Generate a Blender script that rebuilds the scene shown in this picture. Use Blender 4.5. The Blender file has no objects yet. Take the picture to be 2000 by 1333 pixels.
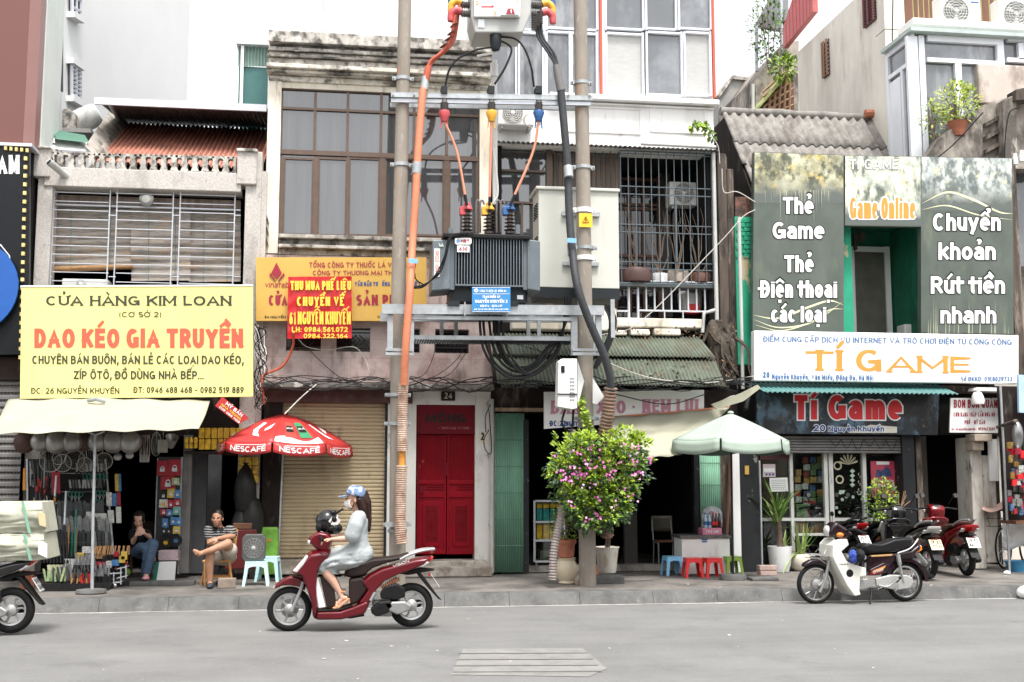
import bpy,math,random,unicodedata
from mathutils import Vector,Matrix,Euler,noise
V=Vector
R=math.radians
random.seed(7)
SC=bpy.context.scene
COL=SC.collection
# ------------------------------------------------------------------ camera
FPX,CAM_H,YAW,HORIZON=2250.0,1.72,R(8.0),930.0
PITCH=math.atan((HORIZON-666.5)/FPX)
cd=bpy.data.cameras.new('camera')
cam=bpy.data.objects.new('camera',cd)
COL.objects.link(cam)
cd.sensor_width=36.0
cd.lens=FPX*36.0/2000.0
cd.clip_start,cd.clip_end=0.1,3000.0
cam.location=(0,0,CAM_H)
cam.rotation_euler=(R(90)+PITCH,0,-YAW)
SC.camera=cam
# ------------------------------------------------------------------ sky and sun (bright overcast)
SUN_EL,SUN_AZ=R(66),R(168)
wd=bpy.data.worlds.new('World')
SC.world=wd
wd.use_nodes=True
nt=wd.node_tree
bg=nt.nodes['Background']
sky=nt.nodes.new('ShaderNodeTexSky')
sky.sky_type='NISHITA'
sky.sun_disc=False
sky.sun_elevation,sky.sun_rotation=SUN_EL,SUN_AZ
sky.dust_density,sky.air_density=3.0,1.0
hs=nt.nodes.new('ShaderNodeHueSaturation')
hs.inputs['Saturation'].default_value=0.12
nt.links.new(sky.outputs[0],hs.inputs['Color'])
nt.links.new(hs.outputs[0],bg.inputs['Color'])
bg.inputs['Strength'].default_value=0.15
sl=bpy.data.lights.new('sun','SUN')
sl.energy,sl.angle,sl.color=1.5,R(13),(1.0,0.97,0.92)
so=bpy.data.objects.new('sun',sl)
COL.objects.link(so)
so.location=(0,-5,30)
sd=V((math.sin(SUN_AZ)*math.cos(SUN_EL),math.cos(SUN_AZ)*math.cos(SUN_EL),math.sin(SUN_EL)))
so.rotation_euler=sd.to_track_quat('Z','Y').to_euler()
SC.view_settings.view_transform='Standard'
SC.view_settings.look='None'
SC.view_settings.exposure=1.38
SC.view_settings.gamma=1.0
# ------------------------------------------------------------------ measuring: photo pixel + street depth -> world point
_r=V((math.cos(YAW),-math.sin(YAW),0))
_f0=V((math.sin(YAW),math.cos(YAW),0))
_fw=_f0*math.cos(PITCH)+V((0,0,1))*math.sin(PITCH)
_up=-_f0*math.sin(PITCH)+V((0,0,1))*math.cos(PITCH)
CO=V((0,0,CAM_H))
def ray(u,v):return _r*((u-1000)/FPX)+_up*((666.5-v)/FPX)+_fw
def P(u,v,Y):
 d=ray(u,v)
 return CO+d*(Y/d.y)
def PG(u,v,z=0.0):
 d=ray(u,v)
 return CO+d*((z-CAM_H)/d.z)
def ppm(Y,u=1000):
 p=P(u,900,Y)
 return FPX/p.dot(_fw)
SW=0.16            # pavement height
def SWP(u,v):return PG(u,v,SW)
# ------------------------------------------------------------------ materials
MATS={}
def mat(name,col,rough=.7,metal=0.,var=.12,vs=4.,stains=(),bump=0.,bs=80.,ior=1.5,coat=0.,zs=1.,trans=0.,emit=None):
 if name in MATS:return MATS[name]
 if max(col)<.03 and ior==1.5:ior=1.33
 m=bpy.data.materials.new(name)
 MATS[name]=m
 m.use_nodes=True
 t=m.node_tree
 b=t.nodes['Principled BSDF']
 L=t.links.new
 b.inputs['Roughness'].default_value=rough
 b.inputs['Metallic'].default_value=metal
 b.inputs['IOR'].default_value=ior
 b.inputs['Coat Weight'].default_value=coat
 if trans:b.inputs['Transmission Weight'].default_value=trans
 g=t.nodes.new('ShaderNodeNewGeometry')
 def noise(scale,z=1.,detail=5.,rgh=.6,off=0.,xs=1.):
  mp=t.nodes.new('ShaderNodeMapping')
  mp.inputs['Scale'].default_value=(scale*xs,scale,scale*z)
  mp.inputs['Location'].default_value=(off,off*.7,off*.3)
  L(g.outputs['Position'],mp.inputs['Vector'])
  n=t.nodes.new('ShaderNodeTexNoise')
  n.inputs['Scale'].default_value=1.
  n.inputs['Detail'].default_value=detail
  n.inputs['Roughness'].default_value=rgh
  L(mp.outputs[0],n.inputs['Vector'])
  return n.outputs['Fac']
 def mix(fac,a,c):
  x=t.nodes.new('ShaderNodeMix')
  x.data_type='RGBA'
  L(fac,x.inputs[0])
  for s,i in((a,6),(c,7)):
   if isinstance(s,tuple):x.inputs[i].default_value=(*s[:3],1)
   else:L(s,x.inputs[i])
  return x.outputs[2]
 def ramp(fac,lo,hi,amt=1.):
  r=t.nodes.new('ShaderNodeMapRange')
  r.inputs[1].default_value,r.inputs[2].default_value=lo,hi
  r.inputs[3].default_value,r.inputs[4].default_value=0.,amt
  L(fac,r.inputs[0])
  return r.outputs[0]
 c1=tuple(max(0,x*(1-var))for x in col)
 c2=tuple(min(1,x*(1+var))for x in col)
 out=mix(ramp(noise(vs,zs),.3,.7),c1,c2)
 for i,s in enumerate(stains):
  am=s[5]if len(s)>5 else 1.
  out=mix(ramp(noise(s[3],s[4],7.,.65,3.1*(i+1),s[6]if len(s)>6 else 1.),s[1]-.045,s[2]-.045,am),out,tuple(s[0]))
 L(out,b.inputs['Base Color'])
 if bump:
  bn=t.nodes.new('ShaderNodeBump')
  bn.inputs['Strength'].default_value=bump
  bn.inputs['Distance'].default_value=.01
  L(noise(bs,1.,4.),bn.inputs['Height'])
  L(bn.outputs[0],b.inputs['Normal'])
 if emit:
  b.inputs['Emission Color'].default_value=(*col,1)
  b.inputs['Emission Strength'].default_value=emit
 m['base_out']=1
 return m
def fade(m,col,z0,z1):
 t=m.node_tree;b=t.nodes['Principled BSDF'];prev=b.inputs['Base Color'].links[0].from_socket;L=t.links.new
 g=t.nodes.new('ShaderNodeNewGeometry');s=t.nodes.new('ShaderNodeSeparateXYZ');L(g.outputs['Position'],s.inputs[0])
 n=t.nodes.new('ShaderNodeTexNoise');n.inputs['Scale'].default_value=5;a=t.nodes.new('ShaderNodeMath');a.operation='MULTIPLY_ADD';a.inputs[1].default_value=.35
 L(g.outputs['Position'],n.inputs['Vector']);L(n.outputs['Fac'],a.inputs[0]);L(s.outputs[2],a.inputs[2])
 r=t.nodes.new('ShaderNodeMapRange');r.inputs[1].default_value,r.inputs[2].default_value=z0+.17,z1+.17;L(a.outputs[0],r.inputs[0])
 x=t.nodes.new('ShaderNodeMix');x.data_type='RGBA';L(r.outputs[0],x.inputs[0]);x.inputs[6].default_value=(*col,1);L(prev,x.inputs[7]);L(x.outputs[2],b.inputs['Base Color'])
def glassmat(name,tint=(.9,.93,.92),refl=.07,rough=.03):
 m=bpy.data.materials.new(name);m.use_nodes=True;t=m.node_tree
 t.nodes.remove(t.nodes['Principled BSDF'])
 a,b,x=t.nodes.new('ShaderNodeBsdfTransparent'),t.nodes.new('ShaderNodeBsdfGlossy'),t.nodes.new('ShaderNodeMixShader')
 a.inputs[0].default_value=(*tint,1);b.inputs['Roughness'].default_value=rough;x.inputs[0].default_value=refl
 t.links.new(a.outputs[0],x.inputs[1]);t.links.new(b.outputs[0],x.inputs[2]);t.links.new(x.outputs[0],t.nodes['Material Output'].inputs[0])
 return m
# ------------------------------------------------------------------ mesh builder
class MB:
 def __init__(s):s.v,s.f,s.mi,s.sm,s.i,s.smooth,s.ck=[],[],[],[],0,False,[]
 def add(s,vs,fs):
  o=len(s.v);s.ck.append((o,len(s.f)))
  s.v+=[V(p)for p in vs]
  for f in fs:
   s.f.append(tuple(o+k for k in f));s.mi.append(s.i);s.sm.append(s.smooth)
  return s
 def hexa(s,p):return s.add(p,[(0,3,2,1),(4,5,6,7),(0,1,5,4),(1,2,6,5),(2,3,7,6),(3,0,4,7)])
 def box(s,x0,x1,y0,y1,z0,z1):
  return s.hexa([(x0,y0,z0),(x1,y0,z0),(x1,y1,z0),(x0,y1,z0),(x0,y0,z1),(x1,y0,z1),(x1,y1,z1),(x0,y1,z1)])
 def ob(s,c,size,rot=(0,0,0)):
  M=Euler(rot).to_matrix();x,y,z=[k/2 for k in size]
  return s.hexa([V(c)+M@V(p)for p in((-x,-y,-z),(x,-y,-z),(x,y,-z),(-x,y,-z),(-x,-y,z),(x,-y,z),(x,y,z),(-x,y,z))])
 def wb(s,u0,v0,u1,v1,Y,d):
  a,b,um,vm=P(u0,(v0+v1)/2,Y),P(u1,(v0+v1)/2,Y),(u0+u1)/2,(v0+v1)/2
  return s.box(a.x,b.x,Y,Y+d,P(um,v1,Y).z,P(um,v0,Y).z)
 def prism(s,pts,vec):
  n=len(pts);vec=V(vec);q=[V(p)for p in pts]
  return s.add(q+[p+vec for p in q],[tuple(range(n))[::-1],tuple(range(n,2*n))]+[(k,(k+1)%n,n+(k+1)%n,n+k)for k in range(n)])
 def pp(s,px,Y,d):return s.prism([P(u,v,Y)for u,v in px],(0,d,0))
 def tube(s,pts,r,n=8,cap=True,close=False):
  pts=[V(p)for p in pts];m=len(pts)
  rs=list(r)if isinstance(r,(list,tuple))else[r]*m
  vs,fs=[],[]
  up=None
  for k in range(m):
   if close:t=pts[(k+1)%m]-pts[k-1]
   else:t=pts[min(k+1,m-1)]-pts[max(k-1,0)]
   t=t.normalized()if t.length>1e-9 else V((0,0,1))
   if up is None:
    up=V((0,0,1))if abs(t.z)<.9 else V((1,0,0))
   a=up-t*up.dot(t)
   if a.length<1e-6:a=t.orthogonal()
   a.normalize();up=a;b=t.cross(a)
   for j in range(n):
    w=2*math.pi*j/n
    vs.append(pts[k]+(a*math.cos(w)+b*math.sin(w))*rs[k])
  for k in range(m if close else m-1):
   k2=(k+1)%m
   for j in range(n):
    j2=(j+1)%n
    fs.append((k*n+j,k*n+j2,k2*n+j2,k2*n+j))
  if cap and not close:fs+=[tuple(range(n))[::-1],tuple(range((m-1)*n,m*n))]
  o=s.smooth;s.smooth=True;s.add(vs,fs);s.smooth=o
  return s
 def cyl(s,a,b,r,r2=None,n=12):return s.tube([a,b],[r,r if r2 is None else r2],n)
 def lathe(s,prof,c=(0,0,0),n=20,M=None,caps=True):
  c=V(c);vs,fs=[],[]
  for r,z in prof:
   for j in range(n):
    w=2*math.pi*j/n
    p=V((r*math.cos(w),r*math.sin(w),z))
    vs.append(c+(M@p if M else p))
  for k in range(len(prof)-1):
   for j in range(n):
    j2=(j+1)%n
    fs.append((k*n+j,k*n+j2,(k+1)*n+j2,(k+1)*n+j))
  if caps:fs+=[tuple(range(n))[::-1],tuple(range((len(prof)-1)*n,len(prof)*n))]
  o=s.smooth;s.smooth=True;s.add(vs,fs);s.smooth=o
  return s
 def ell(s,c,r,n=14,m=9,rot=None):
  if not isinstance(r,(tuple,list)):r=(r,r,r)
  M=(Euler(rot).to_matrix()if rot else Matrix.Identity(3))@Matrix.Diagonal(V((r[0],r[1],r[2])))
  return s.lathe([(max(1e-4,math.sin(math.pi*k/m)),-math.cos(math.pi*k/m))for k in range(m+1)],c,n,M)
 def grid(s,fn,nu,nv):
  o=s.smooth;s.smooth=True
  s.add([fn(i/nu,j/nv)for j in range(nv+1)for i in range(nu+1)],
              [(j*(nu+1)+i,j*(nu+1)+i+1,(j+1)*(nu+1)+i+1,(j+1)*(nu+1)+i)for j in range(nv)for i in range(nu)])
  s.smooth=o
  return s
 def loft(s,secs,cap=True):
  n=len(secs[0]);vs=[p for r in secs for p in r]
  fs=[(k*n+j,k*n+(j+1)%n,(k+1)*n+(j+1)%n,(k+1)*n+j)for k in range(len(secs)-1)for j in range(n)]
  if cap:fs+=[tuple(range(n))[::-1],tuple(range((len(secs)-1)*n,len(secs)*n))]
  o=s.smooth;s.smooth=True;s.add(vs,fs);s.smooth=o
  return s
 def each(s,name,mats,parent=None,**k):
  out=[];ck=s.ck+[(len(s.v),len(s.f))]
  for(a,fa),(b,fb)in zip(ck,ck[1:]):
   q=MB();q.v=s.v[a:b];q.f=[tuple(i-a for i in f)for f in s.f[fa:fb]];q.mi=s.mi[fa:fb];q.sm=s.sm[fa:fb]
   out.append(q.build(name,mats,parent,**k))
  return out
 def build(s,name,mats,parent=None,bevel=0,solid=0,local=False,sub=0,ang=38,seg=2):
  if not isinstance(mats,(list,tuple)):mats=[mats]
  me=bpy.data.meshes.new(name)
  if parent is None and not local:
   xs,ys,zs=[p.x for p in s.v],[p.y for p in s.v],[p.z for p in s.v]
   org=V(((min(xs)+max(xs))/2,(min(ys)+max(ys))/2,min(zs)))
  elif parent is not None and not local:org=ORG[parent.name]
  else:org=V((0,0,0))
  me.from_pydata([tuple(p-org)for p in s.v],[],s.f)
  me.polygons.foreach_set('material_index',s.mi)
  me.polygons.foreach_set('use_smooth',s.sm)
  for m in mats:me.materials.append(m)
  if any(s.sm):me.set_sharp_from_angle(angle=R(ang))
  me.update()
  o=bpy.data.objects.new(name,me)
  COL.objects.link(o)
  if parent is not None:o.parent=parent
  else:o.location=org
  ORG[o.name]=org
  if solid:
   q=o.modifiers.new('s','SOLIDIFY');q.thickness=solid;q.offset=0
  if bevel:
   q=o.modifiers.new('b','BEVEL');q.width=bevel;q.segments=seg;q.limit_method='ANGLE';q.angle_limit=R(35)
  if sub:
   q=o.modifiers.new('u','SUBSURF');q.levels=q.render_levels=sub
  return o
ORG={}
def tag(o,label,cat,group=None,kind=None):
 if label:o['label']=label
 if cat:o['category']=cat
 if group:o['group']=group
 if kind:o['kind']=kind
 return o
def thing(name,label,cat,loc=(0,0,0),rz=0.,group=None):
 o=bpy.data.objects.new(name,None)
 COL.objects.link(o)
 o.empty_display_size=.2
 o.location=loc
 o.rotation_euler=(0,0,rz)
 ORG[o.name]=V(loc)
 return tag(o,label,cat,group)
def solo(mb,name,mats,label,cat,group=None,**k):return tag(mb.build(name,mats,**k),label,cat,group)
def dup(o,loc,rz=None,label=None,group=None,parent=None,mats=None):
 c=o.copy()
 COL.objects.link(c)
 if parent is not None:c.parent=parent
 else:
  c.location=loc
  if rz is not None:c.rotation_euler=(0,0,rz)
 if label:c['label']=label
 if group:c['group']=group
 for ch in list(o.children):dup(ch,None,parent=c)
 return c
def px(o,name,m,parent,**k):return o.build(name,m,parent,**k)
def cable(pts,r,m,label,cat='cable',name='cable',group=None,n=6,sag=0,steps=8):
 mb=MB();mb.tube(curve(pts,steps),r,n)
 return solo(mb,name,m,label,cat,group)
def curve(pts,steps=8):
 pts=[V(p)for p in pts]
 if len(pts)<3:return pts
 q=[pts[0]*2-pts[1]]+pts+[pts[-1]*2-pts[-2]]
 out=[]
 for i in range(1,len(q)-2):
  a,b,c,d=q[i-1:i+3]
  for k in range(steps):
   t=k/steps
   out.append(.5*((2*b)+(c-a)*t+(2*a-5*b+4*c-d)*t*t+(3*b-a-3*c+d)*t**3))
 return out+[pts[-1]]
# ------------------------------------------------------------------ stroke lettering
def arc(cx,cy,rx,ry,a0,a1,n=12):return[(cx+rx*math.cos(R(a0+(a1-a0)*k/n)),cy+ry*math.sin(R(a0+(a1-a0)*k/n)))for k in range(n+1)]
X=.72
GL={'A':(.72,[[(0,0),(.5,1),(1,0)],[(.18,.3),(.82,.3)]]),
 'B':(.58,[[(0,0),(0,1),(.5,1)]+arc(.5,.77,.42,.23,90,-90)+[(0,.54)],[(.5,.54)]+arc(.52,.27,.48,.27,90,-90)+[(0,0)]]),
 'C':(.64,[arc(.5,.5,.5,.5,48,312,22)]),'D':(.62,[[(0,0),(0,1),(.4,1)]+arc(.4,.5,.6,.5,90,-90,16)+[(0,0)]]),
 'E':(.5,[[(1,1),(0,1),(0,0),(1,0)],[(0,.52),(.88,.52)]]),'F':(.48,[[(1,1),(0,1),(0,0)],[(0,.5),(.85,.5)]]),
 'G':(.68,[arc(.5,.5,.5,.5,48,330,22),[(.58,.44),(1,.44),(1,.06)]]),'H':(.6,[[(0,0),(0,1)],[(1,0),(1,1)],[(0,.52),(1,.52)]]),
 'I':(.0,[[(0,0),(0,1)]]),'J':(.42,[[(1,1),(1,.3)]+arc(.5,.3,.5,.3,0,-165)]),'K':(.6,[[(0,0),(0,1)],[(1,1),(.03,.38)],[(.35,.58),(1,0)]]),
 'L':(.46,[[(0,1),(0,0),(1,0)]]),'M':(.8,[[(0,0),(0,1)],[(0,1),(.5,.22),(1,1)],[(1,1),(1,0)]]),'N':(.62,[[(0,0),(0,1)],[(0,1),(1,0)],[(1,0),(1,1)]]),
 'O':(.7,[arc(.5,.5,.5,.5,0,360,28)]),'P':(.54,[[(0,0),(0,1),(.5,1)]+arc(.5,.72,.5,.28,90,-90)+[(0,.44)]]),
 'Q':(.7,[arc(.5,.5,.5,.5,0,360,28),[(.6,.3),(1,0)]]),'R':(.58,[[(0,0),(0,1),(.5,1)]+arc(.5,.74,.46,.26,90,-90)+[(0,.48)],[(.5,.48),(1,0)]]),
 'S':(.54,[arc(.5,.76,.48,.24,40,270,14)+arc(.5,.26,.5,.26,90,-140,14)]),'T':(.6,[[(0,1),(1,1)],[(.5,1),(.5,0)]]),
 'U':(.6,[[(0,1),(0,.35)]+arc(.5,.35,.5,.35,180,360,14)+[(1,1)]]),'V':(.7,[[(0,1),(.5,0),(1,1)]]),'W':(1.,[[(0,1),(.26,0),(.5,.9),(.74,0),(1,1)]]),
 'X':(.64,[[(0,1),(1,0)],[(0,0),(1,1)]]),'Y':(.64,[[(0,1),(.5,.48),(1,1)],[(.5,.48),(.5,0)]]),'Z':(.56,[[(0,1),(1,1),(0,0),(1,0)]]),
 '0':(.5,[arc(.5,.5,.5,.5,0,360,24)]),'1':(.24,[[(0,.78),(1,1),(1,0)]]),'2':(.5,[arc(.5,.72,.48,.28,165,-30,12)+[(0,0),(1,0)]]),
 '3':(.48,[arc(.45,.76,.47,.24,150,-90,12),arc(.45,.27,.53,.27,90,-150,12)]),'4':(.54,[[(.75,0),(.75,1),(0,.25),(1,.25)]]),'5':(.48,[[(.9,1),(.12,1),(.06,.55)]+arc(.46,.32,.52,.32,120,-150,14)]),
 '6':(.5,[[(.85,.98),(.3,.75),(0,.3)],arc(.5,.3,.5,.3,0,360,20)]),'7':(.5,[[(0,1),(1,1),(.3,0)]]),'8':(.5,[arc(.5,.76,.44,.24,0,360,18),arc(.5,.27,.5,.27,0,360,20)]),
 '9':(.5,[[(.15,.02),(.7,.25),(1,.7)],arc(.5,.7,.5,.3,0,360,20)]),
 'a':(.46,[arc(.48,.52,.5,.2,155,0,10)+[(1,0)],[(1,.42),(.45,.42)]+arc(.42,.21,.42,.21,90,270,10)+[(.6,0),(1,.14)]]),
 'b':(.48,[[(0,0),(0,1)],arc(.5,.36,.5,.36,0,360,22)]),'c':(.44,[arc(.5,.36,.5,.36,50,310,18)]),'d':(.48,[[(1,0),(1,1)],arc(.5,.36,.5,.36,0,360,22)]),
 'e':(.48,[[(.04,.38),(1,.38)],arc(.5,.36,.5,.36,0,312,20)]),'f':(.28,[[(.3,0),(.3,.75)]+arc(.75,.78,.45,.22,180,80,6),[(0,X),(.9,X)]]),
 'g':(.48,[arc(.5,.36,.5,.36,0,360,22),[(1,X),(1,-.05)]+arc(.5,-.05,.5,.23,0,-155,10)]),'h':(.46,[[(0,0),(0,1)],[(0,.36)]+arc(.5,.4,.5,.32,175,0,10)+[(1,0)]]),
 'i':(.0,[[(0,0),(0,X)],[(0,.92),(0,1.02)]]),'j':(.1,[[(1,X),(1,-.2)],[(1,.92),(1,1.02)]]),'k':(.46,[[(0,0),(0,1)],[(.95,X),(.03,.27)],[(.35,.42),(1,0)]]),'l':(.0,[[(0,0),(0,1)]]),
 'm':(.8,[[(0,0),(0,X)],[(0,.36)]+arc(.25,.44,.25,.28,175,0,8)+[(.5,0)],[(.5,.36)]+arc(.75,.44,.25,.28,175,0,8)+[(1,0)]]),
 'n':(.46,[[(0,0),(0,X)],[(0,.36)]+arc(.5,.4,.5,.32,175,0,10)+[(1,0)]]),'o':(.5,[arc(.5,.36,.5,.36,0,360,22)]),'p':(.48,[[(0,-.28),(0,X)],arc(.5,.36,.5,.36,0,360,22)]),
 'r':(.28,[[(0,0),(0,X)],[(0,.36)]+arc(.8,.3,.8,.42,165,80,6)]),'s':(.42,[arc(.5,.545,.46,.175,35,270,10)+arc(.5,.185,.5,.185,90,-145,10)]),'t':(.26,[[(.3,.98),(.3,.17)]+arc(.75,.17,.45,.17,180,275,6),[(-.42,X-.03),(1.35,X-.03)]]),
 'u':(.46,[[(0,X),(0,.32)]+arc(.5,.32,.5,.32,180,355,10),[(1,X),(1,0)]]),'v':(.5,[[(0,X),(.5,0),(1,X)]]),'w':(.76,[[(0,X),(.25,0),(.5,.65),(.75,0),(1,X)]]),
 'x':(.48,[[(0,X),(1,0)],[(0,0),(1,X)]]),'y':(.5,[[(0,X),(.5,.02)],[(1,X),(.3,-.26)]]),'z':(.42,[[(0,X),(1,X),(0,0),(1,0)]]),
 '.':(.0,[[(0,-.1),(0,.08)]]),',':(.06,[[(1,.06),(0,-.22)]]),':':(.0,[[(0,-.1),(0,.08)],[(0,.52),(0,.7)]]),'-':(.3,[[(0,.42),(1,.42)]]),'(':(.14,[arc(1.2,.42,1.2,.65,125,235,8)]),')':(.14,[arc(-.2,.42,1.2,.65,55,-55,8)]),
 '/':(.4,[[(0,0),(1,1)]]),"'":(.0,[[(0,.8),(0,1)]])}
MK={'\u0300':[[(-.14,.2),(.06,0)]],'\u0301':[[(.14,.2),(-.06,0)]],'\u0302':[[(-.2,0),(0,.15),(.2,0)]],'\u0306':[arc(0,.14,.17,.14,180,360,8)],
 '\u0303':[[(-.2,.02),(-.1,.12),(.08,.02),(.2,.12)]],'\u0309':[arc(0,.17,.1,.08,170,-90,8)+[(0,0)]]}
def strip(mb,pts,wf,put,lo,hi,depth):
 n=len(pts)
 closed=n>8 and math.dist(pts[0],pts[-1])<1e-6
 if closed:pts=pts[:-1];n-=1
 pts=[V((p[0],p[1]))for p in pts]
 pts=[p for k,p in enumerate(pts)if k==0 or(p-pts[k-1]).length>1e-5];n=len(pts)
 w0=wf(V((0,1)))
 if not closed:
  for a,b in((0,1),(-1,-2)):
   d=pts[a]-pts[b]
   if d.length>.22:pts[a]=pts[a]+d.normalized()*(w0/2)
 vs=[]
 for k in range(n):
  if closed:d1,d2=pts[k]-pts[k-1],pts[(k+1)%n]-pts[k]
  else:
   d1=pts[k]-pts[k-1]if k else pts[1]-pts[0]
   d2=pts[k+1]-pts[k]if k<n-1 else d1
  d1,d2=d1.normalized(),d2.normalized()
  t=(d1+d2)
  t=t.normalized()if t.length>1e-4 else d1
  nn=V((-t.y,t.x))
  c=max(.42,t.dot(d2))
  h=wf(t)/2/c
  for sg in(1,-1):
   q=pts[k]+nn*h*sg
   q.y=min(max(q.y,lo),hi)
   vs.append(put(q.x,q.y,depth+3e-5*k))
 m=n if closed else n-1
 mb.add(vs,[(2*k,2*k+1,(2*((k+1)%n))+1,2*((k+1)%n))for k in range(m)])
def lay(s,width,w,ls=.13):
 gl=[]
 for ch in s:
  if ch in 'Đđ':gl.append((ch,[]));continue
  d=unicodedata.normalize('NFD',ch)
  gl.append((d[0],list(d[1:])))
 tot,cnt=0,0
 for b,_ in gl:
  if b==' ':tot+=.3
  else:tot+=GL[{'Đ':'D','đ':'d'}.get(b,b)][0];cnt+=1
 k=max(.25,(width-cnt*w-(len(gl)-1)*ls)/max(tot,.01))
 return gl,k
def letters(mb,s,width,put,w=.17,ser=False,con=0.,ls=.13,grow=0.,d0=0.,shear=0.):
 """strokes of string s, cap height 1, total width given; put(x, y, depth) -> point"""
 gl,k=lay(s,width,w,ls)
 x0,cnt=0.,0
 W=w+grow*2
 wf=lambda t:W*(1-con+con*abs(t.normalized().y))
 pt=(lambda x,y,d:put(x+y*shear,y,d))
 for b,mk in gl:
  if b==' ':x0+=.3*k+ls;continue
  base={'Đ':'D','đ':'d'}.get(b,b)
  gw,st=GL[base]
  gw*=k
  if b in 'ij' and any(q in MK for q in mk):st=st[:1]
  tall=not base.islower()or base in 'bdfhklt'
  low=base.islower()
  for pl in st:
   q=[(x0+w/2+x*gw,w/2+y*(1-w))for x,y in pl]
   ds=min(p[1]for p in pl)<-.01
   hi=1. if base not in '()ij' else 1.3
   if low and not tall and base not in 'ij':hi=w/2+X*(1-w)+w/2
   strip(mb,q,wf,pt,-9 if(ds or base in '(),')else-grow,hi+grow,d0+.00025*(cnt%12));cnt+=1
   if ser:
    for e,o in((0,1),(-1,-2)):
     a,bb=pl[e],pl[o]
     if abs(a[1]-bb[1])>.3 and(abs(a[0]-bb[0])<.6)and min(abs(a[1]-z)for z in(0,1,X))<.01:
      yy=0 if a[1]<.01 else(1 if a[1]>.9 else X)
      cx,y1=x0+w/2+a[0]*gw,(w*.2 if yy==0 else w/2+yy*(1-w)+w/2-w*.2)
      strip(mb,[(cx-w*.55,y1),(cx+w*.55,y1)],lambda t:w*.4+grow*2,pt,-grow,1+grow,d0+.00025*(cnt%12));cnt+=1
  top=(w/2+X*(1-w)+w/2)if(low and not tall)else 1.
  cx=x0+w/2+gw/2
  mw=max(.07,w*.62)
  wm=lambda t:mw+grow*2
  if b=='Đ':strip(mb,[(x0-w*.35,.52),(x0+w+gw*.4,.52)],lambda t:w*.7,pt,0,1,d0+.003)
  if b=='đ':strip(mb,[(cx,.86),(cx+gw*.5+w,.86)],lambda t:w*.6,pt,0,1,d0+.003)
  y=top+mw*.9+grow
  circ='\u0302' in mk or '\u0306' in mk
  for q in sorted(mk,key=lambda c:c not in '\u0302\u0306'):
   if q=='\u0323':
    strip(mb,[(cx,-.28),(cx,-.28+w*.8)],lambda t:w*.9+grow*2,pt,-9,9,d0+.003)
   elif q=='\u031b':
    ex=x0+w+gw
    strip(mb,[(ex-w*.6,top-.1),(ex+w*.3,top-.04),(ex+w*.45,top+.1)],wm,pt,-9,9,d0+.003)
   elif q in MK:
    dx,dy=0,0
    if circ and q not in '\u0302\u0306':dx,dy=(.2,.1)if q!='\u0303' else(0,.22)
    for pl in MK[q]:strip(mb,[(cx+dx+a*.9,y+dy+c)for a,c in pl],wm,pt,-9,9,d0+.0035+.0003*cnt%.001)
  x0+=gw+w+ls
def text(s,u0,vt,u1,vb,Y,m,parent,w=.17,slope=0.,out=None,name='lettering',**k):
 h=vb-vt
 def mk(off):
  def put(x,y,d):
   u=u0+x*h
   return P(u,vb-y*h+slope*(u-u0),Y-off-d)
  return put
 if out:
  mb=MB();letters(mb,s,(u1-u0)/h,mk(.004),w=w,grow=out[1],**k);mb.build('lettering_outline',out[0],parent)
 mb=MB();letters(mb,s,(u1-u0)/h,mk(.010 if out else .005),w=w,**k)
 return mb.build(name,m,parent)
def panel(name,q,Y,th,m,parent=None,**k):
 mb=MB();mb.pp(q,Y,th)
 return mb.build(name,m,parent,**k)
# ================================================================== materials of the street
def tiles(name,c1,c2,mort,w,h,ms=.004,rough=.5,floor=False,stains=(),var=.1,vs=5,off=.5):
 m=mat(name,c1,rough,var=var,vs=vs,stains=stains)
 t=m.node_tree;b=t.nodes['Principled BSDF'];L=t.links.new
 prev=b.inputs['Base Color'].links[0].from_socket
 g=t.nodes.new('ShaderNodeNewGeometry')
 sx=t.nodes.new('ShaderNodeSeparateXYZ');cx=t.nodes.new('ShaderNodeCombineXYZ')
 L(g.outputs['Position'],sx.inputs[0]);L(sx.outputs[0],cx.inputs[0]);L(sx.outputs[1 if floor else 2],cx.inputs[1])
 br=t.nodes.new('ShaderNodeTexBrick')
 br.inputs['Color1'].default_value=(1,1,1,1)
 br.inputs['Color2'].default_value=(*[a/max(e,.01)for a,e in zip(c2,c1)],1)
 br.inputs['Mortar'].default_value=(*mort,1)
 br.inputs['Scale'].default_value=1;br.inputs['Mortar Size'].default_value=ms
 br.inputs['Brick Width'].default_value=w;br.inputs['Row Height'].default_value=h
 br.offset=off
 L(cx.outputs[0],br.inputs['Vector'])
 x=t.nodes.new('ShaderNodeMix');x.data_type='RGBA';x.blend_type='MULTIPLY';x.inputs[0].default_value=1
 L(prev,x.inputs[6]);L(br.outputs['Color'],x.inputs[7]);L(x.outputs[2],b.inputs['Base Color'])
 return m
BLK=(.012,.011,.010)
MOULD=(.035,.032,.028)
m_road=mat('asphalt',(.170,.168,.163),.85,var=.14,vs=.7,stains=[((.105,.104,.102),.50,.68,.9,1,.35,.14),((.27,.265,.25),.56,.70,1.3,1,.15,.15),((.10,.10,.10),.58,.75,1.4,1,.5),((.26,.25,.24),.60,.72,30,1,.45)],bump=.5,bs=160)
m_ground=mat('ground_earth',(.16,.155,.15),.9)
m_pave=tiles('pavement_stone',(.185,.168,.150),(.165,.150,.135),(.85,.82,.78),.9,.45,.006,.8,True,[((.055,.052,.048),.48,.70,1.6,1,.85),((.24,.22,.20),.6,.75,6,1,.5)])
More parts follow.
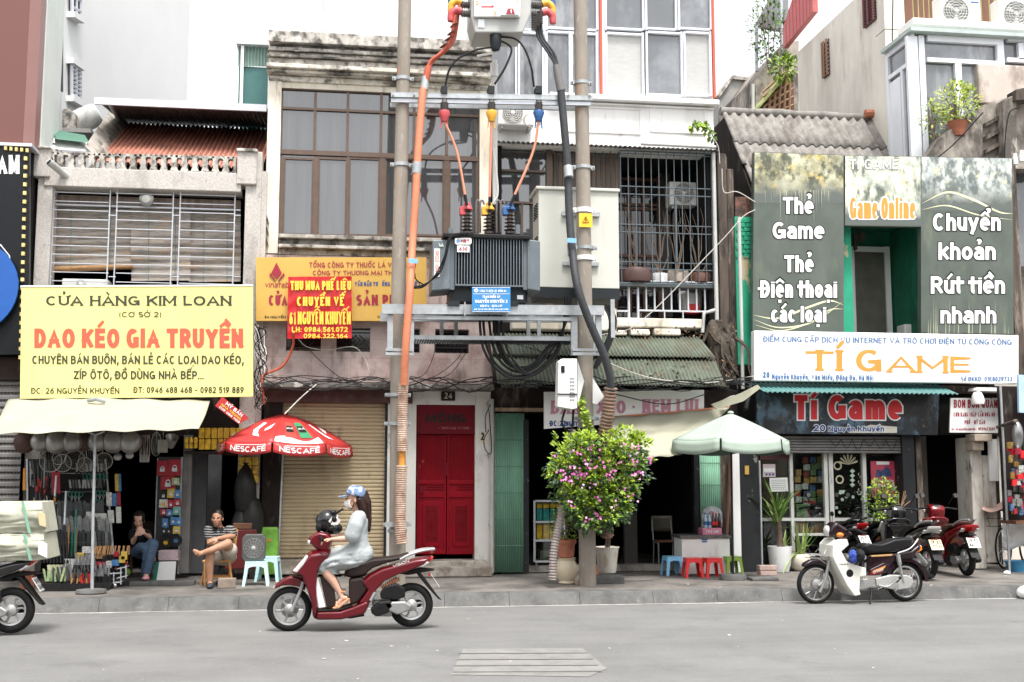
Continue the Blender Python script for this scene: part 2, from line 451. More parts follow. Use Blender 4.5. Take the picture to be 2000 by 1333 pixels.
m_kerb=mat('kerb_granite',(.125,.123,.118),.75,var=.12,vs=5,stains=[((.06,.06,.06),.48,.68,3,1,.8),((.28,.28,.27),.62,.8,14,1,.5)],bump=.2,bs=60)
m_dust=mat('pale_grit',(.40,.385,.36),.9,var=.4,vs=6)
m_patch=mat('patch_concrete',(.215,.208,.195),.85,var=.12,vs=3,stains=[((.14,.14,.14),.5,.7,5,1,.6)])
m_granito=mat('granito_plaster',(.49,.455,.42),.8,var=.28,vs=70,stains=[((.15,.14,.125),.55,.8,2.2,.35,.7),((.10,.095,.085),.62,.75,9,1,.5)],bump=.35,bs=120)
m_concrete=mat('old_concrete',(.36,.33,.29),.85,var=.2,vs=4,stains=[(MOULD,.5,.72,3,.4,.85)],bump=.3,bs=50)
m_mould=mat('mouldy_plaster',(.66,.62,.56),.85,var=.15,vs=5,stains=[((.24,.215,.185),.42,.64,2.0,.6,.75),(MOULD,.52,.66,6,.8,.85)],bump=.3,bs=40)
m_cornice=mat('cornice_plaster',(.70,.66,.58),.85,var=.12,vs=5,stains=[((.40,.33,.22),.5,.7,2.5,.7,.6),(MOULD,.53,.66,2.6,1.6,.92),((.25,.23,.2),.55,.7,14,1,.7)],bump=.25,bs=40)
m_cream=mat('stained_cream_plaster',(.76,.71,.61),.85,var=.1,vs=3,stains=[((.50,.38,.20),.52,.75,2.2,.3,.55),((.16,.145,.12),.60,.74,4,.22,.85)],bump=.2,bs=40)
m_white=mat('white_plaster',(.80,.79,.77),.8,var=.05,vs=2,stains=[((.50,.48,.45),.58,.8,2.0,.25,.55),((.25,.24,.22),.66,.76,5,.2,.6)])
m_whiteclean=mat('white_render',(.66,.66,.655),.8,var=.03,vs=1,stains=[((.66,.66,.65),.5,.8,.6,.3,.5)])
m_bluewhite=mat('white_aluminium',(.76,.78,.82),.4,var=.04)
m_palegreen=mat('pale_green_render',(.60,.64,.61),.8,var=.06,vs=2,stains=[((.4,.45,.42),.6,.8,2,.2,.5)])
m_marble=tiles('pink_marble',(.55,.435,.405),(.48,.375,.35),(.72,.66,.62),.62,.3,.004,.35,False,[((.26,.13,.115),.50,.68,2.6,1,.6),((.62,.53,.50),.54,.70,4,1,.6),((.09,.07,.06),.60,.72,3,.3,.7)])
m_maroonclad=mat('maroon_cladding',(.15,.055,.045),.45,var=.05,vs=60)
m_maroonlt=mat('maroon_cladding_edge',(.25,.13,.115),.45,var=.04)
m_blacksign=mat('black_sign_face',(.008,.009,.011),.35,var=.1)
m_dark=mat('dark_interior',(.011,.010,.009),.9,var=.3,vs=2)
m_dark2=mat('sooty_brown',(.020,.013,.011),.8,var=.35,vs=4,stains=[((.16,.13,.11),.6,.75,6,.3,.6)])
m_redroof=mat('red_roof_paint',(.49,.215,.155),.6,var=.16,vs=2,zs=.6,stains=[((.16,.07,.05),.52,.75,3,.5,.65),((.55,.30,.22),.66,.8,5,1,.4)])
m_greysheet=mat('grey_roof_sheet',(.20,.20,.205),.45,.5,var=.15,vs=3,stains=[((.10,.08,.07),.55,.75,4,.4,.6)])
m_asb=mat('fibre_cement',(.255,.24,.22),.9,var=.22,vs=8,stains=[((.13,.11,.095),.48,.70,3.4,.7,.85),((.48,.44,.40),.62,.8,9,1,.6)],bump=.35,bs=70)
m_greensheet=mat('green_roof_sheet',(.115,.135,.10),.65,var=.2,vs=3,stains=[((.10,.075,.05),.54,.72,3,.5,.8),((.32,.34,.29),.62,.8,6,1,.5)])
m_teal=mat('teal_sheet',(.055,.17,.16),.55,var=.12,vs=4)
m_tealribbed=mat('sage_ribbed_sheet',(.30,.42,.37),.55,var=.08,vs=3)
m_frame=mat('bronze_aluminium',(.115,.075,.055),.4,.2,var=.12,vs=8)
m_glass=mat('tinted_glass',(.050,.051,.054),.03,var=.35,vs=7,zs=.04,ior=2.05)
m_glass2=mat('tinted_glass_reflections',(.19,.20,.215),.06,var=.25,vs=2,zs=.1,ior=1.75,stains=[((.07,.075,.08),.46,.60,.7,1,.65),((.42,.43,.44),.58,.68,1.1,.3,.5)])  # the pale stain layer paints bright reflection patches into the glass colour
m_glasscurt=mat('curtained_glass',(.42,.415,.40),.08,var=.08,vs=6,zs=3)
m_darkglass=mat('dark_glass',(.016,.016,.017),.04,var=.2,ior=1.6)
m_steel=mat('galvanised_steel',(.40,.42,.43),.5,.45,var=.14,vs=9,stains=[((.24,.25,.26),.55,.75,6,1,.6)])
m_silver=mat('silver_paint',(.58,.60,.64),.4,.3,var=.08)
m_bluebars=mat('blue_grey_bars',(.10,.125,.14),.5,.2,var=.15)
m_darkbars=mat('dark_bars',(.05,.065,.065),.5,.2,var=.2,stains=[((.16,.07,.03),.6,.7,9,1,.7)])
m_bamboo=mat('bamboo_blind',(.32,.285,.25),.85,var=.28,vs=5,zs=14,stains=[((.42,.25,.10),.58,.72,2.5,5,.6),((.13,.115,.10),.56,.7,4,9,.7)],bump=.3,bs=90)
m_bambroll=mat('bamboo_roll',(.36,.20,.085),.7,var=.3,vs=14)
m_wood=mat('weathered_planks',(.165,.125,.10),.85,var=.3,vs=14,zs=.05,stains=[((.30,.26,.22),.55,.75,8,.1,.6)])
m_brownwood=mat('brown_wood',(.13,.055,.028),.55,var=.25,vs=12,zs=.1)
m_shutbeige=mat('beige_shutter',(.50,.40,.255),.5,var=.06,vs=2,stains=[((.28,.19,.11),.60,.74,1.8,.6,.75),((.13,.09,.06),.66,.76,3,.5,.6),((.62,.55,.42),.6,.8,3,3,.4)])
m_shutgrey=mat('grey_shutter',(.20,.19,.185),.55,.2,var=.15,vs=5,stains=[((.09,.08,.075),.5,.75,3,.4,.6)])
m_reddoor=mat('crimson_door_paint',(.235,.002,.010),.5,ior=1.25,var=.12,vs=3,stains=[((.15,.008,.012),.55,.75,2.5,.5,.6),((.45,.20,.13),.70,.74,7,.8,.7)])
m_redpanel=mat('oxblood_panel',(.135,.005,.013),.5,ior=1.25,var=.06)
m_greendoor=mat('green_folding_door',(.21,.41,.29),.5,var=.08,vs=4,stains=[((.10,.20,.15),.58,.78,2,.3,.6)])
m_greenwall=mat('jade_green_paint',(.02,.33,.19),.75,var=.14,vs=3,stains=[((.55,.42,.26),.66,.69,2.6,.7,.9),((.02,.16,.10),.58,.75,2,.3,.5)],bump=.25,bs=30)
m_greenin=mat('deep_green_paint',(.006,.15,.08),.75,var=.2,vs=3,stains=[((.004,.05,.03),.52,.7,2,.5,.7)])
m_rot=mat('rotten_timber',(.085,.065,.052),.9,var=.4,vs=9,zs=.12,stains=[((.34,.28,.22),.58,.68,5,.15,.8),(BLK,.55,.65,4,.3,.8)],bump=.5,bs=30)
m_postgrey=mat('charcoal_paint',(.019,.020,.022),.6,var=.2,vs=4,stains=[((.36,.34,.31),.68,.71,6,.8,.7)])
m_pvc=mat('grey_pvc',(.46,.46,.44),.5,var=.1,stains=[((.22,.21,.19),.6,.75,5,.3,.6)])
m_acwhite=mat('appliance_white',(.74,.73,.70),.45,var=.04,stains=[((.50,.47,.42),.6,.8,5,.4,.4)])
m_black=mat('matt_black',(.008,.008,.008),.6,var=.2)
m_rubber=mat('black_rubber',(.018,.018,.018),.75,var=.25,vs=30)
m_yellowsign=mat('lemon_board',(.76,.70,.265),.45,var=.03,vs=1,stains=[((.60,.53,.19),.50,.75,1.1,.35,.45)])
m_goldsign=mat('gold_board',(.60,.36,.075),.4,var=.05,vs=2,stains=[((.55,.32,.06),.58,.76,2,.3,.6)])
m_redbanner=mat('red_banner',(.50,.008,.012),.35,var=.06,vs=3)
m_whitesign=mat('white_board',(.82,.82,.80),.45,var=.03)
m_ink=mat('dark_ink',(.016,.016,.012),.6,var=.05)
m_inkgrey=mat('grey_ink',(.04,.04,.025),.6,var=.05)
m_inkred=mat('coral_ink',(.70,.10,.055),.55,var=.04)
m_inkcrim=mat('crimson_letter',(.30,.010,.03),.4,var=.05)
m_inkyel=mat('yellow_letter',(.88,.60,.06),.45,var=.04)
m_inkblue=mat('navy_letter',(.02,.06,.22),.5,var=.05)
m_inkblue2=mat('azure_letter',(.03,.12,.32),.5,var=.05)
m_inkorange=mat('orange_letter',(.68,.27,.04),.5,var=.08,vs=2)
m_inkpink=mat('faded_pink_letter',(.55,.24,.34),.6,var=.06)
m_inkwhite=mat('white_letter',(.85,.85,.84),.5,var=.02)
m_blackred=mat('red_letter',(.60,.012,.018),.45,var=.05)
m_bulb=mat('bulb_yellow',(.70,.55,.22),.4,var=.2)
m_blue=mat('blue_disc',(.01,.09,.36),.45,var=.08)
m_greyblock=mat('far_grey_render',(.34,.335,.32),.85,var=.1,vs=2,stains=[((.16,.15,.14),.5,.75,1.5,.3,.6)])
m_oldwall=mat('weathered_render',(.74,.69,.61),.85,var=.08,vs=1.5,stains=[((.50,.44,.38),.5,.75,1.3,.25,.7),((.25,.21,.18),.60,.78,2.2,.18,.7)],bump=.15,bs=40)
m_moss=mat('mossy_wall',(.33,.29,.25),.9,var=.25,vs=4,stains=[((.07,.06,.05),.47,.62,1.9,.6,.9),((.58,.52,.46),.60,.70,3,.5,.7)],bump=.4,bs=30)
m_redclad=mat('red_sheet_cladding',(.42,.10,.095),.5,var=.1,vs=3)
m_whitesheet=mat('white_corrugated',(.82,.82,.81),.5,var=.04,vs=2,zs=.1,stains=[((.56,.55,.52),.5,.72,2.4,.08,.5)])
m_terracotta=mat('terracotta',(.42,.15,.085),.75,var=.15,vs=8,stains=[((.20,.07,.045),.55,.75,10,1,.6)])
m_redrail=mat('red_oxide_trim',(.50,.085,.045),.5,var=.1)
def slab(mb,x0,x1,y0,y1,z0,z1):mb.box(x0,x1,y0,y1,z0,z1)
# ================================================================== setting
g=MB().add([(-900,-600,-.02),(900,-600,-.02),(900,1600,-.02),(-900,1600,-.02)],[(0,1,2,3)])
tag(g.build('ground',m_ground),None,None,kind='structure')
KY=15.5
tag(MB().add([(-60,-12,0),(60,-12,0),(60,KY+.1,0),(-60,KY+.1,0)],[(0,1,2,3)]).build('road',m_road),None,None,kind='structure')
mb=MB().box(-40,40,KY+.28,27,-.01,SW)
tag(mb.build('pavement',m_pave),None,None,kind='structure')
mb=MB();x=-40.
while x<40:
 l=random.uniform(.85,1.05);dz=random.uniform(-.004,.004)
 mb.prism([(x+.004,KY,.0),(x+.004,KY+.07,SW+.003+dz),(x+.004,KY+.28,SW+.004+dz),(x+.004,KY+.28,0)],(l-.003,0,0));x+=l
tag(mb.build('kerb',m_kerb,bevel=.004),None,None,kind='structure')
mb=MB()
def dusty(i,j):return(-40+80*i,(KY-.02 if j else KY-.10-.05*noise.noise((i*90,0,0))-.03*noise.noise((i*330,3,0))),.004)
mb.grid(dusty,500,1)
tag(mb.build('gutter_strip',m_dust),None,None,kind='structure')
mb=MB()
a=[(905,1268),(1138,1266),(1186,1306),(1150,1322),(880,1318)]
bed=[PG(u,v,.004)for u,v in a]
mb.add(bed,[(0,1,2,3,4)])
tag(mb.build('road_patch',m_patch),None,None,kind='structure')
mb=MB()
for k,v in enumerate((1276,1288,1300,1312)):
 mb.add([PG(896-k*4,v,.008),PG(1150+k*9,v-1,.008),PG(1150+k*9,v-.2,.008),PG(896-k*4,v+.9,.008)],[(0,1,2,3)])
tag(mb.build('road_patch_joints',mat('joint_dirt',(.12,.118,.112),.9)),None,None,kind='structure')
mb=MB()
for k in range(46):
 u,v=random.uniform(0,2000),random.choice([random.uniform(1200,1330),random.uniform(1125,1150)])
 z=.004 if v>1190 else SW+.009
 c=PG(u,v,z);r=random.uniform(.008,.03)
 mb.add([c+V((r*random.uniform(.5,1.4)*math.cos(a),r*math.sin(a),random.uniform(0,.006)))for a in(0,1.3,2.4,3.9,5.2)],[(0,1,2,3,4)])
tag(mb.build('litter_specks',mat('paper_scraps',(.62,.60,.57),.9,var=.3,vs=20)),None,None,kind='stuff')
# unseen house fronts behind the camera, added to shade the low sky
mb=MB();x=-46.
for k,(w_,h_)in enumerate(((9,8.5),(6,7),(7,9.5),(5,7.5),(8,8),(6,9.5),(7,7),(9,9),(6,8),(8,7.5),(9,9),(8,8))):
 mb.i=k%3;mb.box(x,x+w_-.02,-16,-7-.3*(k%2),0,h_)
 mb.i=3
 for z_ in(.3,3.6,6.):
  if z_+1.6<h_:mb.box(x+.8,x+w_-.8,-7.05-.3*(k%2),-6.96-.3*(k%2),z_,z_+(2.4 if z_<1 else 1.5))
 x+=w_
tag(mb.build('added_opposite_fronts',[m_cream,m_concrete,mat('ochre_render',(.45,.36,.22),.85),m_darkglass]),None,None,kind='structure')
# ------------------------------------------------------------------ helpers for buildings
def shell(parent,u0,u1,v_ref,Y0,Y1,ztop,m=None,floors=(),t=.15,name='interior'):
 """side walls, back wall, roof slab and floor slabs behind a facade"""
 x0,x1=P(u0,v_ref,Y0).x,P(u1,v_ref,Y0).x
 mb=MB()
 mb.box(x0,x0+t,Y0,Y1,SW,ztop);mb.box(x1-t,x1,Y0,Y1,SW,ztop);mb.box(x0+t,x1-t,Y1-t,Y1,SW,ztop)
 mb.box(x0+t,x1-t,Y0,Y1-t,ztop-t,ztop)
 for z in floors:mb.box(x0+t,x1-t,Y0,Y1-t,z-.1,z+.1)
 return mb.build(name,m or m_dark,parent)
def corr(mb,a,b,c,d,n,amp,nv=2,kind=0,jag=0):
 """corrugated sheet: bottom-left, bottom-right, top-right, top-left"""
 a,b,c,d=V(a),V(b),V(c),V(d)
 nrm=(b-a).cross(d-a).normalized()
 per=8 if kind==0 else 6
 def fn(i,j):
  p=(a*(1-i)+b*i)*(1-j)+(d*(1-i)+c*i)*j
  ph=(i*n)%1
  w=math.sin(2*math.pi*i*n)if kind==0 else max(-1,min(1,2.6*math.sin(2*math.pi*i*n)))
  return p+nrm*amp*w
 return mb.grid(fn,n*per,nv)
def slats(mb,u0,v0,u1,v1,Y,n,d):
 a,b=P(u0,(v0+v1)/2,Y).x,P(u1,(v0+v1)/2,Y).x
 z1,z0=P((u0+u1)/2,v0,Y).z,P((u0+u1)/2,v1,Y).z
 h=(z1-z0)/n
 pr=[]
 for k in range(n):
  z=z0+k*h
  pr+=[(Y,z),(Y-d*.25,z+h*.06),(Y-d,z+h*.30),(Y-d,z+h*.72),(Y-d*.2,z+h*.94)]
 pr.append((Y,z1))
 vs=[(x,y,z)for y,z in pr for x in(a,b)]
 return mb.add(vs,[(2*k,2*k+1,2*k+3,2*k+2)for k in range(len(pr)-1)])
def bars(mb,us,v0,v1,Y,r,n=6):
 for u in us:
  c=P(u,(v0+v1)/2,Y).x
  mb.cyl((c,Y,P(u,v1,Y).z),(c,Y,P(u,v0,Y).z),r,n=n)
def rails(mb,vs,u0,u1,Y,r,n=6):
 for v in vs:
  z=P((u0+u1)/2,v,Y).z
  mb.cyl((P(u0,v,Y).x,Y,z),(P(u1,v,Y).x,Y,z),r,n=n)
def bp(u,v,Y):return P(u,v,Y)
# ================================================================== maroon-clad building, far left
T=thing('corner_building','maroon metal-clad building front above a black fascia at the left edge','building',P(20,1110,18.2))
xr=P(70,140,18.0).x;ztop=P(20,-260,18).z;zb=P(30,281,18).z
MB().box(xr-5,xr-.14,18.0,18.28,zb,ztop).build('cladding',m_maroonclad,T)
MB().prism([(xr-.138,18.0,zb),(xr,18.12,zb),(xr,18.4,zb),(xr-.138,18.4,zb)],(0,0,ztop-zb)).build('cladding_edge',m_maroonlt,T)
MB().box(xr-5,xr+.01,17.94,18.4,zb-.05,zb-.002).build('drip_trim',m_silver,T)
MB().box(xr-5,xr-.06,18.3,19.4,SW,ztop).build('wall',m_dark,T)
MB().box(xr-.058,xr+.015,18.42,19.45,P(70,300,18.5).z,ztop).build('side_wall',m_palegreen,T)
Sg=panel('fascia_sign',[(-140,285),(57,289),(56,692),(-140,696)],17.98,.1,m_blacksign,T)
mb=MB()
for k in range(24):mb.wb(46.5-k*.45,306+k*16.9,52.5-k*.45,313+k*16.9,17.93,.045)
for k in range(5):mb.wb(8+k*10.5,286+k,13+k*10.5,293+k,17.93,.045)
mb.each('bulb',m_bulb,T)
text('NAM',-26,303,38,340,17.98,m_inkwhite,T,w=.2,ls=.08)
mb=MB();c=P(-62,560,17.9)
mb.lathe([(.72,0),(.72,.05)],c,40,Matrix.Rotation(R(90),3,'X'))
mb.build('blue_disc',m_blue,T)
MB().tube([P(0,478,17.95),P(18,500,17.95),P(20,520,17.95)],.012).build('disc_bracket',m_silver,T)
mb=MB();slats(mb,-140,742,40,1112,18.25,26,.02)
mb.build('roller_shutter',m_shutgrey,T)
mb=MB()
for j in range(17):
 for k in range(7):mb.wb(-8+k*7+(j%2)*1.5,752+j*14.2,-3+k*7+(j%2)*1.5,754+j*14.2,18.222,.01)
mb.build('shutter_slots',m_black,T)
MB().wb(-140,697,56,741,18.15,.1).build('lintel',m_dark2,T)
# ================================================================== white apartment block, far
T=thing('apartment_block','tall plain white apartment block behind the red corrugated roof','building',P(240,900,26))
A,B=P(117,200,22.5),P(365,200,29.5)
A.z=B.z=0;bd=(B-A);back=V((-5,2.5,0))
MB().prism([A,B,B+back,A+back],(0,0,24)).build('wall',m_whiteclean,T)
def onAB(u,v):
 d=ray(u,v);n=V((bd.y,-bd.x,0));t=n.dot(A-CO)/n.dot(d)
 return CO+d*t
nAB=V((bd.y,-bd.x,0)).normalized()
def wallwin(u0,v0,u1,v1,dv,bl):
 q=[onAB(u0,v0),onAB(u1,v0+dv),onAB(u1,v1+dv*.8),onAB(u0,v1)]
 f=MB().prism([p+nAB*.02 for p in q],nAB*.05).build('window',m_darkglass if bl else m_glass2,T)
 e=q[1]-q[0]
 mb=MB();
 for k in range(bl):
  s=(k+.5)/max(1,bl);a,b=q[0].lerp(q[3],s),q[1].lerp(q[2],s)
  mb.tube([a+nAB*.09,b+nAB*.09],.03,4)
 for a,b in((q[0],q[3]),(q[1],q[2]),(q[0].lerp(q[1],.5),q[3].lerp(q[2],.5))):mb.tube([a+nAB*.08,b+nAB*.08],.035,4)
 mb.build('frame',m_silver,f)
 mb=MB()
 for a,b in((q[3],q[2]),(q[0],q[1])):
  mb.prism([a-e*.15,b+e*.15,b+e*.15+V((0,0,-.12)),a-e*.15+V((0,0,-.12))],nAB*.16)
 mb.build('sill',m_whiteclean,f)
wallwin(133,-40,149,24,12,3);wallwin(132,114,149,188,12,9)
mb=MB();
for v0,v1 in((0,34),(55,178),(180,205)):
 A2=P(99,v0+4,19.6);B2=P(116,v0+14,20.3);C2=P(116,v1,20.3);D2=P(99,v1-8,19.6)
 mb.prism([A2,B2,C2,D2],(-.3,.05,0))
W=mb.build('grille_window',m_glass2,T)
mb=MB()
for k in range(7):
 s=k/6;mb.tube([P(99+17*s,58+12*s,19.55+.7*s)+V((.05,0,0)),P(99+17*s,170+10*s,19.55+.7*s)+V((.05,0,0))],.014,4)
for k in range(4):mb.tube([P(99,4+k*9,19.55)+V((.05,0,0)),P(116,14+k*9,20.25)+V((.05,0,0))],.012,4)
mb.build('grille',m_darkbars,W)
mb=MB().prism([P(70,300,19.46),P(98,300,19.46),P(98,-200,19.46),P(70,-200,19.46)],(0,.12,0))
mb.prism([P(98,300,20.4),P(118,300,20.4),P(118,-200,20.4),P(98,-200,20.4)],(0,.12,0))
mb.build('balcony_wall',m_whiteclean,T)
solo(MB().prism([P(98,255,21),P(98,216,21),P(135,213,21),P(147,222,21),P(148,255,21)],(0,1,0)),'concrete_block',m_mould,'mouldy concrete block beside the pale green wall','concrete block')
mb=MB();mb.lathe([(.02,-.4),(.18,-.39),(.22,-.3),(.22,.3),(.18,.38),(.02,.4)],P(156,238,21.5),18,Matrix.Rotation(R(62),3,'Y'))
solo(mb,'water_tank',m_pvc,'white horizontal water tank above the corrugated roof','water tank')
solo(MB().wb(100,250,178,258,20.6,.8),'roof_ledge',m_greyblock,'grey concrete ledge under the white water tank','ledge')
# ================================================================== Kim Loan house
KL=thing('shop_house','two-storey house with speckled granite columns and bamboo blinds over the knife shop','building',P(270,1110,18.5))
zr=P(270,330,18.6).z
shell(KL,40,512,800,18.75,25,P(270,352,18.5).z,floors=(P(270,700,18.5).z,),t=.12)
mb=MB();mb.wb(57,288,87,1120,18.45,.35);mb.wb(470,296,502,1120,18.45,.35)
mb.each('column',m_granito,KL,bevel=.012)
mb=MB();mb.wb(60,287,98,345,18.38,.55);mb.wb(463,292,502,360,18.38,.55)
mb.each('column_cap',m_granito,KL,bevel=.015)
MB().wb(86,332,471,369,18.42,.5).build('beam',m_granito,KL,bevel=.012)
mb=MB();mb.wb(55,285,99,289,18.34,.6);mb.wb(462,290,503,296,18.34,.6);mb.each('cap_top',m_mould,KL,bevel=.01)
x2=P(502.5,500,18.45).x
mb=MB().box(x2+.003,x2+.12,18.48,19.6,SW,P(505,335,18.5).z);mb.build('side_wall',m_granito,KL)
mb=MB()
for k in range(3):
 z=P(505,420+k*22,18.5).z;mb.prism([(x2+.125,18.5,z),(x2+.16,18.5,z-.12),(x2+.16,19.2,z-.12),(x2+.125,19.2,z)],(.004,0,0))
mb.build('side_louvers',m_dark2,KL)
# honeycomb breeze blocks
mb=MB();
prof=[(.10,1.0),(.14,.92),(.28,.74),(.20,.52),(.28,.36),(.14,.14),(.10,.06),(.10,0)]
n=18;ua,ub=98,461
for k in range(n):
 for sg in(-1,1):
  uc=ua+(ub-ua)*(k+.5)/n;cw=(ub-ua)/n
  def pt(a,b):return P(uc+sg*a*cw,331+k*.5-b*33.5,18.45)
  for j in range(len(prof)-1):
   (a0,b0),(a1,b1)=prof[j],prof[j+1]
   mb.prism([pt(a0,b0),pt(a1,b1),pt(.5,b1),pt(.5,b0)],(0,.14,0))
 mb.prism([pt(-1,1)if 0 else P(uc-cw*.34,331+k*.5-34,18.45),P(uc+cw*.34,331+k*.5-34,18.45),P(uc+cw*.40,331+k*.5-29,18.45),P(uc-cw*.40,331+k*.5-29,18.45)],(0,.14,0))
 mb.prism([P(uc-cw*.5,331+k*.5-3,18.45),P(uc+cw*.5,331+k*.5-3,18.45),P(uc+cw*.5,331.5+k*.5,18.45),P(uc-cw*.5,331.5+k*.5,18.45)],(0,.14,0))
mb.build('breeze_block_parapet',m_mould,KL)
MB().wb(88,386,470,402,18.72,.12).build('inner_beam',m_wood,KL)
mb=MB();rails(mb,(405,),88,470,18.68,.018);mb.build('blind_pipe',m_silver,KL)
def blind(u0,v0,u1,v1,Y,tilt=0):
 def fn(i,j):
  p=P(u0+(u1-u0)*i,v0+(v1+tilt*(1-i)-v0)*j,Y)
  return p+V((0,.03*math.sin(j*9+2*i)+.012*math.sin(j*60),0))
 b=MB().grid(fn,14,60).build('bamboo_blind',m_bamboo,KL)
 mb=MB()
 for s in(.3,.75):mb.tube([P(u0+(u1-u0)*s,v0,Y-.03),P(u0+(u1-u0)*s-1,v1,Y-.05)],.004,4)
 mb.build('cord',m_teal,b)
 return b
b=blind(88,400,258,520,18.85,8);MB().cyl(P(87,527,18.82),P(260,521,18.82),.045).build('roll',m_bambroll,b)
blind(256,402,372,549,18.80);blind(368,405,470,551,18.86)
mb=MB()
for u in(88,102,212,226,336,350,457):bars(mb,(u,),363,562,18.56,.011)
for a,b_ in((102,212),(226,336),(350,457)):
 o=(a-102)*.02
 rails(mb,[377+o+k*17.3 for k in range(11)],a,b_,18.56,.0085)
for v in(421,541):
 for a,b_ in((88,102),(212,226),(336,350),(457,470)):rails(mb,(v,),a,b_,18.56,.0085)
mb.build('window_grille',m_silver,KL)
mb=MB();mb.lathe([(.02,.06),(.06,.055),(.085,.02),(.10,0),(.10,-.03)],P(286,391,18.52),14,Matrix.Rotation(R(90),3,'X'))
for s in(-1,1):mb.ell(P(286+s*10,388,18.53),(.035,.02,.05))
mb.build('lion_head_boss',m_greyblock,KL)
MB().tube([P(95,316,18.1),P(131,345,18.45)],[.055,.055],12).build('spout_pipe',m_pvc,KL)
MB().cyl(P(94.5,315.5,18.09),P(95.5,316.4,18.095),.044).build('spout_mouth',m_black,KL)
# roofs
a=P(168,318,19.0);x0=P(185,300,19.2).x;x1=P(523,280,20).x
zA,zB=P(340,322,18.95).z,P(370,246,21.6).z
mb=MB();corr(mb,(x0,18.95,zA),(x1,18.95,zA),(x1,21.6,zB),(x0,21.6,zB),34,.022,8,1)
mb.build('roof',m_redroof,KL,solid=.008)
za,zc=P(340,203,19.6).z,P(370,246,21.9).z
xa=P(188,205,19.6).x
mb=MB();corr(mb,(xa,19.6,za),(x1,19.6,za),(x1,21.9,zc),(xa,21.9,zc),40,.022,4,1)
mb.build('upper_roof',m_greysheet,KL,solid=.008)
MB().box(xa-.02,x1,19.52,19.56,za-.09,za+.03).build('fascia_strip',m_silver,KL)
MB().box(xa,x1,21.9,22.0,zc-1.5,zc-.02).build('rear_wall',m_dark2,KL)
mb=MB();mb.prism([P(166,286,18.9),P(180,300,18.9),P(236,232,21.4),P(217,212,21.4)],(.12,.2,-.05));mb.build('verge_beam',m_concrete,KL)
mb=MB();mb.prism([P(180,296,19.1),P(195,300,19.1),P(240,246,21.3),P(232,236,21.3)],(.1,.2,-.1));mb.build('verge_wall',m_moss,KL)
mb=MB();mb.cyl(P(214,203,19.65),P(232,236,21.2),.03);mb.build('roof_strut',m_silver,KL)
solo(MB().prism([P(90,256,19.5),P(92,290,19.0),P(180,297,19.0),P(166,270,19.6)],(0,.03,.02)),'loose_sheet',m_whitesheet,'white loose roof sheets lying left of the red roof','roof sheet','loose roof sheets')
solo(MB().prism([P(104,256,19.45),P(108,272,19.0),P(172,279,19.0),P(165,267,19.5),P(120,259,19.5)],(0,.02,.03)),'loose_sheet',mat('dark_green_sheet',(.06,.16,.11),.6),'dark green loose roof sheet lying on white sheets','roof sheet','loose roof sheets')
solo(MB().prism([P(90,247,19.3),P(88,270,19.1),P(108,281,19.1),P(104,254,19.3)],(0,.03,.02)),'loose_sheet',m_white,'small broken white sheet standing at the left end of the loose sheets','roof sheet','loose roof sheets')
# lower floor of the knife shop
MB().wb(40,776,512,852,18.62,.12).build('lintel',m_dark2,KL)
mb=MB().wb(355,850,372,1120,18.5,.3);mb.build('shop_pillar',mat('grey_shop_pillar',(.20,.19,.18),.7,var=.2,stains=[((.08,.075,.07),.55,.7,4,.3,.7)]),KL)
mb=MB().wb(372,888,402,1120,18.9,.1);mb.wb(400,888,430,1120,19.3,.1);mb.build('passage_wall',mat('passage_grey',(.10,.10,.105),.8,var=.2),KL)
MB().wb(360,882,500,887,18.35,.5).build('shelf',m_dark2,KL)
MB().wb(512,758,547,1124,18.48,.3).build('timber_post',m_dark2,KL)
# ================================================================== house 24
H4=thing('shop_house','narrow house with a wide bronze window, mouldy cornice and crimson double door','building',P(735,1110,18.5))
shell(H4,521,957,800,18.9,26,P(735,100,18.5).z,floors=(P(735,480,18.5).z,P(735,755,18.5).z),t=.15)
zt=lambda v:P(735,v,18.6).z
xl,xr2=P(521,300,18.6).x,P(958,300,18.6).x
mb=MB()
for v0,v1,y in((77,99,18.42),(105,124,18.50),(129,142,18.44)):mb.box(xl,xr2,y,18.9,zt(v1),zt(v0))
mb.build('parapet',m_mould,H4,bevel=.01)
mb=MB()
for v0,v1,y in((99,105,18.52),(112,115,18.46),(124.2,129,18.38)):mb.box(xl+(.25 if v0<110 else-.02),xr2+.02,y,18.95,zt(v1),zt(v0))
mb.build('parapet_moulding',mat('black_mould_plaster',(.16,.145,.125),.9,var=.3,vs=7,stains=[((.5,.46,.4),.58,.7,5,1,.8),(BLK,.5,.62,3,1,.8)]),H4,bevel=.008)
mb=MB()
for v0,v1,y in((142,150,18.36),(150.5,156,18.44),(157,168,18.58)):mb.box(xl-(.03 if y<18.4 else 0),xr2+(.03 if y<18.4 else 0),y,18.95,zt(v1),zt(v0))
mb.build('cornice',m_cornice,H4,bevel=.012)
mb=MB()
mb.box(xl,P(547,300,18.6).x,18.6,18.9,zt(500),zt(168));mb.box(P(937,300,18.6).x,xr2,18.6,18.9,zt(640),zt(168))
mb.box(P(547,300,18.6).x+.002,P(937,300,18.6).x-.002,18.62,18.9,zt(179),zt(168))
mb.build('wall',m_cream,H4)
mb=MB()
for v0,v1,y in((467,474,18.40),(474,486,18.52),(486,492,18.42),(492,503,18.55)):mb.box(P(545,480,18.6).x,P(940,480,18.6).x,y,18.9,zt(v1),zt(v0))
mb.build('sill_moulding',m_mould,H4,bevel=.008)
Yw=18.66
W=MB().wb(549,181,936,466,Yw+.035,.02).build('window',m_glass,H4)
mb=MB()
for u in(549,615,679,744.5,809,873,936):mb.wb(u-2.6,180,u+2.6,303,Yw,.05)
